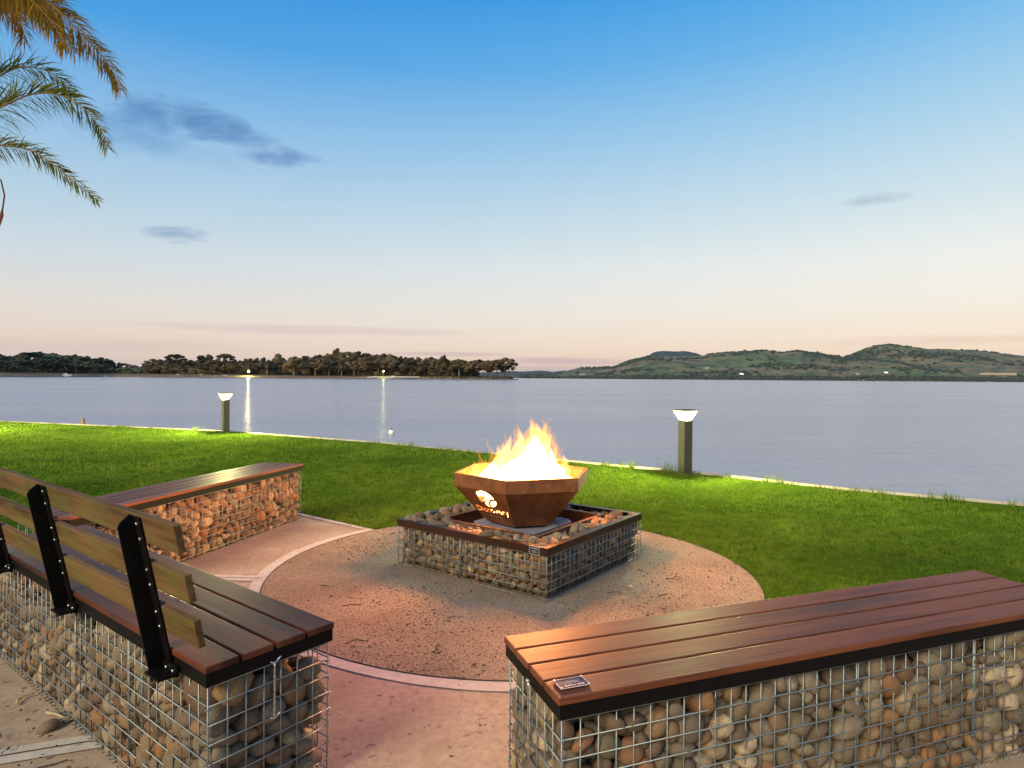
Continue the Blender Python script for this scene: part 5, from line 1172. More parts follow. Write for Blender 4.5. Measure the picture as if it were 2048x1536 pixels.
1011,266,126,-9,80,-10,42,2,1011,421,133,-76,31,54,38,3,1086,471,139,-83,-5,5,47,2,1080,504,99,54,-74,-6,42,8,1139,649,120,17,-32,-85,45,0,
1038,723,106,8,4,-18,29,2,1133,883,109,-97,1,15,45,10,1119,927,149,77,-18,46,52,1,1000,1012,181,-44,27,6,47,0,998,969,157,-25,72,0,21,9,
16,93,165,-44,-23,79,29,11,114,159,133,12,87,-5,53,9,9,281,102,50,-31,-71,25,9,114,416,119,-19,-17,18,50,8,160,520,148,-23,-79,12,37,5,
125,463,114,-62,-23,-57,27,4,152,573,167,7,6,-92,35,4,11,689,141,-64,45,-57,27,9,136,797,139,-31,55,54,60,5,112,935,140,-40,-31,-81,36,1,
16,1071,167,-7,2,54,21,0,13,1151,95,-66,43,-59,28,9,160,47,133,-21,89,-27,49,10,135,1145,187,62,62,-40,33,5,269,36,141,-20,39,77,55,3,
309,1153,113,-16,-28,-13,28,8,375,107,148,-75,57,0,29,6,358,1124,121,-61,-75,21,49,6,420,108,135,-74,-42,21,39,6,457,1102,91,-34,-22,-24,37,4,
556,22,142,-15,84,45,42,6,497,1030,162,37,-83,-14,47,7,649,163,162,77,5,-19,42,9,611,1068,136,-14,-20,-96,47,7,739,151,129,84,-46,-9,37,11,
622,1159,88,26,-77,56,26,9,858,67,128,15,-41,-67,28,5,757,1103,135,33,84,-15,52,11,878,162,167,-46,-53,-70,28,4,937,1008,200,-78,-8,-25,42,8,
1024,123,122,-14,-20,75,41,4,962,1133,111,-19,18,59,43,5,1094,37,180,-69,63,-28,41,5,1007,131,145,22,79,17,21,6,1157,209,131,81,-18,-53,24,1,
1028,386,148,-38,87,27,48,6,1124,433,140,75,-30,16,45,4,1103,551,120,-66,-25,27,36,10,1084,604,130,22,18,52,49,1,1062,727,139,-4,-23,-84,55,10,
1067,781,96,-6,-37,-92,37,10,1150,964,143,-55,-37,-54,30,9,867,1023,224,-36,-82,-42,51,1,1068,1044,146,-14,8,-97,54,4,78,101,117,-90,-36,13,32,8,
30,159,144,17,-15,-63,43,3,64,304,100,9,25,75,32,2,91,350,147,96,-8,-21,28,4,91,494,134,96,-21,14,49,7,29,482,151,-26,24,-92,35,5,
21,642,155,-71,-19,60,46,11,61,762,142,24,-31,58,48,5,49,830,147,0,-4,97,59,2,13,925,99,-50,56,-35,31,4,59,1109,155,43,-41,79,33,11,
51,1075,172,-7,3,30,31,2,137,95,146,2,99,4,40,11,273,1158,120,80,-10,-11,26,2,163,285,201,56,53,42,32,7,316,1137,153,97,-20,8,46,10,
638,170,200,9,82,-55,26,9,451,1158,132,4,-82,55,29,4,434,39,144,33,-40,-41,56,0,464,1104,135,-18,-16,50,50,4,488,166,107,70,30,29,21,2,
597,1138,116,-92,17,16,46,11,677,44,154,22,-83,-39,45,4,599,1030,122,49,28,-7,27,5,754,91,147,-75,-30,-4,59,6,649,1023,186,-72,-13,-35,59,4,
867,41,178,-90,-35,18,46,0,810,1137,146,57,-65,-37,40,5,905,60,136,81,-43,18,43,5,839,1065,146,-30,-3,4,30,4,991,51,168,-12,11,-85,60,1,
985,1058,173,-15,-48,-79,29,6,1102,116,157,62,-75,-12,37,11,1006,229,171,15,-70,-34,38,4,1018,271,184,13,-86,16,42,9,1148,308,96,-72,-46,48,43,6,
1156,451,115,29,-6,-67,24,4,1110,515,126,31,-88,-32,37,7,1152,548,128,71,38,-57,37,3,1142,788,148,83,-8,42,38,5,1089,816,116,-13,-7,-98,60,4,
1041,973,127,-20,6,94,29,7,1143,1100,108,-26,-32,-45,36,0,1050,1154,138,74,-2,-27,30,1,69,23,180,56,1,46,36,1,67,155,127,-63,41,-38,35,7,
50,343,128,41,-28,-30,43,0,16,378,194,-39,70,-24,34,11,128,391,101,-33,84,-16,21,0,160,542,196,-42,7,84,35,2,87,639,119,-51,-61,17,48,10,
103,512,229,-84,-32,-18,24,3,149,668,226,8,-85,-10,60,10,34,891,146,6,-10,97,41,7,147,955,161,92,-11,-7,46,0,24,1135,154,-23,-50,17,44,1,
131,41,155,-10,-6,-56,28,3,162,1156,149,56,-7,-12,26,5,145,196,249,52,-62,10,49,5,303,1150,179,-5,10,94,26,11,363,165,192,-60,-20,2,29,3,
397,1108,163,42,-85,7,60,7,389,27,175,0,11,50,37,0,378,1053,153,88,-19,-30,51,2,465,93,108,-54,-81,18,31,3,545,1093,161,27,-95,3,60,0,
637,23,133,-89,20,31,33,10,661,1154,144,54,-28,56,29,1,792,164,135,81,-3,5,39,9,685,1065,147,10,15,47,58,1,853,125,159,-48,29,-57,60,6,
917,1148,141,35,-85,3,31,6,916,90,164,10,30,93,44,10,955,1015,150,73,-18,-25,41,7,1038,31,195,19,15,91,41,1,1020,1107,141,-20,2,26,52,9,
1024,64,115,-42,-79,31,24,11,1149,103,163,73,37,43,39,5,1139,227,162,-21,-17,-49,46,2,1002,403,169,-32,71,-39,26,8,1148,493,130,49,84,17,27,7,
1054,512,129,-77,61,-11,32,8,1156,617,143,66,2,57,25,2,1021,673,204,0,64,-39,60,0,1101,652,236,-37,48,-44,28,9,1054,958,167,-10,-16,-94,60,8,
1151,998,137,66,-35,-53,31,1,1133,1067,159,91,0,-39,50,5,88,137,159,-44,43,55,24,9,78,217,130,67,-65,-2,50,8,41,295,156,84,-18,-40,60,6,
27,364,159,-66,62,-19,37,9,134,539,234,-73,1,-6,24,2,119,532,207,0,30,-55,37,8,17,615,193,-77,-22,-33,21,3,77,710,158,84,-37,-2,30,11,
16,769,175,13,-60,-21,42,9,152,912,209,78,21,55,51,6,137,980,208,90,32,15,60,3,62,1149,150,42,-57,-58,27,7,121,113,174,-10,-1,-55,34,8,
183,1146,204,23,16,-87,35,8,289,131,143,-75,64,-6,60,11,231,1070,158,-10,-37,-48,46,5,236,28,192,10,-17,-97,47,3,294,1067,164,97,-14,-10,35,5,
405,140,187,-24,-74,-58,48,4,446,1026,149,-1,16,41,43,11,489,81,139,-12,6,97,40,0,607,1007,146,8,-61,71,34,0,597,43,181,7,-96,8,60,8,
617,1154,161,-82,7,7,31,3,693,127,182,33,14,58,60,11,769,1153,151,-26,58,53,33,6,746,43,164,48,-15,-85,33,6,775,1008,178,46,-37,73,37,6,
982,128,176,-22,6,-22,39,8,924,1077,161,8,-92,35,52,5,1015,172,145,-19,53,47,36,10,1051,1024,180,32,3,65,32,8,1051,35,156,72,-67,-10,36,4,
1054,186,156,4,45,76,60,8,1059,243,106,68,-69,20,33,3,1112,307,134,-77,59,2,36,5,1147,463,150,-70,33,11,32,1,1037,523,173,28,-89,24,60,6,
1004,599,223,-17,54,-32,35,10,1130,715,160,-6,7,66,54,3,1014,747,173,50,-49,-69,39,4,1127,969,202,-82,4,7,50,5,1137,1039,112,-37,-89,18,39,0,
1070,1143,217,-11,-64,-65,52,3,70,88,157,-5,15,62,58,0,28,221,156,-70,-56,28,38,9,134,316,169,-68,41,-29,32,10,10,346,172,-55,1,80,21,2,
58,407,124,97,19,7,30,7,64,482,173,-32,21,-36,38,3,77,600,157,18,-29,-1,45,8,19,748,130,-22,-84,6,25,8,10,816,172,59,-17,-66,22,11,
79,971,151,-24,87,-23,36,10,126,1088,186,5,-10,-83,42,6,37,1140,203,-8,24,-88,44,9,106,65,188,-24,31,20,36,6,134,1050,125,-15,-1,-9,31,2,
215,21,157,91,18,-28,31,10,254,1141,154,-30,-13,93,46,0,325,137,196,-21,-68,49,44,1,393,1006,149,63,55,-35,29,1,469,156,151,43,49,-29,44,2,
503,1157,155,-11,78,56,36,9,511,106,171,33,-14,-26,34,10,426,1005,121,4,-61,71,29,7,682,25,192,-20,48,-48,37,0,627,1109,159,-23,-33,-70,49,7,
711,15,137,-79,5,13,37,9,741,1019,225,-14,96,16,40,11,761,157,189,-63,-3,-21,40,5,812,1152,209,21,-75,48,34,5,921,26,184,75,-2,-39,41,6,
1037,1160,173,-13,-56,-79,27,9,942,153,207,-4,-94,27,42,5,1004,1155,138,-45,50,31,36,8,1046,108,170,-85,40,-22,51,1,1066,237,189,-1,-19,75,37,4,
1078,256,147,21,15,74,58,0,1140,355,121,-50,83,-2,44,0,1133,505,176,-37,62,67,48,5,1151,556,166,60,-75,20,27,10,1126,598,147,-78,57,-16,32,6,
1068,654,161,47,33,-20,27,1,1156,909,141,59,48,38,32,10,887,1003,257,-14,-79,-54,25,7,1104,1012,171,-31,-54,-74,53,2,1064,1092,176,-33,-88,-31,29,4,
144,181,182,23,80,-52,38,5,84,166,169,36,-87,30,43,2,166,263,141,-21,-73,-1,35,4,52,351,189,19,-5,31,35,0,144,467,195,-86,-3,48,60,10,
37,542,166,-97,-18,-8,47,1,36,592,180,-54,-32,-46,45,4,30,722,156,63,21,-17,41,0,170,917,165,26,-80,-15,21,0,28,868,180,13,-10,-91,35,3,
16,921,187,13,60,45,32,7,17,1147,239,41,-17,-81,30,2,187,105,160,-72,32,25,29,1,151,1043,164,-52,-55,62,42,2,223,80,142,-37,5,50,45,5,
202,1131,168,15,-5,93,41,4,431,21,188,55,76,15,27,0,303,1029,208,-19,66,23,49,5,499,159,203,-17,62,59,39,5,477,1150,186,-76,-18,-34,41,11,
493,27,161,-40,-24,-85,38,10,551,1154,146,-24,5,0,27,9,592,130,216,-97,-9,12,60,11,590,1120,189,-21,28,74,42,8,761,13,165,-49,-33,-27,32,10,
702,1138,167,64,18,6,53,6,810,19,210,79,-19,5,45,8,815,1016,177,18,73,0,36,1,907,129,179,21,63,71,36,2,959,1129,161,60,-72,24,47,7,
1060,311,227,-43,75,-19,28,5,1026,1125,174,13,4,0,36,4,1004,179,236,66,-36,59,28,3,1146,339,246,-24,-49,-83,30,9,1050,299,181,-32,24,36,37,11,
1097,371,147,96,21,6,60,9,1033,447,172,13,-92,-13,41,7,1159,584,134,-22,-82,-6,21,4,1011,609,175,61,43,62,37,3,1057,791,158,22,-93,-23,34,7,
1123,851,153,-8,1,-48,60,1,1013,1005,239,-35,-49,18,44,4,1151,1026,192,-72,21,64,45,10,991,1150,195,38,-52,73,35,1,28,139,179,11,-2,18,35,11,
10,183,175,65,-49,-46,24,8,69,236,176,7,18,13,48,5,86,316,145,-68,58,-10,21,11,108,431,170,-55,-7,-68,46,1,20,511,190,-79,-27,-41,30,6,
109,671,181,-17,95,-17,34,11,44,687,171,87,-27,19,28,11,47,806,186,10,-81,-55,29,1,84,916,182,17,96,5,52,3,32,1045,169,-3,49,86,36,9,
90,1138,195,16,83,-11,42,3,170,62,177,-93,34,-4,42,5,184,1075,169,15,4,-78,32,8,246,113,190,-29,94,-7,60,5,256,1009,224,40,-36,27,36,6,
544,152,257,13,83,-20,46,3,361,1148,196,73,-42,31,44,0,467,53,203,-20,55,-79,38,5,463,1093,174,75,-64,-8,46,8,535,53,165,83,50,-17,42,2,
554,1028,179,-12,47,-81,60,7,643,25,208,71,-41,55,33,7,619,1068,200,-74,-32,-21,39,1,710,60,171,-25,52,-8,29,6,758,1157,194,-58,-2,12,31,8,
839,150,203,-26,-2,-64,37,10,854,1099,151,-4,5,98,33,4,955,111,168,48,85,-14,24,3,801,1029,225,67,47,31,52,2,971,30,216,-4,-9,-16,41,11,
1024,1064,181,-53,64,-51,35,7,1134,19,223,30,74,-38,41,2,1128,182,193,-53,-79,-29,60,4,1148,328,143,3,-33,73,29,9,1040,391,193,-23,-1,17,41,3,
1157,388,156,52,39,68,30,10,1108,557,160,-93,-28,-17,30,10,1118,648,156,-19,-6,-21,38,9,1093,773,169,55,33,21,43,4,1058,840,172,-62,-62,-32,41,8,
1087,892,197,8,98,4,56,6,1053,995,209,26,-69,46,39,3,1145,1135,169,-54,26,-48,44,4,47,105,210,44,-89,0,60,3,161,230,194,77,12,59,43,8,
36,364,244,-56,44,47,39,4,108,380,165,3,80,17,32,6,33,415,166,-77,-54,27,28,3,21,554,203,-61,-77,-14,29,3,54,629,127,43,35,36,21,2,
55,647,197,-19,-84,-25,49,3,162,841,182,30,6,-64,33,6,27,975,196,-58,70,-29,40,11,70,971,208,-15,-47,7,48,9,19,1085,191,-55,-4,61,32,3,
128,20,185,-11,-36,92,37,6,182,1047,211,76,-40,5,56,6,356,149,252,-36,-5,-91,44,5,260,1043,203,-21,-66,-40,27,10,362,37,204,-3,-11,-94,43,10,
363,1044,211,44,-87,11,47,5,512,97,209,-14,-9,67,45,11,418,1063,144,59,78,-14,21,9,559,116,132,-36,-3,-31,21,0,526,1137,196,79,-57,-13,33,6,
631,161,264,-13,58,-78,44,10,695,1042,198,-85,9,-48,31,4,652,74,202,76,-26,6,46,7,695,1090,185,77,-50,-25,26,4,813,167,173,-52,7,22,32,9,
790,1062,175,-19,63,-47,48,1,882,102,206,-10,27,-13,43,2,760,1010,249,-42,-87,-20,30,9,955,96,204,32,88,10,39,6,967,1049,213,50,83,10,41,7,
1112,89,189,-30,5,-31,34,5,1045,266,222,-27,58,71,30,3,1152,274,159,68,27,-66,37,3,1080,425,160,30,89,-5,41,2,1007,567,184,-50,-44,67,30,1,
1153,554,196,34,4,74,28,9,1071,619,192,-57,-75,-12,59,1,1132,655,192,34,71,60,41,6,1137,816,211,-31,-49,63,60,6,1151,915,209,47,-70,-17,42,2,
1076,1073,197,-68,-65,-22,41,11,1109,1120,185,4,-8,-50,28,10,54,147,249,7,88,-41,46,1,12,145,218,-70,3,67,30,10,116,264,147,31,0,-93,45,11,
70,396,169,26,-47,-27,44,11,22,458,176,-77,51,35,32,10,101,566,186,-3,-54,83,41,10,122,648,155,-25,-41,-81,42,9,100,730,191,15,97,-8,60,8,
68,846,189,15,27,7,47,2,36,950,232,22,-38,89,33,9,98,1030,177,9,-88,41,35,5,24,1051,197,-42,-24,14,30,10,161,124,191,51,-84,5,44,8,
116,972,248,-81,33,-29,33,6,188,152,220,-91,20,-2,41,9,244,1123,193,11,-9,88,47,8,298,61,182,78,-57,21,50,9,325,1086,184,-60,-78,9,44,9,
473,122,131,-18,74,-58,32,2,440,1030,199,-21,9,90,55,6,560,92,158,-81,24,-10,34,8,493,1102,204,-9,6,-40,41,5,515,31,218,-23,-91,2,52,2,
665,1072,194,-22,5,71,31,6,809,79,187,-16,19,-16,29,4,726,1020,183,21,90,-27,38,1,804,124,196,-46,10,-87,37,1,790,1122,183,-3,34,-75,32,3,
650,119,233,16,4,37,39,11,864,1151,169,-4,82,55,45,8,988,166,184,30,54,-76,34,8,995,1100,197,-88,-31,0,47,4,804,165,225,-62,-30,2,29,7,
1130,147,229,19,-30,-92,40,8,1104,279,190,51,26,81,60,9,1080,319,154,1,90,32,25,1,1138,453,184,13,-30,-20,33,10,1095,559,197,13,-38,82,52,4,
1153,579,177,-5,-52,-77,24,3,1146,699,205,-9,8,40,31,1,1053,723,181,84,-50,-10,36,6,1033,941,226,-3,24,77,55,1,1156,941,245,-64,-49,47,34,10,
1144,1157,211,62,-15,-4,30,8,60,30,228,29,-91,18,38,3,56,182,192,-39,43,72,41,8,90,334,173,47,-86,10,38,9,107,472,177,48,52,-67,23,1,
42,430,202,-34,-7,12,48,3,105,515,170,90,-39,12,43,8,138,607,195,53,-68,48,48,3,64,721,249,61,28,37,40,7,24,740,245,78,24,53,60,9,
48,902,225,-28,92,24,58,8,116,1089,228,16,11,-31,41,11,75,1063,202,43,-83,7,40,0,188,34,217,-3,-16,78,47,11,179,1112,210,26,14,-56,39,4,
272,169,181,-13,77,-60,24,8,237,1082,217,-6,-99,-7,44,1,359,52,240,-40,7,37,39,5,297,1125,218,-22,2,-64,58,11,397,88,170,-1,1,-74,41,9,
424,1151,178,10,-77,56,34,1,562,60,126,-92,-27,10,32,9,503,1021,264,-42,-71,-44,60,7,559,13,232,81,23,-22,27,3,708,1127,215,20,-30,81,47,4,
727,31,188,-61,73,7,35,11,728,1104,164,-94,-16,15,25,9,749,132,241,12,4,93,60,8,764,1095,204,95,9,-21,28,0,924,67,209,46,20,85,39,10,
929,1139,219,-9,69,59,55,5,938,112,242,-40,87,2,39,5,1021,1073,223,56,-79,-16,45,8,1004,127,222,31,28,19,53,1,1031,221,214,-54,-73,-3,45,8,
1096,227,255,2,17,12,39,5,1060,345,194,3,-84,-30,44,4,1013,510,235,-27,-3,88,36,2,1126,545,240,-34,74,54,50,10,1131,599,182,91,15,9,33,11,
1079,681,174,48,31,-45,29,4,1030,734,225,5,69,62,48,2,1056,883,253,-58,37,-5,42,11,784,1065,238,-3,-68,-33,29,11,1127,1108,213,16,96,16,46,8,
133,74,209,-15,1,-97,37,9,94,172,200,69,59,-27,25,2,124,345,226,10,-22,84,60,5,117,397,212,49,6,33,40,9,162,406,201,22,-61,-52,36,2,
83,545,199,32,-35,64,31,9,162,619,246,-17,-81,3,42,9,163,752,166,-37,-13,91,21,4,113,925,232,-80,-18,-56,35,11,70,778,247,-18,-51,80,50,6,
9,954,213,81,27,48,21,10,45,1097,234,3,-27,-95,51,1,113,149,187,-22,-13,-92,26,0,189,1078,256,41,88,-7,60,10,289,52,226,4,-1,-38,55,10,
201,1145,240,-38,-85,-9,31,10,449,158,232,-20,-70,-48,46,11,378,1090,233,-25,23,84,55,10,412,50,195,-41,5,66,30,3,437,1098,217,16,-35,15,42,3,
469,17,204,14,-28,93,28,8,552,1087,216,-5,-73,62,41,6,681,166,230,79,-9,11,34,4,646,1129,198,1,-14,-62,45,8,775,139,156,31,-73,57,31,10,
752,1123,181,-20,56,-23,30,11,821,69,221,-7,27,32,54,8,726,1096,230,-70,18,46,27,5,871,62,237,17,-82,27,46,3,857,1086,196,18,-21,-86,60,6,
974,165,225,0,-91,-2,27,2,920,1009,242,-74,-44,-38,32,8,1139,121,204,15,-19,-43,34,11,1153,211,237,-25,-90,-17,25,1,1079,240,224,-13,-91,-34,33,7,
1003,362,225,6,77,8,31,4,1083,521,207,71,-11,-26,29,1,1020,452,225,-2,95,25,37,3,1125,603,232,32,-83,35,57,8,1093,713,207,-53,-53,62,43,1,
1093,839,244,9,-39,-61,44,7,1098,786,247,-88,13,17,42,0,1101,1049,236,69,-57,-39,60,7,1053,1091,249,68,-39,-35,32,3,109,166,270,15,-55,76,40,2,
159,250,252,5,81,7,45,8,20,202,203,34,53,42,33,6,10,392,229,37,63,54,21,7,21,476,211,-20,-90,7,31,7,96,579,249,91,37,9,59,3,19,593,242,67,42,41,47,9,
35,674,243,86,-10,2,38,3,31,698,200,93,33,5,40,0,74,844,231,94,-28,9,37,11,111,1032,226,-70,-32,62,43,2,136,1144,228,65,69,-26,33,11,
127,136,226,-18,3,-67,53,3,121,787,250,-65,27,-52,37,4,182,98,218,-94,-29,4,39,4,240,1142,263,53,-19,51,48,1,289,134,240,33,60,59,47,6,
356,1021,257,-5,-22,-69,39,11,491,72,174,-3,96,0,34,8,418,1016,246,34,67,-63,48,2,548,80,191,82,29,7,34,2,701,1124,258,0,35,-60,41,0,
583,102,257,-82,35,15,42,3,637,1152,221,-4,-8,5,30,9,734,98,199,11,7,61,45,6,734,1073,189,80,45,-34,45,0,786,16,252,59,13,6,31,2,
643,1103,238,2,96,-19,51,9,883,16,219,33,-61,47,43,9,917,1064,236,-78,-9,-60,57,1,928,38,256,-9,19,1,52,10,1056,1041,220,-40,-77,2,38,8,
1126,82,235,1,-2,89,55,7,1001,211,242,9,-60,-6,26,10,1151,368,218,62,-42,-60,33,1,1134,334,179,10,10,-16,47,7,1079,459,200,92,-36,-2,59,4,
1051,539,224,84,36,7,38,0,1068,676,219,69,-67,14,28,4,1126,745,212,81,-2,-21,49,11,1050,799,206,21,-94,23,60,6,1044,966,264,25,93,-19,35,10,
1093,977,252,29,-13,-40,48,10,1125,1135,256,11,95,-26,53,0,18,29,220,19,57,9,37,11,108,201,205,72,-54,22,34,0,46,306,224,92,-35,11,60,4,
92,475,199,95,-12,23,25,9,71,513,199,4,29,94,39,2,168,720,245,49,-62,-25,23,3,76,605,202,71,32,-29,29,7,101,639,210,-12,-3,66,36,4,
158,808,218,58,57,37,41,1,151,870,220,-86,-5,14,37,9,47,1027,200,36,-79,-41,30,11,19,1004,237,-53,-19,75,51,9,187,66,261,-53,-11,-57,46,3,
82,955,263,18,-70,48,38,1,190,17,248,-67,55,12,26,1,263,1015,264,18,-3,-83,29,8,378,103,216,-40,61,65,60,2,330,1130,251,-38,27,-64,51,9,
449,105,191,-26,-73,-21,60,0,453,1049,234,-6,-8,-77,26,4,431,21,223,-68,3,72,27,1,638,1042,247,8,42,-65,21,5,696,107,224,-51,72,-35,37,6,
570,1143,224,-52,13,31,51,3,703,29,226,17,-8,96,47,4,759,1137,230,8,20,22,37,3,763,59,225,19,-68,-32,49,4,835,1124,173,-6,-87,-46,27,4,
846,156,238,94,4,20,36,10,587,1102,232,-37,-6,-83,23,1,1157,277,239,61,-8,75,26,6,1012,1118,243,13,-24,-95,33,0,1079,42,234,45,71,49,54,9,
1059,186,220,32,6,-15,46,10,1146,247,211,-56,34,-35,40,7,1021,307,234,15,86,39,44,7,1008,407,232,36,-29,-57,29,1,1154,411,199,-56,18,-80,32,0,
1035,577,236,-32,68,-57,51,4,1152,733,252,32,32,40,32,9,1009,884,237,67,7,15,25,10,1146,870,254,48,26,81,40,10,1148,1007,237,-1,12,46,30,9,
977,1025,253,0,-14,-74,43,3,42,66,262,73,66,-10,55,7,63,210,245,-13,29,81,58,1,111,269,200,73,65,-17,60,8,69,388,215,-95,3,22,30,0,
77,478,238,30,-13,-40,53,7,151,448,248,53,0,74,51,11,157,563,224,23,-24,-88,30,3,165,739,202,42,41,60,35,10,121,847,191,-1,20,-71,40,2,
129,839,252,-24,77,7,44,7,68,1013,243,49,-29,-80,45,5,36,1053,278,-88,25,34,44,3,129,38,235,-93,6,-14,54,10,147,1141,275,9,-88,-6,44,5,
240,110,255,-79,50,-26,56,1,269,1072,257,-73,65,7,49,3,330,92,256,85,-36,-35,38,7,386,1131,270,40,-83,16,59,5,426,96,249,70,34,9,31,8,
446,1144,224,-55,-70,-35,39,7,397,21,228,-47,-63,-12,35,8,553,1156,174,11,88,-41,28,3,607,21,229,-6,81,-50,36,8,588,1042,238,-76,-51,-7,60,8,
654,9,240,28,-53,62,21,4,681,1067,231,70,64,-18,51,8,832,106,242,-6,45,33,34,5,810,1100,217,64,68,-8,38,1,881,148,214,-57,-69,42,43,9,
939,1093,195,15,49,69,26,2,901,153,249,61,-14,-66,34,11,967,1090,237,-50,-11,-15,34,3,1001,51,253,89,-29,-28,60,10,1084,126,206,-2,-90,38,38,10,
1022,261,254,-11,48,74,41,2,1100,344,220,4,-24,-85,47,0,1126,392,190,32,-79,23,36,10,1139,479,225,-77,-60,14,47,0,1133,672,245,46,-23,-50,51,6,
1043,767,253,-52,-83,16,39,4,1152,772,243,-17,44,-69,27,3,1101,908,247,85,-37,-18,45,10,1019,1065,262,-9,20,-58,40,0,978,1138,268,18,19,15,44,0,
109,95,272,-6,-2,57,53,4,21,260,253,-21,-53,20,39,6,14,257,187,77,-6,60,35,4,26,447,262,45,49,52,58,10,151,515,227,13,-67,68,37,9,
26,642,254,43,68,-49,31,4,62,629,238,-13,52,-68,32,1,48,765,189,76,32,52,28,7,96,797,206,-89,-35,-2,44,5,18,829,212,33,70,37,42,9,
37,863,264,-84,41,-18,54,5,36,1128,280,28,-12,-88,50,4,129,25,275,-67,66,-8,34,1,143,1034,256,-64,-16,-74,42,0,350,139,221,90,19,-36,24,9,
191,1012,284,6,74,-58,38,5,468,79,246,-3,2,27,42,0,314,1018,271,-12,91,-29,40,9,416,64,229,69,-55,22,40,2,512,1051,208,-13,85,-40,37,10,
525,93,245,-14,-13,-42,40,10,510,1125,262,-76,42,-47,60,7,614,64,232,-41,-34,74,34,11,747,1070,243,-68,46,36,47,2,671,74,254,12,-20,-94,48,9,
625,1009,252,64,-9,25,49,9,813,143,264,-32,-18,35,42,5,849,1137,237,18,-10,96,46,4,469,29,258,-29,90,25,39,7,890,1125,281,-1,-11,-98,60,3,
882,110,256,12,24,90,46,0,984,1151,233,33,3,-23,29,2,1128,34,268,26,-92,-23,38,6,1056,84,211,21,-25,84,38,4,1127,184,243,5,93,24,39,6,
1074,489,239,20,97,7,45,7,1067,406,239,-6,13,-97,60,0,1015,416,204,-26,20,93,28,8,1059,677,257,-97,12,16,47,1,1068,755,224,-42,15,-4,24,4,
1023,842,241,66,-44,59,60,6,1111,937,277,30,-14,-36,37,8,1148,1032,251,-28,33,67,26,11,1149,1075,250,28,60,53,42,0,92,18,254,-32,28,-8,33,2,
14,187,244,-26,73,-12,32,10,132,291,252,58,15,-2,49,10,85,422,249,11,-91,-37,39,3,33,550,262,39,-11,45,35,0,31,526,229,78,-49,33,32,11,
90,660,252,-3,-5,-53,35,8,92,684,225,8,98,-5,40,10,120,739,235,-16,24,83,48,9,157,760,244,-36,-84,36,33,0,155,897,274,-21,-66,17,43,5,
113,1070,254,-13,-83,-51,34,4,180,130,259,-75,-14,32,47,9,82,1146,253,-48,-23,-17,53,8,248,26,256,-89,-6,-27,47,3,336,1067,270,21,29,-92,38,5,
318,18,251,-80,-50,-21,29,10,438,1064,272,-5,-32,-83,55,6,486,134,235,23,-62,25,31,5,486,1062,233,-86,27,-19,34,10,465,16,227,-16,2,-97,25,9,
390,1046,246,24,60,-43,24,0,569,56,232,29,89,-31,43,1,616,1143,255,-83,-17,34,40,8,725,74,246,-59,-45,-50,39,2,782,1115,256,4,46,-70,39,5,
735,16,255,-41,63,41,31,3,854,1079,250,7,96,-22,43,3,814,53,268,52,84,-5,48,9,829,1011,255,6,-12,97,32,0,931,89,282,11,3,85,45,1,
1042,1139,268,-2,-19,-96,40,11,1103,136,270,-3,14,57,57,0,1057,154,245,-5,-95,-19,46,4,1140,307,223,-37,38,-81,49,2,1032,354,239,31,68,-31,30,8,
]
def unpack(t):
    out = []
    for r_ in np.array(t).reshape(-1, 8):
        q = [min(99, max(-99, int(c))) / 99 for c in r_[3:6]]
        w_ = math.sqrt(max(0, 1 - sum(c * c for c in q)))
        out.append((Vector(r_[:3] / 1000), Quaternion((w_, *q)).normalized(), r_[6] / 1000 * 1.03, int(r_[7])))
    return out
BENCH_STONES, PIT_STONES = unpack(BENCH_FILL), unpack(PIT_FILL)

def lay_stones(items, parent, score, limit=300, cut=None):
    """items: (pos, quat, size, shape) in the parent's space; the best scored are single parts, the rest one filling."""
    order = sorted(items, key=lambda it: score(it[0]))
    singles = [it for it in order if score(it[0]) < cut][:limit]
    rest = order[len(singles):]
    for p_, q_, s_, k_ in singles:
        o = bpy.data.objects.new('stone', STONE[k_])
        COL.objects.link(o)
        o.parent = parent
        o.rotation_mode = 'QUATERNION'
        o.location = p_; o.rotation_quaternion = q_; o.scale = (s_, s_, s_)
    vs, fi, base_ = [], [], 0
    for p_, q_, s_, k_ in rest:
        v, f = STONE_LO[k_]
        m3 = np.array(q_.to_matrix())
        vs.append((v * s_) @ m3.T + np.array(p_)); fi.append(f + base_); base_ += len(v)
    me = big_mesh('stone_filling', np.concatenate(vs), 3, np.concatenate(fi), M['stone_fill'])
    me.polygons.foreach_set('use_smooth', [True] * len(me.polygons))
    o = link_mesh('stone_filling', me, parent)
    o['kind'] = 'stuff'

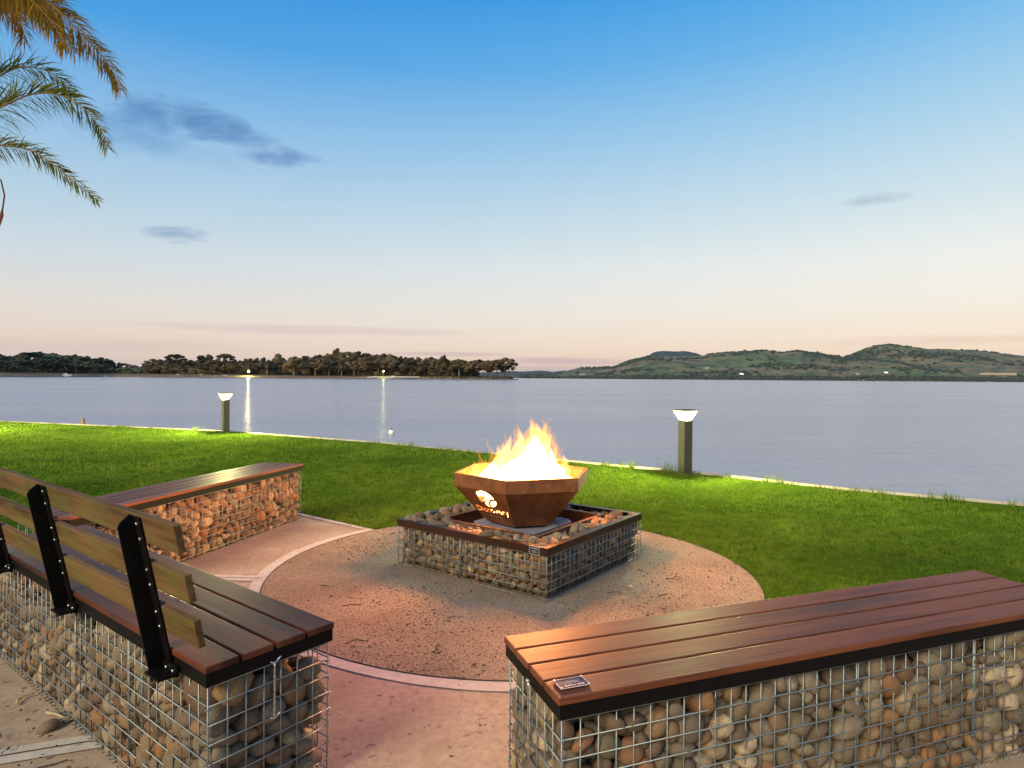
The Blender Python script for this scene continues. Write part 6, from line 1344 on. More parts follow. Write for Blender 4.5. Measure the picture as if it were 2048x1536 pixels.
# ================================================================== GABION BENCHES
def wire_panel(parent, p0, ux, length, h, z0=.006, cell=.05, doubles=(), over=.03, seed=0):
    """Welded wire panel: p0 corner, ux unit direction, standing."""
    g = MB(); r_ = random.Random(seed)
    nrm = Vector((ux.y, -ux.x, 0))
    nv = max(2, round(length / cell) + 1)
    for i in range(nv):
        s = length * i / (nv - 1)
        b_ = p0 + ux * s
        dx = r_.uniform(-.001, .001)
        g.tube([b_ + Vector((0, 0, z0)), b_ + ux * dx + Vector((0, 0, h + over))], .0022, 5)
        for d in doubles:
            if abs(s - d) < cell / 2:
                c_ = b_ + ux * .007
                g.tube([c_ + Vector((0, 0, z0)), c_ + Vector((0, 0, h + over * .6))], .0022, 5)
                for k in range(int(h / .075)):
                    zz = z0 + .03 + k * .075
                    path = [b_ + ux * .0035 + ux * (math.cos(t) * .0075) + nrm * (math.sin(t) * .006) + Vector((0, 0, zz + t * .0011)) for t in np.linspace(0, 2 * PI * 1.3, 12)]
                    g.tube(path, .0014, 4)
    nh = int((h - z0) / cell) + 1
    for j in range(nh):
        z = h - (nh - 1 - j) * cell
        sag = r_.uniform(-.001, .001)
        g.tube([p0 + nrm * .0035 + Vector((0, 0, z)), p0 + ux * (length / 2) + nrm * .0035 + Vector((0, 0, z + sag)), p0 + ux * length + nrm * .0035 + Vector((0, 0, z))], .0022, 5)
    o = g.build('wire_mesh_panel', M['zinc'], parent, True)
    return o

def corner_coil(parent, p, h, horizontal=None):
    g = MB()
    if horizontal is None:
        for k in range(int(h / .05)):
            zz = .02 + k * .05
            path = [p + Vector((math.cos(t) * .008, math.sin(t) * .008, zz + t * .0012)) for t in np.linspace(0, 2 * PI * 1.25, 14)]
            g.tube(path, .0016, 4)
    else:
        L_ = horizontal.length; u_ = horizontal.normalized(); nrm = Vector((u_.y, -u_.x, 0))
        turns = int(L_ / .03)
        path = [p + u_ * (L_ * t) + nrm * (math.cos(t * turns * 2 * PI) * .008) + Vector((0, 0, .010 + math.sin(t * turns * 2 * PI) * .008)) for t in np.linspace(0, 1, turns * 8)]
        g.tube(path, .0016, 4, False)
    g.build('coil_binder', M['zinc'], parent, True)

def wire_tie(parent, x, y, z0, z1, nrm):
    g = MB()
    u_ = Vector((-nrm.y, nrm.x, 0))
    b_ = Vector((x, y, 0)) + nrm * .007
    g.tube([b_ + Vector((0, 0, z)) + u_ * (.0025 * math.sin(k * 2.1)) for k, z in enumerate(np.linspace(z0, z1, 14))], .0022, 5)
    g.tube([b_ + Vector((0, 0, z)) + u_ * (.0025 * math.sin(k * 2.1 + PI)) for k, z in enumerate(np.linspace(z0, z1, 14))], .0018, 5)
    for z in (z0, z1):
        g.tube([b_ + u_ * -.012 + Vector((0, 0, z + .006)), b_ + Vector((0, 0, z)), b_ + u_ * .012 + Vector((0, 0, z + .008)), b_ + u_ * .016 + nrm * .006 + Vector((0, 0, z + .016))], .0026, 5)
    g.build('wire_tie', M['bolt'], parent, True)

def bench(label, loc, rz, L, W, top, flip=None, doubles=(), seed=0, xoff=0.0):
    root = empty('gabion_bench', label, 'bench', loc, rz, 'stone filled cage benches round the fire')
    T, F, m_ = .0185, .038, .015
    zb = top - T
    zf = zb - F
    gap = .009
    pw = (W - 3 * gap) / 4
    rr_ = random.Random(seed)
    for i in range(4):
        g = MB()
        e0, e1 = rr_.uniform(-.0015, .0015), rr_.uniform(-.0015, .0015)
        g.box((-L / 2 + e0, -pw / 2, -T / 2), (L / 2 + e1, pw / 2, T / 2), None, .0035)
        g.build('plank', M['plank'], root, False, (L / 2, pw / 2 + i * (pw + gap), zb + T / 2 + rr_.uniform(-.0008, .0008)))
        # screws
    g = MB(); t_ = .005; o_ = .004
    g.box((o_, o_, zf), (L - o_, o_ + t_, zb - .0005)); g.box((o_, W - o_ - t_, zf), (L - o_, W - o_, zb - .0005))
    g.box((o_, o_ + t_, zf), (o_ + t_, W - o_ - t_, zb - .0005)); g.box((L - o_ - t_, o_ + t_, zf), (L - o_, W - o_ - t_, zb - .0005))
    for xx in np.linspace(.02, L - .06, 5):
        g.box((xx, o_ + t_, zb - .006), (xx + .04, W - o_ - t_, zb - .0008))
    g.build('steel_frame', M['black_steel'], root)
    h = zf - .004
    wx, wy = Vector((1, 0, 0)), Vector((0, 1, 0))
    il, iw = L - 2 * m_, W - 2 * m_
    wire_panel(root, Vector((m_, m_, 0)), wx, il, h, doubles=doubles, seed=seed)
    wire_panel(root, Vector((L - m_, W - m_, 0)), -wx, il, h, doubles=doubles, seed=seed + 1)
    wire_panel(root, Vector((m_, W - m_, 0)), -wy, iw, h, cell=.052, seed=seed + 2)
    wire_panel(root, Vector((L - m_, m_, 0)), wy, iw, h, cell=.052, seed=seed + 3)
    for (cx_, cy_) in ((m_, m_), (L - m_, m_), (m_, W - m_), (L - m_, W - m_)):
        corner_coil(root, Vector((cx_, cy_, 0)), h)
    corner_coil(root, Vector((m_, m_, 0)), 0, wx * il)
    items = []
    for p_, q_, s_, k_ in BENCH_STONES:
        if flip:
            p2 = Vector((L - m_ - p_.x - .004, .37 - p_.y + m_, p_.z)); q2 = Quaternion((0, 0, 1), PI) @ q_
        else:
            p2 = Vector((p_.x + m_ + .004 + xoff, p_.y + m_, p_.z)); q2 = q_
        if m_ + .01 < p2.x < L - m_ - .01: items.append((p2, q2, s_, k_))
    endx = (L - m_) if flip or xoff else m_
    def score(p):
        return min(p.y - m_, abs(p.x - endx) + .006)
    lay_stones(items, root, score, 300, .062)
    return root, zf, zb

# bench on the right, near side
AC = .354166
bc, zf, zb = bench('long backless bench at bottom right with a small engraved plaque on its corner', (.1198, 1.5324, 0), AC, 2.05, .3955, .4867, False, (.53, .98, 1.47), 3)
wire_tie(bc, .007, .20, .28, .435, Vector((-1, 0, 0)))
# plaque
pg = MB(); pg.box((.020, .033, .4875), (.101, .082, .4905), None, .0008)
pl = pg.build('plaque', M['plaque'], bc)
pg = MB()
for (a_, b_) in (((.020, .033), (.101, .0345)), ((.020, .0805), (.101, .082)), ((.020, .0345), (.0215, .0805)), ((.0995, .0345), (.101, .0805))):
    pg.box((*a_, .4906), (*b_, .4916))
for (a_, b_) in ((.023, .036), (.098, .036), (.023, .079), (.098, .079)):
    pg.tube([(a_, b_, .489), (a_, b_, .4935)], .0032, 8)
for (x0_, x1_, y0_, y1_) in ((.036, .058, .044, .0485), (.061, .067, .044, .0485), (.071, .089, .044, .0485), (.040, .083, .056, .0572), (.044, .079, .061, .0622), (.050, .072, .066, .0672)):
    for t in np.arange(x0_, x1_ - .001, .0034):
        pg.box((t, y0_, .4905), (t + .0022, y1_, .4909))
pg.build('plaque_rim', M['silver'], pl)

# bench with the backrest, left
AA = R(141.988 - 180)
LA, WA = 2.05, .405
oa = Vector((-.7963, 1.6604, 0)); dirA = Vector((math.cos(R(141.988)), math.sin(R(141.988)), 0))
ba, zfa, zba = bench('bench at bottom left with a slatted backrest on black steel posts', tuple(oa + dirA * LA), AA, LA, WA, .4955, True, (LA - .53, LA - .98, LA - 1.47), 11)
wire_tie(ba, LA - .34, .008, .25, .43, Vector((0, -1, 0)))
wire_tie(ba, LA - .007, .2, .28, .44, Vector((1, 0, 0)))
# backrest: slats lean back (to -y); line from (y -.014, z .548) to (y -.082, z .882)
def back_pt(z, off=0):
    t = (z - .548) / .334
    return Vector((0, -.014 - .068 * t - off, z))
lean = math.atan2(.068, .334)
for zc_, dz in ((.587, 0), (.7115, .0), (.8445, .0)):
    c_ = back_pt(zc_)
    g = MB()
    g.box((-LA / 2, -.0005, -.0385), (LA / 2, .0185, .0385), Matrix.Rotation(lean, 4, 'X'), .003)
    o = g.build('backrest_slat', M['slat'], ba, False, (LA / 2 + random.uniform(-.002, .002), c_.y, c_.z))
for s_ in (.232, .99, 1.725):
    xw = LA - s_
    g = MB()
    Mx = Matrix.Translation((xw, back_pt(.548).y, .548)) @ Matrix.Rotation(lean, 4, 'X')
    # flat web standing out behind the slats, with a clipped top corner
    web = [(-.001, -.125), (-.001, .333), (-.012, .345), (-.040, .330), (-.048, .318), (-.052, -.135)]
    vsl = [Mx @ Vector((dx, yy, zz)) for dx in (0, .006) for yy, zz in web]
    nW = len(web)
    g.add(vsl, [tuple(range(nW)), tuple(range(2 * nW - 1, nW - 1, -1))] + [(i, nW + i, nW + (i + 1) % nW, (i + 1) % nW) for i in range(nW)])
    g.box((.0062, -.007, -.12), (.044, -.0012, .336), Mx)
    g.box((.0, -.055, -.03), (.085, .001, -.024), Matrix.Translation((xw, 0, zfa + .024)))
    g.box((.0, -.008, -.055), (.085, .0, -.0245), Matrix.Translation((xw, 0, zfa + .045)))
    po = g.build('backrest_post', M['black_steel'], ba)
    for zz in (.587, .7115, .8445):
        for dz in (-.022, .022):
            b_ = Mx @ Vector((.026, -.007, zz - .548 + dz))
            n_ = (Mx.to_3x3() @ Vector((0, -1, 0))).normalized()
            g = MB(); g.tube([b_, b_ + n_ * .004], .0045, 8); g.build('bolt', M['bolt'], po, True)
    for dx in (.03, .07):
        g = MB(); g.tube([(xw + dx, -.008, zfa + .006), (xw + dx, -.013, zfa + .006)], .005, 8); g.build('bolt', M['bolt'], po, True)

for (dx_, dy_) in ((-.60, .205), (-.53, .215), (-.36, .06)):
    r_ = random.Random(int(dx_ * 100)); g = MB()
    pts = [(math.cos(a) * .006 * r_.uniform(.6, 1.4), math.sin(a) * .0035 * r_.uniform(.6, 1.4)) for a in np.linspace(0, 5.5, 9)]
    g.prism(pts, 0, .0008); o = g.build('dried_spot', M['white'], ba, False, (LA + dx_, dy_, .4962)); o['label'] = 'dried white spot on the seat'
# far bench
AB = R(255.96 - 180)
LB = 2.25
dirB = Vector((math.cos(R(255.96)), math.sin(R(255.96)), 0))
ob = Vector((-1.8379, 5.6200, 0))
bb, _, _ = bench('backless bench beyond the backrest, standing against the lawn on the left', tuple(ob + dirB * LB), AB, LB, .385, .4885, False, (LB - .5, LB - 1.0, LB - 1.5), 23, LB - .03 - 2.105)

# ================================================================== FIRE PIT BASE
S, HP = 1.2065, .3093
base_root = empty('fire_pit_plinth', 'low square stone cage plinth with a rusty steel rim under the fire bowl', 'fire pit', tuple(PC), PANG)
fw, fd = .045, .045
g = MB()
for k in range(4):
    Mz = Matrix.Rotation(k * PI / 2, 4, 'Z')
    h_ = S / 2
    # mitred top flange + skirt
    for (pts, z0, z1) in (([(-h_, -h_), (h_, -h_), (h_ - fw, -h_ + fw), (-h_ + fw, -h_ + fw)], HP - .005, HP),
                          ([(-h_, -h_), (h_, -h_), (h_ - .005, -h_ + .005), (-h_ + .005, -h_ + .005)], HP - fd, HP - .0052)):
        g.prism(pts, z0, z1, Mz)
g.build('outer_rim', M['brown_steel'], base_root)
I2 = .395
g = MB()
for k in range(4):
    Mz = Matrix.Rotation(k * PI / 2, 4, 'Z')
    g.prism([(-I2 - .012, -I2 - .012), (I2 + .012, -I2 - .012), (I2 - .014, -I2 + .014), (-I2 + .014, -I2 + .014)], HP - .006, HP - .001, Mz)
    g.prism([(-I2, -I2), (I2, -I2), (I2 - .004, -I2 + .004), (-I2 + .004, -I2 + .004)], .01, HP - .0062, Mz)
g.build('inner_lining', M['rust'], base_root)
g = MB(); g.box((-I2 + .005, -I2 + .005, .170), (I2 - .005, I2 - .005, .176))
g.build('ash_tray', simple('dark_ash_plate', (.05, .035, .03), .8, .1, .3, 8), base_root)
g = MB(); g.prism([(-.27, -.27), (.20, -.27), (.27, -.20), (.27, .20), (.20, .27), (-.20, .27), (-.27, .20)], .1765, .272)
g.build('hearth_block', simple('grey_hearth_block', (.26, .23, .28), .7, 0, .25, 14), base_root)
ml = S / 2 - .006
h = HP - fd - .001
for k in range(4):
    u_ = Vector((math.cos(k * PI / 2), math.sin(k * PI / 2), 0)); v_ = Vector((-u_.y, u_.x, 0))
    wire_panel(base_root, -u_ * ml - v_ * ml, u_, 2 * ml, h, doubles=(.55,), over=.035, seed=40 + k)
    u2 = I2 + .006
    wire_panel(base_root, u_ * u2 - v_ * u2, -u_, 2 * u2, HP - .02, over=.005, seed=50 + k)
    corner_coil(base_root, -u_ * ml - v_ * ml, h)
off = 1.17 / 2
items = [(Vector((p_.x - off, p_.y - off, p_.z + .024)), q_, s_, k_) for p_, q_, s_, k_ in PIT_STONES]
items = [it for it in items if it[0].z < .312]
def pit_score(p):
    side_ = min(p.x + off, p.y + off)          # the two faces towards the camera
    return min(side_, max(0, .284 - p.z) * 1.3 + .0 if p.z > .2 else 9)
lay_stones(items, base_root, pit_score, 300, 5)
# plaque on the near left face
g = MB()
xf = -S / 2
g.box((xf - .003, -S / 2 + .050, HP - .046), (xf - .0005, -S / 2 + .118, HP + .002))
pq = g.build('plaque', M['plaque'], base_root)
g = MB()
y0_, y1_, z0_, z1_ = -S / 2 + .050, -S / 2 + .118, HP - .046, HP + .002
for (a_, b_, c_, d_) in ((y0_, y1_, z1_ - .0025, z1_), (y0_, y1_, z0_, z0_ + .0025), (y0_, y0_ + .0025, z0_, z1_), (y1_ - .0025, y1_, z0_, z1_)):
    g.box((xf - .0042, a_, c_), (xf - .0031, b_, d_))
for (zz, a_, b_, hh_) in ((z1_ - .015, .008, .060, .005), (z1_ - .025, .018, .048, .002), (z1_ - .031, .014, .052, .002), (z1_ - .037, .018, .046, .002)):
    for t in np.arange(a_, b_, .0052):
        g.box((xf - .0036, y0_ + t, zz), (xf - .0031, y0_ + t + .0036, zz + hh_))
for a_ in (y0_ + .001, y1_ - .001):
    for c_ in (z0_ + .012, z1_ - .002):
        g.tube([(xf - .002, a_, c_), (xf - .0065, a_, c_)], .003, 8)
g.build('plaque_rim', M['silver'], pq)

# ================================================================== FIRE BOWL
bowl = empty('fire_bowl', 'six sided rusty steel fire bowl with a logo and lettering cut through its front panel', 'fire bowl', (PC.x, PC.y, 0), 0)
RT, RB, ZT, ZM, ZB = .48, .25, .625, .54, .289
def hv(k, r_, z): a = R(16 + 60 * k); return Vector((r_ * math.cos(a), r_ * math.sin(a), z))
def face_frame(k):
    P0, P1, Q0, Q1 = hv(k, RT, ZM), hv(k + 1, RT, ZM), hv(k, RB, ZB), hv(k + 1, RB, ZB)
    e1 = (P1 - P0).normalized(); O = (P0 + P1) / 2
    up = (O - (Q0 + Q1) / 2).normalized()
    return Matrix((e1, up, e1.cross(up))).transposed().to_4x4(), O
TH = .005
def panel_mesh():
    slant = (( (RT - RB) * math.cos(R(30))) ** 2 + (ZM - ZB) ** 2) ** .5
    w0, w1 = RT / 2, RB / 2
    g = MB(); g.prism([(-w1, -slant), (w1, -slant), (w0, 0), (-w0, 0)], -TH, 0)
    return g.mesh('panel')
plain = panel_mesh(); plain.materials.append(M['rust'])
def cutter():
    me_all = bmesh.new()
    def loop(pts, sub=6):
        n_ = len(pts); out = []
        for i in range(n_):
            p0, p1, p2, p3 = [Vector(pts[(i + j) % n_]) for j in (-1, 0, 1, 2)]
            for s in range(sub):
                t = s / sub
                out.append(.5 * ((2 * p1) + (p2 - p0) * t + (2 * p0 - 5 * p1 + 4 * p2 - p3) * t * t + (3 * p1 - p0 - 3 * p2 + p3) * t ** 3))
        return [(q.x, q.y) for q in out]
    dome = loop([(-.058, -.050), (-.045, -.030), (-.004, -.012), (.035, -.008), (.068, -.022), (.088, -.047), (.092, -.072), (.060, -.082), (.037, -.088), (-.014, -.104), (-.050, -.122), (-.062, -.100)])
    cres = loop([(-.030, -.139), (-.020, -.118), (.004, -.103), (.046, -.092), (.022, -.108), (.006, -.127), (.002, -.142), (.004, -.160), (-.015, -.158)])
    blob = loop([(.097, -.088), (.092, -.108), (.072, -.131), (.045, -.150), (.021, -.158), (.016, -.142), (.024, -.122), (.045, -.104), (.070, -.092)])
    g = MB()
    for pts in (dome, cres, blob): g.prism(pts, -.02, .02)
    for i in range(8):
        if i in (2, 5): continue
        x_ = -.055 + i * .0155
        g.prism([(x_, -.252), (x_ + .008, -.252), (x_ + .008, -.244), (x_, -.244)], -.02, .02)
    me = g.mesh('cut'); me_all.from_mesh(me)
    cu = bpy.data.curves.new('txt', 'FONT'); cu.body = 'Discovery'; cu.size = .074; cu.extrude = .02; cu.align_x = 'CENTER'; cu.offset = .0019; cu.space_character = 1.04; cu.resolution_u = 3
    tmp = bpy.data.objects.new('tmp', cu); COL.objects.link(tmp)
    dg = bpy.context.evaluated_depsgraph_get()
    tm = bpy.data.meshes.new_from_object(tmp.evaluated_get(dg))
    xs = [v.co.x for v in tm.vertices]; k_ = .292 / (max(xs) - min(xs))
    tm.transform(Matrix.Translation((0, -.216, 0)) @ Matrix.Diagonal((k_, 1.0, 1, 1)))
    bpy.data.objects.remove(tmp)
    me_all.from_mesh(tm)
    bmesh.ops.remove_doubles(me_all, verts=me_all.verts, dist=.00001)
    bmesh.ops.recalc_face_normals(me_all, faces=me_all.faces)
    out = bpy.data.meshes.new('cutter'); me_all.to_mesh(out); me_all.free()
    return out
cutm = cutter()
po = bpy.data.objects.new('tmp_panel', panel_mesh()); COL.objects.link(po)
co = bpy.data.objects.new('tmp_cut', cutm); COL.objects.link(co)
mod = po.modifiers.new('b', 'BOOLEAN'); mod.operation = 'DIFFERENCE'; mod.solver = 'EXACT'; mod.object = co; mod.use_self = True
dg = bpy.context.evaluated_depsgraph_get()
logo_mesh = bpy.data.meshes.new_from_object(po.evaluated_get(dg))
logo_mesh.name = 'cut_panel'
bpy.data.objects.remove(po); bpy.data.objects.remove(co)
logo_mesh.materials.clear(); logo_mesh.materials.append(M['rust'])
for k in range(6):
    Mf, O = face_frame(k)
    o = link_mesh('side_panel', logo_mesh if k in (1, 3, 5) else plain, bowl)
    o.matrix_parent_inverse = Matrix()
    o.matrix_basis = Matrix.Translation(O) @ Mf
    if k == 3: o['label'] = 'front panel with the glowing logo and the word Discovery cut through'
    a, b_ = hv(k, RT, ZM), hv(k + 1, RT, ZM)
    g = MB()
    i0, i1 = a * 1, b_ * 1
    s_in = (RT - .0058) / RT
    q = [Vector((a.x, a.y, 0)), Vector((b_.x, b_.y, 0)), Vector((b_.x * s_in, b_.y * s_in, 0)), Vector((a.x * s_in, a.y * s_in, 0))]
    g.prism([(p.x, p.y) for p in q], ZM + .0005, ZT)
    s2 = (RT - .022) / RT
    q2 = [q[3], q[2], Vector((b_.x * s2, b_.y * s2, 0)), Vector((a.x * s2, a.y * s2, 0))]
    g.prism([(p.x, p.y) for p in q2], ZT - .006, ZT - .001)
    g.build('rim_band', M['rust'], bowl)
g = MB(); g.prism([tuple(hv(k, RB - .004, 0))[:2] for k in range(6)], ZB + .001, ZB + .007); g.build('floor_plate', M['rust'], bowl)
for k in range(3):
    a = R(106 + 120 * k)
    g = MB(); g.box((-.02, -.02, .2725), (.02, .02, ZB)); g.build('leg', M['rust'], bowl, False, (.12 * math.cos(a), .12 * math.sin(a), 0))

# ================================================================== FIRE
fire = empty('fire', 'tall bright orange fire burning in the six sided steel bowl', 'fire', (PC.x, PC.y, ZB + .008), 0)
zf0 = ZB + .008
# ember heap
bm = bmesh.new()
bmesh.ops.create_icosphere(bm, subdivisions=4, radius=1)
for v in bm.verts:
    p = v.co.copy()
    if p.z < 0:                       # tapering sides of the heap follow the bowl
        zz = .115 * (1 + p.z); rr_ = .185 + .085 * (1 + p.z)
    else:
        zz = .115 + p.z * .075; rr_ = .27
    h_ = math.hypot(p.x, p.y) or 1e-6
    k_ = rr_ * (1 if p.z < 0 and p.z > -.85 else h_ / (math.sqrt(1 - .85 ** 2) if p.z < 0 else 1)) / h_
    nz_ = .012 * noise.noise(p * 6) + .008 * noise.noise(p * 14)
    v.co = Vector((p.x * k_, p.y * k_, zz + (nz_ * 2 if p.z > 0 else 0) + .003))
me = bpy.data.meshes.new('embers'); bm.to_mesh(me); bm.free()
link_mesh('embers', me, fire, M['ember'])
charred = simple('charred_log', (.02, .014, .01), .9, 0, .3, 30, .6)
for (a, r0, z0, r1, z1, da, rad) in ((.3, .24, .16, .16, .24, 2.6, .030), (2.2, .25, .16, .12, .23, 2.9, .034), (4.1, .22, .15, .14, .26, 2.7, .028), (5.3, .20, .17, .2, .21, 2.2, .032)):
    p0 = Vector((r0 * math.cos(a), r0 * math.sin(a), z0)); p1 = Vector((r1 * math.cos(a + da), r1 * math.sin(a + da), z1))
    g = MB(); g.tube([p0.lerp(p1, t) + Vector((0, 0, .006 * math.sin(t * 9))) for t in np.linspace(0, 1, 8)], rad, 10)
    g.build('burning_log', charred, fire, True)

# flames: closed bodies of glowing gas. Defined facing the camera roughly, with real depth.
cdir = Vector((PC.x, PC.y, 0)).normalized(); cside = Vector((cdir.y, -cdir.x, 0))
def flame(name, mat, x0, y0, z0, x1, z1, w0, depth, bend=0.0, tip=.0, n=14, seed=0, belly=.3, dy=0.0):
    """tongue from (x0, z0) to (x1, z1) in metres right of / above the bowl centre."""
    r_ = random.Random(seed)
    g = MB(); rings = []
    K = 12
    for i in range(n + 1):
        t = i / n
        x_ = x0 + (x1 - x0) * t + bend * math.sin(PI * t) + (.030 * noise.noise(Vector((seed * 3.1, t * 3.5, 0))) + .014 * noise.noise(Vector((seed * 3.1, t * 9, 5)))) * t
        z_ = z0 + (z1 - z0) * t
        prof = (1 - t) ** .75 * (1 + belly * math.sin(PI * min(1, t * 1.6))) + tip * t * (1 - t)
        if i == n: prof = .02
        wv = w0 * max(prof, .02)
        wn = 1 + .55 * noise.noise(Vector((seed, t * 6, 7)))
        c_ = cside * x_ + cdir * (y0 + dy * t + .02 * noise.noise(Vector((seed * 1.7, 9, t * 4))))
        rings.append([c_ + cside * (math.cos(2 * PI * k / K) * wv * wn) + cdir * (math.sin(2 * PI * k / K) * wv * depth) + Vector((0, 0, z_ + .25 * wv * noise.noise(Vector((k * .9, t * 6, seed))))) for k in range(K)])
    vs = [p for q in rings for p in q]
    fs = [(i * K + k, i * K + (k + 1) % K, (i + 1) * K + (k + 1) % K, (i + 1) * K + k) for i in range(n) for k in range(K)]
    fs += [tuple(range(K - 1, -1, -1)), tuple(n * K + k for k in range(K))]
    g.add(vs, fs)
    o = g.build(name, M[mat], fire, True, (0, 0, -zf0))
    return o
B0 = .47
# hot body, wide and low, then the crest
flame('flame', 'flame_core', .03, -.02, B0, .07, .80, .26, .8, seed=1, n=12, belly=.1)
flame('flame', 'flame_core', .06, .0, B0, .08, .88, .17, .8, seed=2, n=12)
flame('flame', 'flame_core', -.17, -.03, B0, -.02, .74, .17, .9, seed=3, n=12)
flame('flame', 'flame_core', .16, -.03, B0, .17, .78, .12, .9, seed=4, n=12)
flame('flame', 'flame_core', -.22, -.10, B0 + .02, -.20, .70, .15, .9, seed=6, n=10)
flame('flame', 'flame_core', .24, -.08, B0 + .02, .22, .70, .13, .9, seed=7, n=10)
flame('flame', 'flame_core', .06, -.17, B0 + .04, .05, .71, .22, .55, seed=8, n=10)
flame('flame', 'flame_tongue', -.20, .0, .58, -.17, .80, .06, .8, .015, seed=81)
flame('flame', 'flame_tongue', -.33, .0, .54, -.35, .69, .04, .8, .0, seed=82)
flame('flame', 'flame_tongue', .27, .02, .58, .29, .74, .05, .8, .0, seed=83)
flame('flame', 'flame_core', -.02, -.14, B0 + .03, .0, .68, .22, .7, seed=5, n=10)
# tongues
for i, a in enumerate([
    (.03, .0, .66, -.03, .905, .060, -.015), (.03, .0, .66, -.022, .935, .045, -.022), (.10, .02, .70, .03, .975, .060, .020), (.10, .0, .70, .105, .960, .070, .0), (.12, .02, .72, .15, .955, .050, .012),
    (.15, .0, .60, .175, .895, .042, .0), (.19, -.03, .56, .190, .860, .030, .018), (.16, -.05, .60, .155, .84, .050, .02),
    (-.12, -.02, .60, -.075, .880, .060, -.022), (-.16, -.04, .56, -.12, .82, .07, -.02), (-.06, -.04, .58, -.05, .83, .08, .0), (.08, -.06, .6, .10, .90, .10, .0), (-.13, .0, .58, -.10, .80, .050, -.01), (-.08, .0, .62, -.03, .80, .045, .012), (-.20, .02, .56, -.185, .725, .040, .0),
    (-.24, .0, .55, -.25, .705, .030, .0), (-.30, .02, .54, -.315, .675, .028, -.005), (-.26, -.06, .55, -.275, .69, .03, .0), (.0, -.03, .66, .02, .86, .05, .01), (.06, -.02, .68, .055, .90, .045, -.006)]):
    flame('flame', 'flame_tongue', a[0], a[1], a[2], a[3], a[4], a[5], .8, a[6], seed=10 + i)
for i, a in enumerate([
    (.10, .03, .78, .0, 1.0, .035, .05), (.12, .03, .82, .22, 1.01, .03, -.03), (-.22, .03, .62, -.27, .86, .03, .03), (.26, .02, .62, .34, .84, .025, -.04), (-.28, .0, .60, -.33, .78, .03, .02), (.10, .03, .78, .02, 1.0, .055, .03), (.14, .03, .80, .13, .995, .05, .02), (.02, .03, .72, -.035, .96, .05, -.03), (.18, .02, .70, .21, .90, .05, .015), (.22, .0, .62, .25, .80, .05, .0),
    (-.10, .02, .66, -.12, .90, .04, -.02), (-.17, .03, .62, -.155, .84, .035, .0), (-.05, .0, .70, -.075, .86, .04, -.01), (.05, .05, .8, .075, .98, .07, .0), (.17, .03, .80, .185, .94, .03, .0)]):
    flame('flame', 'flame_wisp', a[0], a[1], a[2], a[3], a[4], a[5], .8, a[6], seed=40 + i)

def point(name, loc, e, col, rad, parent=None):
    d = bpy.data.lights.new(name, 'POINT'); d.energy = e; d.color = col; d.shadow_soft_size = rad
    o = bpy.data.objects.new(name, d); COL.objects.link(o); o.location = loc
    if parent: o.parent = parent
    return o
FIRE = (1, .38, .115)
point('fire_light', (.03, 0, .90 - zf0), 210, FIRE, .15, fire)
point('fire_light', (.0, 0, .68 - zf0), 330, FIRE, .10, fire)
point('fire_light', (.06, -.05, 1.03 - zf0), 110, FIRE, .12, fire)
point('fire_light', (-.12, -.05, .72 - zf0), 40, FIRE, .08, fire)

# ================================================================== BOLLARD LIGHTS
def bollard(x, y, hgt, ang, label, watt):
    root = empty('bollard_light', label, 'bollard light', (x, y, 0), ang, 'bollard lights along the lake wall')
    hh_ = .066; zt = hgt - .155
    g = MB(); g.box((-hh_, -hh_, .004), (hh_, hh_, zt), None, .004); g.build('post', M['green_steel'], root)
    g = MB(); g.box((-hh_ - .025, -hh_ - .025, 0), (hh_ + .025, hh_ + .025, .012)); g.build('base_plate', M['green_steel'], root)
    g = MB(); g.box((-hh_ - .005, -hh_ - .005, zt + .001), (hh_ + .005, hh_ + .005, zt + .016)); g.build('collar', M['green_steel'], root)
    r0, r1, z0, z1 = .052, .112, zt + .017, hgt - .010
    for k in range(4):
        Mz = Matrix.Rotation(k * PI / 2, 4, 'Z')
        g = MB(); vs = [Mz @ Vector(p) for p in ((-r0, -r0, z0), (r0, -r0, z0), (r1, -r1, z1), (-r1, -r1, z1))]
        inn = [p * Vector((1, 1, 1)).x for p in vs]
        inn = [Vector((p.x * .97, p.y * .97, p.z)) for p in vs]
        g.add(vs + inn, [(0, 1, 2, 3), (7, 6, 5, 4), (0, 4, 5, 1), (1, 5, 6, 2), (2, 6, 7, 3), (3, 7, 4, 0)])
        g.build('lamp_pane', M['lamp_glass'], root)
    g = MB(); g.tube([(0, 0, z0 + .004), (0, 0, z0 + .07)], .022, 12); g.build('bulb', M['bulb'], root, True)
    d_ = bpy.data.lights.new('bollard_lamp', 'POINT'); d_.energy = watt; d_.color = LAMP; d_.shadow_soft_size = .03
    l_ = bpy.data.objects.new('bollard_lamp', d_); COL.objects.link(l_); l_.parent = root; l_.location = (0, 0, z0 + .09)
    g = MB()
    for k in range(4):
        a = PI / 4 + k * PI / 2
        g.tube([(r0 * 1.46 * math.cos(a), r0 * 1.46 * math.sin(a), z0), (r1 * 1.43 * math.cos(a), r1 * 1.43 * math.sin(a), z1)], .0035, 5)
    g.build('lamp_frame', M['green_steel'], root)
    g = MB(); g.box((-.124, -.124, hgt - .0095), (.124, .124, hgt)); g.box((-.09, -.09, hgt + .0002), (.09, .09, hgt + .006)); g.build('lamp_cap', M['green_steel'], root)
bollard(2.316, 8.50, .852, R(24), 'lit bollard light right of the fire, nearer of the two along the water', 3200)
bollard(-6.33, 14.10, .870, R(42), 'lit bollard light on the left, farther of the two along the water', 5500)
bollard(-11.9, 13.7, .87, R(30), 'lit bollard light on the lawn beyond the left edge of the photo', 5500)

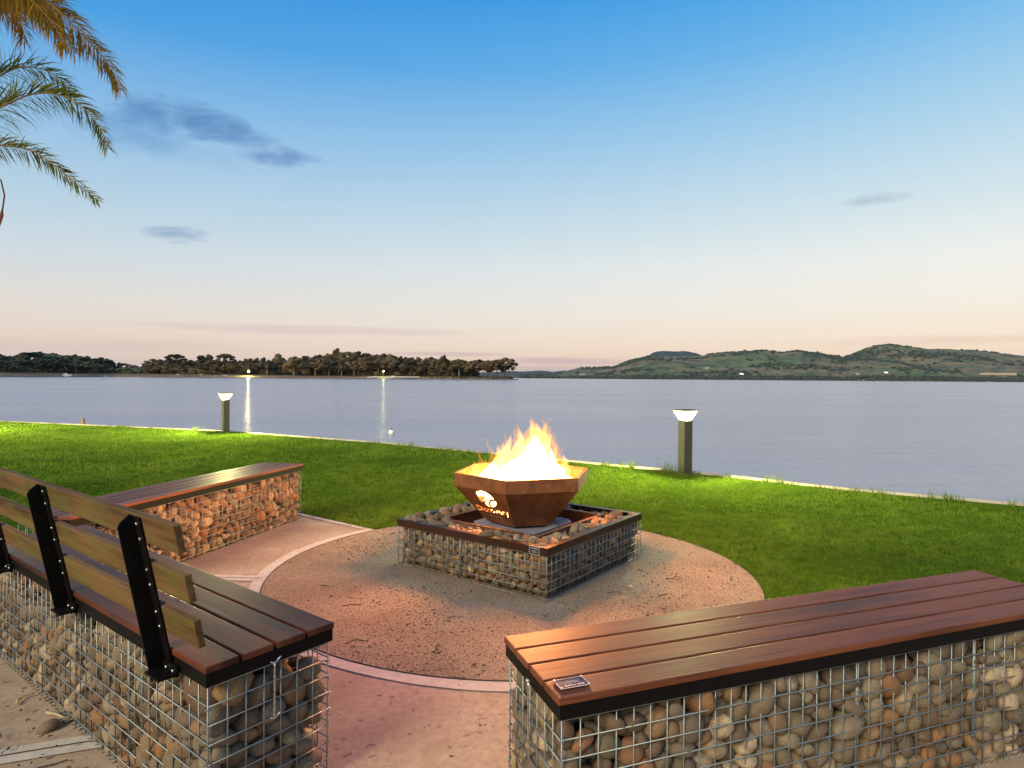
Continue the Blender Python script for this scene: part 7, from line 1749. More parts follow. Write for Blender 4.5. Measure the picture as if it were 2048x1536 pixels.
# ================================================================== PALM
palm = empty('palm_tree', 'palm tree whose drooping fronds hang into the top left of the sky', 'palm tree', (-6.0, 5.6, 0), 0)
g = MB(); path = [(0.05 * math.sin(t * 3), 0, t * 4.15) for t in np.linspace(0, 1, 24)]
g.tube(path, .2, 16, True, [.26 - .10 * min(1, t * 2.2) + .012 * math.sin(t * 120) for t in np.linspace(0, 1, 24)])
g.build('trunk', M['palm_bark'], palm, True)
def pw_(u, y, D):
    p = at(u, D, y); return Vector((p.x + 6.0, p.y - 5.6, p.z))
def spline(pts, n):
    out = []
    P = [pts[0]] + pts + [pts[-1]]
    m_ = len(pts) - 1
    for i in range(n + 1):
        s = i / n * m_; k = min(int(s), m_ - 1); t = s - k
        p0, p1, p2, p3 = P[k], P[k + 1], P[k + 2], P[k + 3]
        out.append(.5 * ((2 * p1) + (p2 - p0) * t + (2 * p0 - 5 * p1 + 4 * p2 - p3) * t * t + (3 * p1 - p0 - 3 * p2 + p3) * t ** 3))
    return out
def frond(ctrl, D, mat, leaf_len, droop, step, seed, r0=.012):
    rr_ = random.Random(seed)
    crown = Vector((0, 0, 4.12))
    pts = [crown] + [pw_(u, y, D + dd) for (u, y, dd) in ctrl]
    sp_ = spline(pts, 60)
    g = MB(); g.tube(sp_, r0, 6, True, [r0 * (1 - .85 * i / 60) for i in range(61)])
    ro = g.build('frond', M['palm_stem'], palm, True)
    L_ = [0]
    for a, b_ in zip(sp_, sp_[1:]): L_.append(L_[-1] + (b_ - a).length)
    tot = L_[-1]
    g = MB()
    s = tot * .18
    while s < tot:
        k = max(i for i in range(61) if L_[i] <= s); k = min(k, 59)
        t = (s - L_[k]) / max(1e-6, L_[k + 1] - L_[k]); p = sp_[k].lerp(sp_[k + 1], t)
        tan = (sp_[k + 1] - sp_[k]).normalized()
        f_ = s / tot
        ll = leaf_len * (1 - .72 * max(0, (f_ - .3) / .7) ** 1.3) * rr_.uniform(.7, 1.15)
        sidev = tan.cross(Vector((0, 0, 1))).normalized()
        upv = sidev.cross(tan).normalized()
        for sg in (-1, 1):
            vv = 1 if sg > 0 else -1
            d = (tan * rr_.uniform(.5, 1.0) + upv * vv * rr_.uniform(.45, 1.0) + sidev * rr_.uniform(-.6, .6)).normalized()
            q = [p]
            dd = d.copy(); nseg = 4
            for j in range(nseg):
                dd = (dd + Vector((0, 0, -droop * (j + 1) / nseg * rr_.uniform(.5, 1.2)))).normalized()
                q.append(q[-1] + dd * ll / nseg)
            wv = (tan.cross(d)).normalized() * .0062 * rr_.uniform(.6, 1.5)
            vs = []
            for j, c in enumerate(q):
                ww = wv * (1.0 if j < 3 else .7) * (1 - (j / nseg) ** 3) if j else wv * .4
                vs += [c - ww, c + ww]
            g.add(vs, [(2 * j, 2 * j + 1, 2 * j + 3, 2 * j + 2) for j in range(nseg)])
        s += step * rr_.uniform(.7, 1.3)
    g.build('leaflets', mat, ro)
PD = 5.6
frond([(-180, -30, 0), (0, -25, 0), (90, 5, -.1), (165, 75, -.1), (215, 130, -.1), (240, 182, -.1)], PD, M['palm_warm_lit'], .48, .5, .009, 1)
frond([(-180, -60, -.2), (-60, -40, -.3), (40, -10, -.4), (105, 50, -.4), (128, 100, -.4)], PD, M['palm_warm_lit'], .5, .75, .009, 2)
frond([(-150, 40, .2), (-60, 5, .2), (0, 5, .2), (40, 50, .2), (50, 90, .2)], PD, M['palm_warm_lit'], .5, .75, .010, 6)
frond([(-150, -10, .1), (-60, -30, .1), (20, -15, .1), (85, 30, .1), (150, 110, .1)], PD, M['palm_warm_lit'], .46, .7, .010, 7)
frond([(-150, -60, .35), (-20, -50, .35), (60, -20, .35), (120, 30, .35)], PD, M['palm_warm_lit'], .5, .9, .010, 8)
frond([(-150, 190, .3), (-40, 170, .3), (40, 138, .3), (105, 150, .3), (150, 195, .3)], PD, M['palm_green'], .42, .35, .012, 3)
frond([(-150, 290, 0), (-10, 222, 0), (70, 190, 0), (140, 200, 0), (195, 250, 0), (215, 300, 0)], PD, M['palm_green'], .44, .40, .010, 4)
frond([(-150, 330, -.1), (-60, 296, -.1), (10, 293, -.1), (70, 306, -.1), (130, 350, -.1), (196, 402, -.1)], PD, M['palm_green'], .32, .32, .011, 5, .014)
g = MB(); g.tube([Vector((0, 0, 4.0))] + [pw_(u, y, PD) for u, y in ((-60, 330), (-20, 345), (2, 362), (9, 392), (5, 420), (-2, 445))], .007, 6)
g.tube([pw_(u, y, PD) for u, y in ((5, 418), (3, 432), (-1, 446), (-3, 460))], .01, 6, True, [.006, .016, .014, .003])
g.build('bare_stalk', simple('dry_stalk', (.10, .035, .02), .7, 0, .2, 20), palm, True)

# ================================================================== FAR SHORE
def land(name, shore, back, mat, rise=1.6):
    """shore: list of (u, D); land rising gently from the water."""
    vs, fs = [], []
    rows = [(0, -1.2), (0.5, -.75), (3, .2), (8, 1.0), (25, 2.0), (60, 3.0), (back, 4.2)]
    us = []
    for (u0, d0), (u1, d1) in zip(shore, shore[1:]):
        kk = max(1, int(abs(u1 - u0) / 6))
        us += [(u0 + (u1 - u0) * i / kk, d0 + (d1 - d0) * i / kk) for i in range(kk)]
    us.append(shore[-1])
    for (u, D) in us:
        for r_, z in rows:
            p = at(u, D + r_)
            vs.append((p.x, p.y, z + .25 * noise.noise(Vector((u * .06, r_ * .1, 0))) * (r_ > 2)))
    nr = len(rows)
    for i in range(len(us) - 1):
        for j in range(nr - 1):
            fs.append((i * nr + j, (i + 1) * nr + j, (i + 1) * nr + j + 1, i * nr + j + 1))
    g = MB(); g.add(vs, fs)
    return tag(g.build(name, mat, None, True), kind='structure')
SHORE = [(-260, 400), (0, 445), (130, 520), (208, 575), (350, 585), (500, 615), (620, 640), (700, 650), (820, 640), (900, 620), (985, 625), (1010, 640), (1027, 655)]
def shoreD(u):
    for (a, da), (b_, db) in zip(SHORE, SHORE[1:]):
        if a <= u <= b_: return da + (db - da) * (u - a) / (b_ - a)
    return SHORE[-1][1]
land('far_shore', SHORE, 160, M['shore'])
# small rocks at the tip
g = MB()
for i in range(26):
    r_ = random.Random(i); p = at(1008 + i * 1.1 + r_.uniform(-3, 3), 650 + r_.uniform(-10, 3))
    bm = bmesh.new(); bmesh.ops.create_icosphere(bm, subdivisions=1, radius=r_.uniform(.4, 1.3))
    g.add([v.co * 1 + Vector((p.x, p.y, -.8)) + Vector((r_.uniform(-.2, .2), 0, 0)) for v in bm.verts], [tuple(v.index for v in f.verts) for f in bm.faces]); bm.free()
tag(g.build('shore_rocks', M['shore']), 'low dark rocks at the tip of the wooded point', 'rocks', kind='stuff')

def crown_mesh(kind, seed, mat):
    """kind: (list of clumps (x, z, r, flat)) in unit tree height. Each clump: lumpy core plus leaf faces."""
    r_ = random.Random(seed)
    vs, fs = [], []
    base_ = 0
    for (cx_, cz_, cr_, fl) in kind:
        cy_ = r_.uniform(-.16, .16)
        bm = bmesh.new(); bmesh.ops.create_icosphere(bm, subdivisions=2, radius=1)
        o_ = Vector((r_.uniform(0, 99), 0, 0))
        pts = []
        for v in bm.verts:
            d = v.co.normalized()
            k_ = .92 * (1 + .45 * noise.noise(d * 1.9 + o_) + .25 * noise.noise(d * 4.5 + o_))
            pts.append((cx_ + d.x * cr_ * k_, cy_ + d.y * cr_ * k_, cz_ + d.z * cr_ * fl * k_))
        tri = [tuple(v.index for v in f.verts) for f in bm.faces]
        bm.free()
        vs += pts; fs += [tuple(base_ + i for i in t) for t in tri]; base_ += len(pts)
        for _ in range(90):
            d = Vector((r_.gauss(0, 1), r_.gauss(0, 1), r_.gauss(0, 1))).normalized()
            rad = cr_ * r_.uniform(.75, 1.12)
            c = Vector((cx_ + d.x * rad, cy_ + d.y * rad, cz_ + d.z * rad * fl))
            s = r_.uniform(.010, .024)
            a = Vector((r_.gauss(0, 1), r_.gauss(0, 1), r_.gauss(0, .6))).normalized() * s
            b_ = Vector((r_.gauss(0, 1), r_.gauss(0, 1), r_.gauss(0, .6))).normalized() * s
            vs += [tuple(c - a), tuple(c + b_), tuple(c + a), tuple(c - b_)]
            fs.append((base_, base_ + 1, base_ + 2, base_ + 3)); base_ += 4
    me = bpy.data.meshes.new('crown')
    me.from_pydata(vs, [], fs); me.update()
    me.materials.append(mat)
    return me
KINDS = {
    'umbrella': [(-.26, .80, .13, .5), (-.10, .88, .16, .5), (.08, .90, .15, .5), (.24, .83, .14, .5), (.05, .78, .13, .5), (-.18, .70, .10, .5), (.33, .72, .09, .5)],
    'dense': [(-.22, .52, .19, .9), (.20, .50, .20, .9), (0, .62, .24, .9), (-.12, .80, .17, .8), (.13, .82, .16, .8), (0, .92, .10, .7), (-.30, .36, .12, .8), (.31, .35, .12, .8)],
    'loose': [(-.24, .58, .14, .8), (-.08, .72, .16, .8), (.12, .60, .15, .8), (.24, .76, .13, .8), (.02, .90, .12, .7), (-.20, .84, .10, .7), (.30, .52, .10, .8)],
    'round': [(0, .60, .27, .95), (-.18, .60, .18, .95), (.18, .62, .18, .95), (0, .84, .18, .8)],
    'ragged': [(-.05, .50, .20, 1), (.12, .66, .16, 1), (-.14, .74, .13, 1), (.05, .86, .13, .9), (.22, .48, .14, .9), (-.26, .48, .12, .9), (0, .96, .06, 1)],
    'spread': [(-.38, .62, .15, .6), (-.18, .74, .17, .6), (.04, .82, .17, .6), (.26, .76, .17, .6), (.44, .62, .14, .6), (.0, .58, .17, .6), (-.3, .44, .1, .6), (.35, .46, .1, .6)],
}
CROWN = {}
for i, (k, v) in enumerate(KINDS.items()):
    CROWN[k, 'gum'] = [crown_mesh(v, 10 * i + j, M['gum_leaf']) for j in range(2)]
    CROWN[k, 'wood'] = [crown_mesh(v, 10 * i + j + 5, M['wood_leaf']) for j in range(2)]
def trunk_mesh(seed, mat, fork=3, low=.42, lean_=0):
    r_ = random.Random(seed); g = MB()
    b_ = Vector((0, 0, -.05)); t_ = Vector((lean_ * .4, 0, low))
    g.tube([b_, b_.lerp(t_, .5) + Vector((r_.uniform(-.01, .01), 0, 0)), t_], .02, 6, True, [.024, .018, .015])
    for k in range(fork):
        a = r_.uniform(-.28, .28) if fork > 1 else 0
        e = Vector((a + lean_, r_.uniform(-.12, .12), r_.uniform(.62, .85)))
        g.tube([t_ - Vector((0, 0, .05 * k)), t_.lerp(e, .5) + Vector((a * .15, 0, .02)), e], .01, 5, True, [.013, .009, .004])
    me = g.mesh('trunk', True); me.materials.append(mat); return me
TRUNKS = {'pale': [trunk_mesh(s, M['bark_pale']) for s in (1, 2, 3)], 'dark': [trunk_mesh(s, M['bark_dark']) for s in (4, 5, 6)]}
tree_rng = random.Random(77)
def tree(u, ytop, kind, fam, tr, depth, label, group=None, wide=1.0, name='gum_tree', base_z=None):
    D = shoreD(u) + depth
    zb_ = float(np.interp(depth, [0, 3, 8, 25, 60, 160], [-.9, .1, .8, 1.8, 2.7, 4])) if base_z is None else base_z
    ztop = CAM_H + (horizon_y(u) - ytop) * D / FOCAL_PX
    hgt = max(3, ztop - zb_)
    p = at(u, D)
    root = empty(name, label, 'tree', (p.x, p.y, zb_), tree_rng.uniform(-.5, .5) + (PI if tree_rng.random() < .5 else 0), group)
    root.scale = (hgt * wide, hgt * wide, hgt)
    link_mesh('crown', tree_rng.choice(CROWN[kind, fam]), root)
    link_mesh('trunk', tree_rng.choice(TRUNKS[tr]), root)
    return root
def prof(pts, u):
    for (a, ya), (b_, yb) in zip(pts, pts[1:]):
        if a <= u <= b_: return ya + (yb - ya) * (u - a) / (b_ - a)
    return pts[-1][1]
LEFT = [(-60, 704), (0, 706), (20, 709), (50, 704), (75, 701), (100, 705), (125, 705), (150, 706), (180, 711), (210, 715), (230, 721), (262, 727), (290, 731), (300, 734)]
PEN = [(290, 722), (330, 714), (380, 717), (420, 714), (460, 716), (500, 716), (530, 714), (560, 718), (600, 712), (640, 706), (690, 701), (720, 702), (745, 706), (780, 706), (800, 711), (830, 714), (865, 713), (900, 718), (930, 719), (960, 722), (975, 724), (1000, 720)]
GA = 'grey green trees of the wood behind the left shore'
GB = 'tall trees at the back of the wooded point'
GC = 'trees in the middle of the wooded point'
LOOK = {'dense': 'dense', 'loose': 'open crowned', 'round': 'round headed', 'ragged': 'ragged topped', 'spread': 'wide crowned', 'umbrella': 'flat topped'}
ORD = ['first', 'second', 'third', 'fourth', 'fifth', 'sixth', 'seventh', 'eighth', 'ninth', 'tenth', 'eleventh', 'twelfth']
def place_word(u):
    for edge, phrase in ((20, 'at the left edge'), (75, 'left of the white boat'), (140, 'above the white boat'), (205, 'right of the white boat'), (292, 'above the lone spit bush'),
                    (380, 'left of the picnic tables'), (425, 'above the pale picnic table'), (475, 'above the red roofed shelter'), (520, 'behind the bright far lamp'),
                    (580, 'right of the bright far lamp'), (640, 'at the centre of the point'), (700, 'above the brown bank'), (742, 'left of the green lamp'), (800, 'behind the green lamp'),
                    (850, 'above the white jetty'), (905, 'right of the white jetty'), (9999, 'near the tip of the point')):
        if u < edge: return phrase
count = {}
def row_tree(u, y, kd, fam, depth, rowname, group, wide):
    key = (rowname, kd, place_word(u))
    k_ = count.get(key, 0); count[key] = k_ + 1
    tree(u, y, kd, fam, 'dark', depth, f"{LOOK[kd]} {rowname} {place_word(u)}, {ORD[k_]} such from the left", group, wide)
u = -40.0
while u < 292:
    row_tree(u, prof(LEFT, max(u, -59)) + tree_rng.uniform(0, 4), tree_rng.choice(['dense', 'loose', 'spread', 'umbrella', 'ragged']), 'wood', tree_rng.uniform(55, 110), 'skyline tree', GA, tree_rng.uniform(1.2, 1.6))
    u += tree_rng.uniform(9, 13)
u = -36.0
while u < 286:
    row_tree(u, prof(LEFT, max(u, -59)) + tree_rng.uniform(9, 17), tree_rng.choice(['dense', 'round', 'spread', 'loose']), 'wood', tree_rng.uniform(20, 45), 'lower front tree', 'front trees of the left wood', tree_rng.uniform(1.3, 1.8))
    u += tree_rng.uniform(12, 17)
u = 292.0
while u < 962:
    row_tree(u, prof(PEN, u) + tree_rng.uniform(0, 5), tree_rng.choice(['dense', 'loose', 'round', 'ragged', 'dense']), 'gum', tree_rng.uniform(55, 110), 'skyline gum tree', GB, tree_rng.uniform(1.1, 1.45))
    u += tree_rng.uniform(9, 14)
u = 296.0
while u < 955:
    row_tree(u, prof(PEN, u) + tree_rng.uniform(8, 16), tree_rng.choice(['dense', 'round', 'ragged', 'loose']), 'gum', tree_rng.uniform(28, 50), 'shorter gum tree', GC, tree_rng.uniform(1.2, 1.7))
    u += tree_rng.uniform(11, 16)
# trees one can point at
SINGLES = [
    (350, 707, 'umbrella', 'gum', 'dark', 60, 'flat topped gum tree rising just right of the gap between the two woods', 1.0),
    (308, 717, 'loose', 'gum', 'dark', 40, 'low open crowned gum tree at the left end of the wooded point', 1.2),
    (412, 708, 'dense', 'gum', 'dark', 70, 'dark round headed tree standing above the pale picnic table', .9),
    (452, 706, 'umbrella', 'gum', 'dark', 75, 'small tuft topped tree above the red roofed shelter', .9),
    (556, 706, 'round', 'gum', 'dark', 80, 'dark ball headed tree right of the bright far lamp', .75),
    (534, 722, 'round', 'gum', 'pale', 22, 'rounded gum tree with a short trunk just right of the bright far lamp', 1.2),
    (588, 712, 'dense', 'gum', 'pale', 16, 'broad gum tree with two pale trunks at the centre of the wooded shore', 1.1),
    (630, 721, 'spread', 'gum', 'pale', 12, 'gum tree with forked white trunks on the brown bank', .9),
    (658, 720, 'dense', 'gum', 'pale', 15, 'gum tree with a pale trunk right of the forked white trunks', .9),
    (683, 724, 'round', 'gum', 'pale', 10, 'small round gum tree with one straight pale trunk near the water', .9),
    (674, 697, 'ragged', 'gum', 'dark', 90, 'highest dark tree on the skyline of the wooded point', .9),
    (708, 724, 'loose', 'gum', 'pale', 14, 'thin gum tree with a faint pale trunk left of the green far lamp', .9),
    (748, 709, 'loose', 'gum', 'pale', 55, 'gum tree with a tall pale trunk above the green far lamp', .8),
    (822, 716, 'dense', 'gum', 'dark', 20, 'reddish brown dense tree above the white jetty', 1.0),
    (850, 722, 'dense', 'gum', 'dark', 18, 'reddish brown tree at the right end of the white jetty', 1.0),
    (886, 711, 'ragged', 'gum', 'dark', 60, 'dark twin headed tree on the skyline between jetty and tip', .9),
    (918, 717, 'loose', 'gum', 'pale', 25, 'orange brown gum tree with a slanting bare limb near the tip', 1.1),
    (942, 721, 'dense', 'gum', 'dark', 22, 'dark tree second before the last tall tree of the point', .9),
    (966, 722, 'spread', 'gum', 'dark', 14, 'wide low tree with sky showing under its crown next to the tip', .8),
    (984, 722, 'loose', 'gum', 'dark', 12, 'open tree touching the last tall tree of the point', .8),
    (1009, 711, 'spread', 'gum', 'dark', 6, 'last tall layered gum tree at the very tip of the point', .85),
    (958, 718, 'dense', 'gum', 'dark', 40, 'dense brown tree behind the wide low tree near the tip', 1.2),
    (976, 720, 'round', 'gum', 'dark', 34, 'round brown tree behind the open tree near the tip', 1.2),
    (994, 719, 'dense', 'gum', 'dark', 22, 'dense brown tree leaning against the last tall tree of the point', 1.1),
    (1018, 722, 'loose', 'gum', 'dark', 4, 'lower leafy tree leaning over the water at the tip of the point', .7),
]
for (u, yt, kd, fam, tr, dp, lab, wd) in SINGLES:
    tree(u, yt, kd, fam, tr, dp, lab, None, wd * 1.25)
# shrubs along the shore
SHR = [(249, 733, 2, .45, 'single narrow bush standing on the pale sand spit'), (369, 744, 3, 1.6, 'dark squat bush at the water edge below the left gums'), (424, 738, 10, 1.2, 'green bush left of the red roofed shelter')]
for (u, yt, dp, wd, lab) in SHR:
    t_ = tree(u, yt, 'round', 'gum', 'dark', dp, lab, None, wd, 'bush')
    t_['category'] = 'bush'
def scrub(name, u0, u1, n_, dmin, dmax, hmin, hmax, fam, label, seed):
    r_ = random.Random(seed); g = MB()
    for _ in range(n_):
        u = r_.uniform(u0, u1); D = shoreD(u) + r_.uniform(dmin, dmax); p = at(u, D); h_ = r_.uniform(hmin, hmax)
        bm = bmesh.new(); bmesh.ops.create_icosphere(bm, subdivisions=1, radius=1)
        o_ = Vector((r_.uniform(0, 99), 0, 0))
        g.add([Vector((p.x + v.co.x * h_ * 1.1, p.y + v.co.y * h_ * .7, .5 + min(dmin, 40) * .05 + v.co.z * h_ * .8 + h_ * .4)) * 1 + v.co * h_ * .4 * noise.noise(v.co * 2 + o_) for v in bm.verts], [tuple(v.index for v in f.verts) for f in bm.faces])
        bm.free()
    tag(g.build(name, M[fam]), label, 'undergrowth', kind='stuff')
scrub('undergrowth', 292, 950, 900, 40, 110, 3.5, 7.5, 'gum_leaf', 'dark undergrowth filling the wood behind the gum trunks', 3)
scrub('undergrowth', -60, 290, 500, 45, 120, 2.5, 6, 'wood_leaf', 'dark undergrowth below the wood left of the sand spit', 4)
scrub('shore_scrub', 860, 1022, 90, 3, 12, .6, 1.6, 'gum_leaf', 'low brown scrub along the bank near the tip of the point', 5)

# pale sand spit
vs = []; us = list(np.linspace(206, 480, 40))
g = MB()
for u in us:
    wob = 1 + .3 * noise.noise(Vector((u * .05, 0, 0)))
    a = at(u, shoreD(u) + .4); b_ = at(u, shoreD(u) + 1 + 7 * wob * min(1, (u - 200) / 40))
    vs += [(a.x, a.y, -.70), (b_.x, b_.y, .22)]
g.add(vs, [(2 * i, 2 * i + 2, 2 * i + 3, 2 * i + 1) for i in range(len(us) - 1)])
tag(g.build('sand_spit', simple('pale_sand', (.48, .38, .28), .95, 0, .2, .2), None, True), kind='structure')

# jetty
p = at(787, shoreD(787) - 4)
jet = empty('white_jetty', 'long low white jetty at the shore below the green far lamp', 'jetty', (p.x, p.y, -.85), 0)
g = MB(); g.box((-22, -1.2, 1.75), (26, 1.2, 2.35)); g.box((-26, -1.0, 1.2), (-22, 1.0, 1.8)); g.build('deck', M['white'], jet)
for k in range(8):
    g = MB(); g.tube([(-20 + k * 6.3, -.9, -.6), (-20 + k * 6.3, -.9, 1.745)], .16, 6); g.build('post', M['bark_dark'], jet)
g = MB(); g.box((-2, -.8, 2.36), (1, .8, 3.0), None, .1); g.build('locker', M['white'], jet)

def far_lamp(u, ylamp, D, e, label, col, bulb_r):
    p = at(u, D)
    zl = CAM_H + (horizon_y(u) - ylamp) * D / FOCAL_PX
    root = empty('lamp_post', label, 'lamp post', (p.x, p.y, .3), 0)
    g = MB(); g.tube([(0, 0, 0), (0, 0, zl - .3 - bulb_r - .05)], .07, 6); g.build('pole', M['bark_dark'], root)
    bm = bmesh.new(); bmesh.ops.create_icosphere(bm, subdivisions=2, radius=bulb_r)
    me = bpy.data.meshes.new('lamp_globe'); bm.to_mesh(me); bm.free()
    link_mesh('lamp_globe', me, root, mat_emit('lit_globe', col, 60), (0, 0, zl - .3))
    d = bpy.data.lights.new('lamp_glow', 'POINT'); d.energy = e; d.color = col; d.shadow_soft_size = .5
    o = bpy.data.objects.new('lamp_glow', d); COL.objects.link(o); o.parent = root; o.location = (0, -1.0, zl - .3)
far_lamp(497, 743, 622, 30000, 'tall lamp shining bright yellow on the far shore', (1, .86, .40), .9)
far_lamp(767, 742.5, 648, 6000, 'smaller greenish lamp shining above the white jetty', (.85, 1, .35), .55)

# cars, shelter, tables and a boat across the water
def car(u, D, body, label, rz=0.1):
    p = at(u, D)
    root = empty('parked_car', label, 'car', (p.x, p.y, .62), rz, 'cars parked by the shelter across the water')
    mt = simple('car_paint', body, .3, .2, .05, 3)
    g = MB(); side_ = [(-2.1, .35), (2.1, .35), (2.15, .8), (1.3, .95), (.8, 1.42), (-1.0, 1.45), (-1.7, .98), (-2.1, .9)]
    g.prism(side_, -.85, .85, Matrix.Rotation(PI / 2, 4, 'X')); g.build('body', mt, root)
    g = MB(); g.prism([(-1.45, .98), (1.15, .98), (.75, 1.34), (-.95, 1.36)], -.87, .87, Matrix.Rotation(PI / 2, 4, 'X')); g.build('window', M['car_glass'], root)
    for x_ in (-1.35, 1.35):
        for y_ in (-.8, .8):
            g = MB(); g.tube([(x_, y_ - .1, .32), (x_, y_ + .1, .32)], .32, 12); g.build('wheel', M['tyre'], root)
car(425, 618, (.05, .05, .06), 'dark car parked left of the shelter across the water')
car(432, 616, (.55, .56, .58), 'pale silver car parked before the red roofed shelter')
car(448, 617, (.6, .62, .64), 'white car parked right of the red roofed shelter')
p = at(436, 640)
sh = empty('picnic_shelter', 'small open shelter with a red hipped roof on the far shore', 'shelter', (p.x, p.y, .8), .1)
for x_ in (-3, 3):
    for y_ in (-2.2, 2.2):
        g = MB(); g.tube([(x_, y_, 0), (x_, y_, 2.4)], .12, 6); g.build('post', M['bark_dark'], sh)
g = MB(); g.add([(-3.8, -3, 2.4), (3.8, -3, 2.4), (3.8, 3, 2.4), (-3.8, 3, 2.4), (-1.2, 0, 4.1), (1.2, 0, 4.1)], [(0, 1, 5, 4), (1, 2, 5), (2, 3, 4, 5), (3, 0, 4), (3, 2, 1, 0)])
g.build('roof', simple('red_roof', (.42, .10, .06), .7, 0, .1, 1), sh)
def small_frame(u, D, label):
    p = at(u, D); root = empty('picnic_table', label, 'picnic table', (p.x, p.y, .6), 0)
    g = MB(); g.box((-1.3, -.5, 1.3), (1.3, .5, 1.55)); g.build('table_top', M['white'], root)
    for x_ in (-1.0, 1.0):
        g = MB(); g.box((x_ - .1, -.4, 0), (x_ + .1, .4, 1.29)); g.build('leg', M['white'], root)
small_frame(402, 615, 'pale picnic table on the bank between the bush and the shelter')
small_frame(356, 600, 'pale picnic table at the left end of the wooded point')
p = at(131, 521)
bt = empty('motor_boat', 'white motor boat drawn up on the left shore', 'boat', (p.x, p.y, -.55), .15)
g = MB()
hull = []
for (x_, w_, zb_, zt_) in ((-4.2, .9, .1, 1.2), (-2, 1.15, 0, 1.2), (1, 1.15, 0, 1.3), (3, .8, .2, 1.5), (4.6, .05, .9, 1.8)):
    hull += [(x_, -w_, zt_), (x_, -w_ * .5, zb_), (x_, w_ * .5, zb_), (x_, w_, zt_)]
g.add(hull, [(i * 4 + k, i * 4 + k + 1, (i + 1) * 4 + k + 1, (i + 1) * 4 + k) for i in range(4) for k in range(3)] + [(i * 4 + 3, i * 4, (i + 1) * 4, (i + 1) * 4 + 3) for i in range(4)] + [(0, 3, 2, 1)])
g.build('hull', M['white'], bt)
g = MB(); g.box((-1.2, -.8, 1.3), (1.4, .8, 2.5), None, .15); g.build('cabin', M['white'], bt)
g = MB(); g.box((-1.0, -.83, 1.85), (1.2, .83, 2.25)); g.build('window', M['car_glass'], bt)

# buoy and mooring stake
p = Vector((-4.47, 23.7, -.85))
by = empty('buoy', 'small white buoy with a dark cap floating before the lawn', 'buoy', tuple(p), 0)
bm = bmesh.new(); bmesh.ops.create_uvsphere(bm, u_segments=14, v_segments=10, radius=.11)
me = bpy.data.meshes.new('float'); bm.to_mesh(me); bm.free(); me.polygons.foreach_set('use_smooth', [True] * len(me.polygons))
link_mesh('float', me, by, M['white'], (0, 0, .05))
g = MB(); g.tube([(0, 0, .125), (0, 0, .18)], .05, 10); g.build('cap', M['tyre'], by, True)
g = MB(); g.box((-.035, -.035, -1.2), (.035, .035, .13), Matrix.Rotation(.02, 4, 'Y'), .004)
st = g.build('mooring_stake', M['bark_dark'], None, False, (-11.0, 16.35, 0))
tag(st, 'thin dark stake standing at the water edge far left', 'stake')

# ================================================================== HILLS
def hills(name, pts, D0, D1, mat, step=5, rows=34, rough=.16, seed=0, back=500, base=-1.0):
    us = np.arange(pts[0][0], pts[-1][0] + step, step)
    vs, fs = [], []
    tt = list(np.linspace(0, 1, rows)) + [1.25, 1.8]
    for u in us:
        yt = prof(pts, min(u, pts[-1][0]))
        dd0 = D0 if not callable(D0) else D0(u)
        for t in tt:
            D = dd0 + (D1 - dd0) * t
            ztop = CAM_H + (horizon_y(u) - yt) * D1 / FOCAL_PX
            p = at(u, D)
            if t <= 1:
                s = t ** .85
                spur = noise.noise(Vector((p.x * .0016 + seed, p.y * .0010, seed))) + .5 * noise.noise(Vector((p.x * .004, p.y * .003, seed)))
                fine = noise.noise(Vector((p.x * .012, p.y * .012, seed)))
                z = ztop * s * (1 + spur * rough * 6 * (1 - t) * min(1, t * 3)) + fine * 8 * t
            else:
                z = ztop * (1 - (t - 1) * 1.2)
            vs.append((p.x, p.y, max(base, z) if t > 0 else base))
    nr = len(tt)
    for i in range(len(us) - 1):
        for j in range(nr - 1):
            fs.append((i * nr + j, (i + 1) * nr + j, (i + 1) * nr + j + 1, i * nr + j + 1))
    me = bpy.data.meshes.new(name); me.from_pydata(vs, [], fs); me.update()
    me.polygons.foreach_set('use_smooth', [True] * len(me.polygons))
    o = link_mesh(name, me, None, mat)
    o['kind'] = 'structure'
    return o, vs, nr, us
HP_ = [(1040, 751.5), (1100, 750), (1128, 745), (1148, 737), (1165, 734.5), (1200, 735), (1225, 734), (1245, 728), (1265, 720), (1290, 713), (1310, 712), (1345, 713), (1380, 712), (1400, 712), (1415, 709), (1440, 705), (1460, 704), (1490, 702.5), (1500, 702), (1530, 701), (1545, 703), (1565, 706), (1590, 702), (1600, 702), (1630, 703), (1660, 709), (1685, 714), (1700, 708), (1725, 698), (1745, 692), (1770, 688.5), (1790, 689), (1815, 693), (1850, 697), (1900, 698), (1935, 700), (1960, 701), (1990, 705), (2015, 708), (2048, 712), (2150, 722), (2300, 735), (2420, 748)]
ho, hvs, hnr, hus = hills('lakeside_hills', HP_, 2900, 4000, M['hill'], 4, 40, .17, 3)
hills('wooded_summit', [(1270, 722), (1290, 714), (1305, 706), (1325, 701), (1345, 702), (1375, 703), (1390, 706), (1405, 712), (1430, 725)], 4100, 4700, M['hill_dark'], 3, 14, .08, 8)
hills('far_range', [(900, 747), (980, 744), (1020, 742), (1040, 743), (1060, 742), (1085, 741), (1105, 743.5), (1130, 741), (1160, 741), (1200, 743), (1260, 748)], 8000, 9500, M['range'], 6, 8, .03, 5)
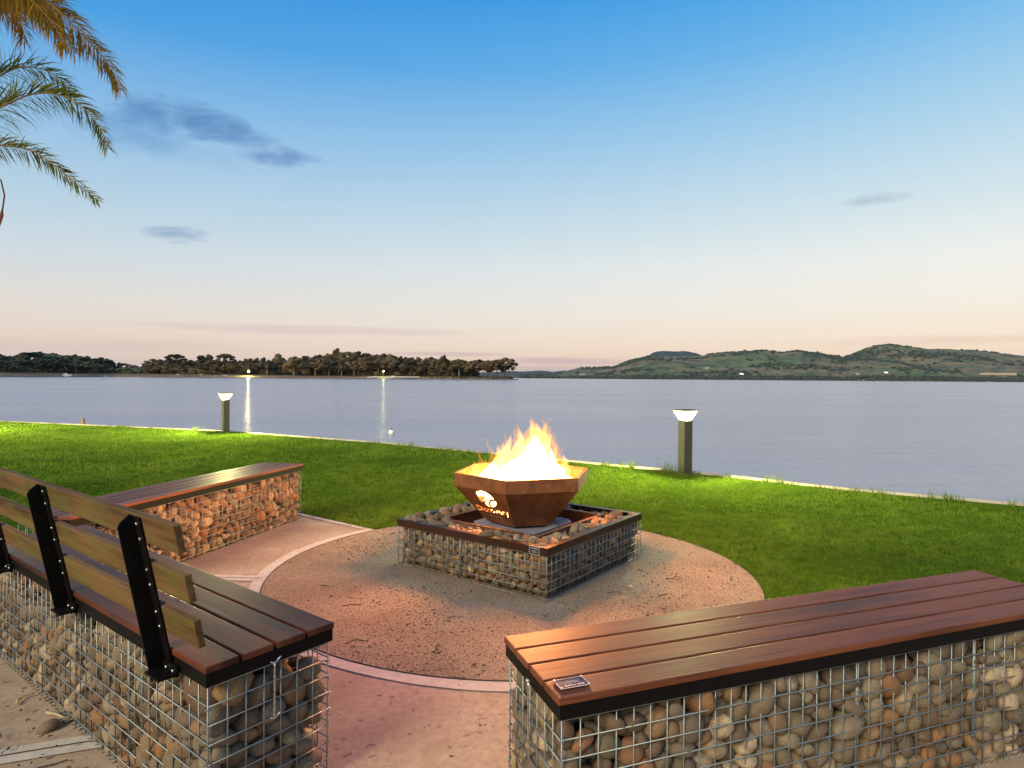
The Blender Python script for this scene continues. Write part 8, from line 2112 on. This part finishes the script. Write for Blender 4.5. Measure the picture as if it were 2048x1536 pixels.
# scrub and trees on the hills, far beyond counting
hv_ = np.array(hvs).reshape(len(hus), hnr, 3)
r_ = random.Random(9)
ico = bmesh.new(); bmesh.ops.create_icosphere(ico, subdivisions=1, radius=1)
iv = np.array([v.co[:] for v in ico.verts]); ifc = np.array([[v.index for v in f.verts] for f in ico.faces]); ico.free()
BVv, BF, nb = [], [], 0
tries = 0
while nb < 5200 and tries < 60000:
    tries += 1
    i = r_.uniform(0, len(hus) - 1.001)
    j = r_.uniform(0, 39) if r_.random() < .86 else r_.uniform(0, 2.2)
    if r_.random() < .10: j = r_.uniform(37, 39)
    i0, j0 = int(i), int(j); fi_, fj_ = i - i0, j - j0
    p = hv_[i0, j0] * (1 - fi_) * (1 - fj_) + hv_[i0 + 1, j0] * fi_ * (1 - fj_) + hv_[i0, j0 + 1] * (1 - fi_) * fj_ + hv_[i0 + 1, j0 + 1] * fi_ * fj_
    dn = noise.noise(Vector((p[0] * .004, p[1] * .006, 4.4))) + .4 * noise.noise(Vector((p[0] * .015, p[1] * .02, 1)))
    if j > 2.2 and r_.random() > max(.012, (dn - .06) * 3.2): continue
    s = r_.uniform(2.5, 9) * (1.0 if j < 36 else .8)
    jit = 1 + .25 * np.array([r_.uniform(-1, 1) for _ in range(len(iv))])[:, None]
    BVv.append(iv * jit * np.array([s * r_.uniform(1, 1.7), s, s * .8]) + p + np.array([0, 0, s * .45])); BF.append(ifc + nb * len(iv)); nb += 1
sme = big_mesh('hillside_trees', np.concatenate(BVv), 3, np.concatenate(BF).ravel(), M['bush_leaf'])
tag(link_mesh('hillside_trees', sme), 'countless dark trees dotting the hills across the lake', 'trees', kind='stuff')
# a few farm buildings on the hills
def hill_pt(u, y):
    best = None
    i = int(np.argmin(np.abs(hus - u)))
    for j in range(40):
        q = hv_[i, j]; yy = horizon_y(u) - (q[2] - CAM_H) * FOCAL_PX / q[1]
        if best is None or abs(yy - y) < best[0]: best = (abs(yy - y), q)
    return best[1]
def farmhouse(u, y, w_, label, lit=False, h_=5):
    q = hill_pt(u, y)
    root = empty('farm_building', label, 'building', (q[0], q[1] - 12, q[2] - 2), 0)
    g = MB(); g.box((-w_ / 2, -5, -6), (w_ / 2, 5, h_)); g.build('wall', M['farm_wall'], root)
    g = MB(); g.add([(-w_ / 2 - 1, -6, h_), (w_ / 2 + 1, -6, h_), (w_ / 2 + 1, 6, h_), (-w_ / 2 - 1, 6, h_), (-w_ / 2 - 1, 0, h_ + 3), (w_ / 2 + 1, 0, h_ + 3)], [(0, 1, 5, 4), (2, 3, 4, 5), (0, 4, 3), (1, 2, 5), (3, 2, 1, 0)])
    g.build('roof', simple('pale_metal_roof', (.5, .5, .5), .5, 0, .1, .1), root)
    if lit:
        g = MB(); g.box((-w_ * .4, -5.3, 0), (w_ * .4, -5.01, h_ * .8)); g.build('window', mat_emit('farm_light', (1, .9, .6), 4), root)
farmhouse(1481, 748.5, 20, 'brightly lit farm building at the foot of the middle hills', True, 6)
farmhouse(1413, 736.5, 16, 'pale farm building high on the slope of the middle hills')
farmhouse(1767, 745.5, 18, 'farm building with a warm light below the highest hill', True, 4)
farmhouse(1712, 748.5, 12, 'small pale house low on the slope left of the warm farm light')
farmhouse(1165, 750, 26, 'cluster of pale sheds at the left foot of the hills', False, 4)
q = hill_pt(1988, 750)
g = MB(); g.box((-85, -4, -6), (85, 4, 6))
cut_ = g.build('quarry_face', simple('pale_earth', (.45, .36, .25), 1, 0, .15, .02), None, False, (q[0], q[1] - 25, q[2] + 4))
tag(cut_, 'long pale earth bank low on the hillside at the right edge', 'earth bank')

# ================================================================== SMALL THINGS ON THE GROUND
def twig(x, y, L_, ang, label, z=.011, rad=.0022, mat='twig', bend=.2):
    r_ = random.Random(int(x * 1000 + y * 77))
    g = MB(); pts = []
    for i in range(7):
        t = i / 6
        pts.append((L_ * (t - .5), bend * L_ * math.sin(t * PI) * r_.uniform(.6, 1.2), .002 * r_.random() + rad))
    g.tube(pts, rad, 5, True, [rad * (1.1 - .5 * i / 6) for i in range(7)])
    o = g.build('twig', M[mat], None, True, (x, y, z)); o.rotation_euler = (0, 0, ang)
    return tag(o, label, 'twig', 'dry twigs lying about the fire circle')
twig(.61, 3.70, .085, .05, 'dark twig lying on the gravel just below the yellow leaf')
twig(.88, 3.66, .07, .6, 'dark curved twig on the gravel right of the yellow leaf', rad=.003)
twig(1.02, 3.95, .09, -.5, 'twig on the gravel between plinth corner and right orange patch')
twig(.80, 4.62, .06, -.2, 'short twig on the gravel off the right corner of the plinth')
twig(-.86, 3.46, .10, .1, 'long thin twig on the orange lit gravel at left')
twig(-1.10, 3.78, .06, -.4, 'small twig on the gravel near the left bend of the kerb')
twig(-.30, 3.30, .05, .8, 'small bent twig on the gravel in front of the plinth')
twig(-.72, 2.98, .10, .3, 'twig close to the corner of the backrest bench on the gravel', bend=.3)
twig(-.10, 2.33, .03, .2, 'thin twig on the concrete before the right bench', .006, .001)
twig(-.47, 2.15, .035, .7, 'curved twig on the pink concrete between the near benches', .006, .0015, 'twig', .35)
twig(-1.45, 1.98, .16, 1.35, 'long curved stalk on the concrete at bottom left', .006, .003, 'twig', .4)
twig(-1.66, 2.32, .09, -.35, 'pale split stick against the cage of the backrest bench', .010, .005, 'chip', .05)
twig(-1.86, 2.44, .08, 1.5, 'pale forked stick on the concrete at the far left', .010, .004, 'chip', .3)
def loose_stone(x, y, s, k_, label):
    o = link_mesh('loose_stone', STONE[k_]); o.location = (x, y, s * .45); o.scale = (s, s, s); o.rotation_euler = (.1, .1, x * 9)
    tag(o, label, 'stone')
loose_stone(-1.625, 2.24, .036, 3, 'egg sized grey stone lying loose beside the backrest bench')
loose_stone(-1.60, 2.30, .022, 5, 'small red stone behind the loose grey stone beside the bench')
loose_stone(.33, 3.40, .018, 7, 'small pale pebble on the gravel at the near corner of the plinth')
loose_stone(-1.02, 3.62, .014, 2, 'little grey pebble on the left gravel')
g = MB(); g.add([(-.016, 0, 0), (-.004, -.011, .007), (.018, -.002, .001), (.002, .012, .009), (-.004, 0, .004)], [(0, 1, 4), (1, 2, 4), (2, 3, 4), (3, 0, 4)])
o = g.build('fallen_leaf', simple('yellow_leaf', (.75, .68, .22), .6, 0, .1, 40), None, False, (.72, 3.81, .012))
tag(o, 'small yellow and white leaf lying on the gravel right of the plinth', 'leaf')

# ================================================================== AIR
g = MB(); g.box((-17000, -70, -3), (17000, 17000, 330))
hm = bpy.data.materials.new('thin_evening_haze'); hm.use_nodes = True
hm.node_tree.nodes.remove(hm.node_tree.nodes['Principled BSDF'])
hb = NB(hm.node_tree)
pv = hb.n('ShaderNodeVolumePrincipled')
pv.inputs['Color'].default_value = (.95, .90, .90, 1)
pv.inputs['Density'].default_value = .000015
pv.inputs['Anisotropy'].default_value = .3
hb.link(pv.outputs[0], hm.node_tree.nodes['Material Output'].inputs['Volume'])
tag(g.build('haze', hm), kind='stuff')
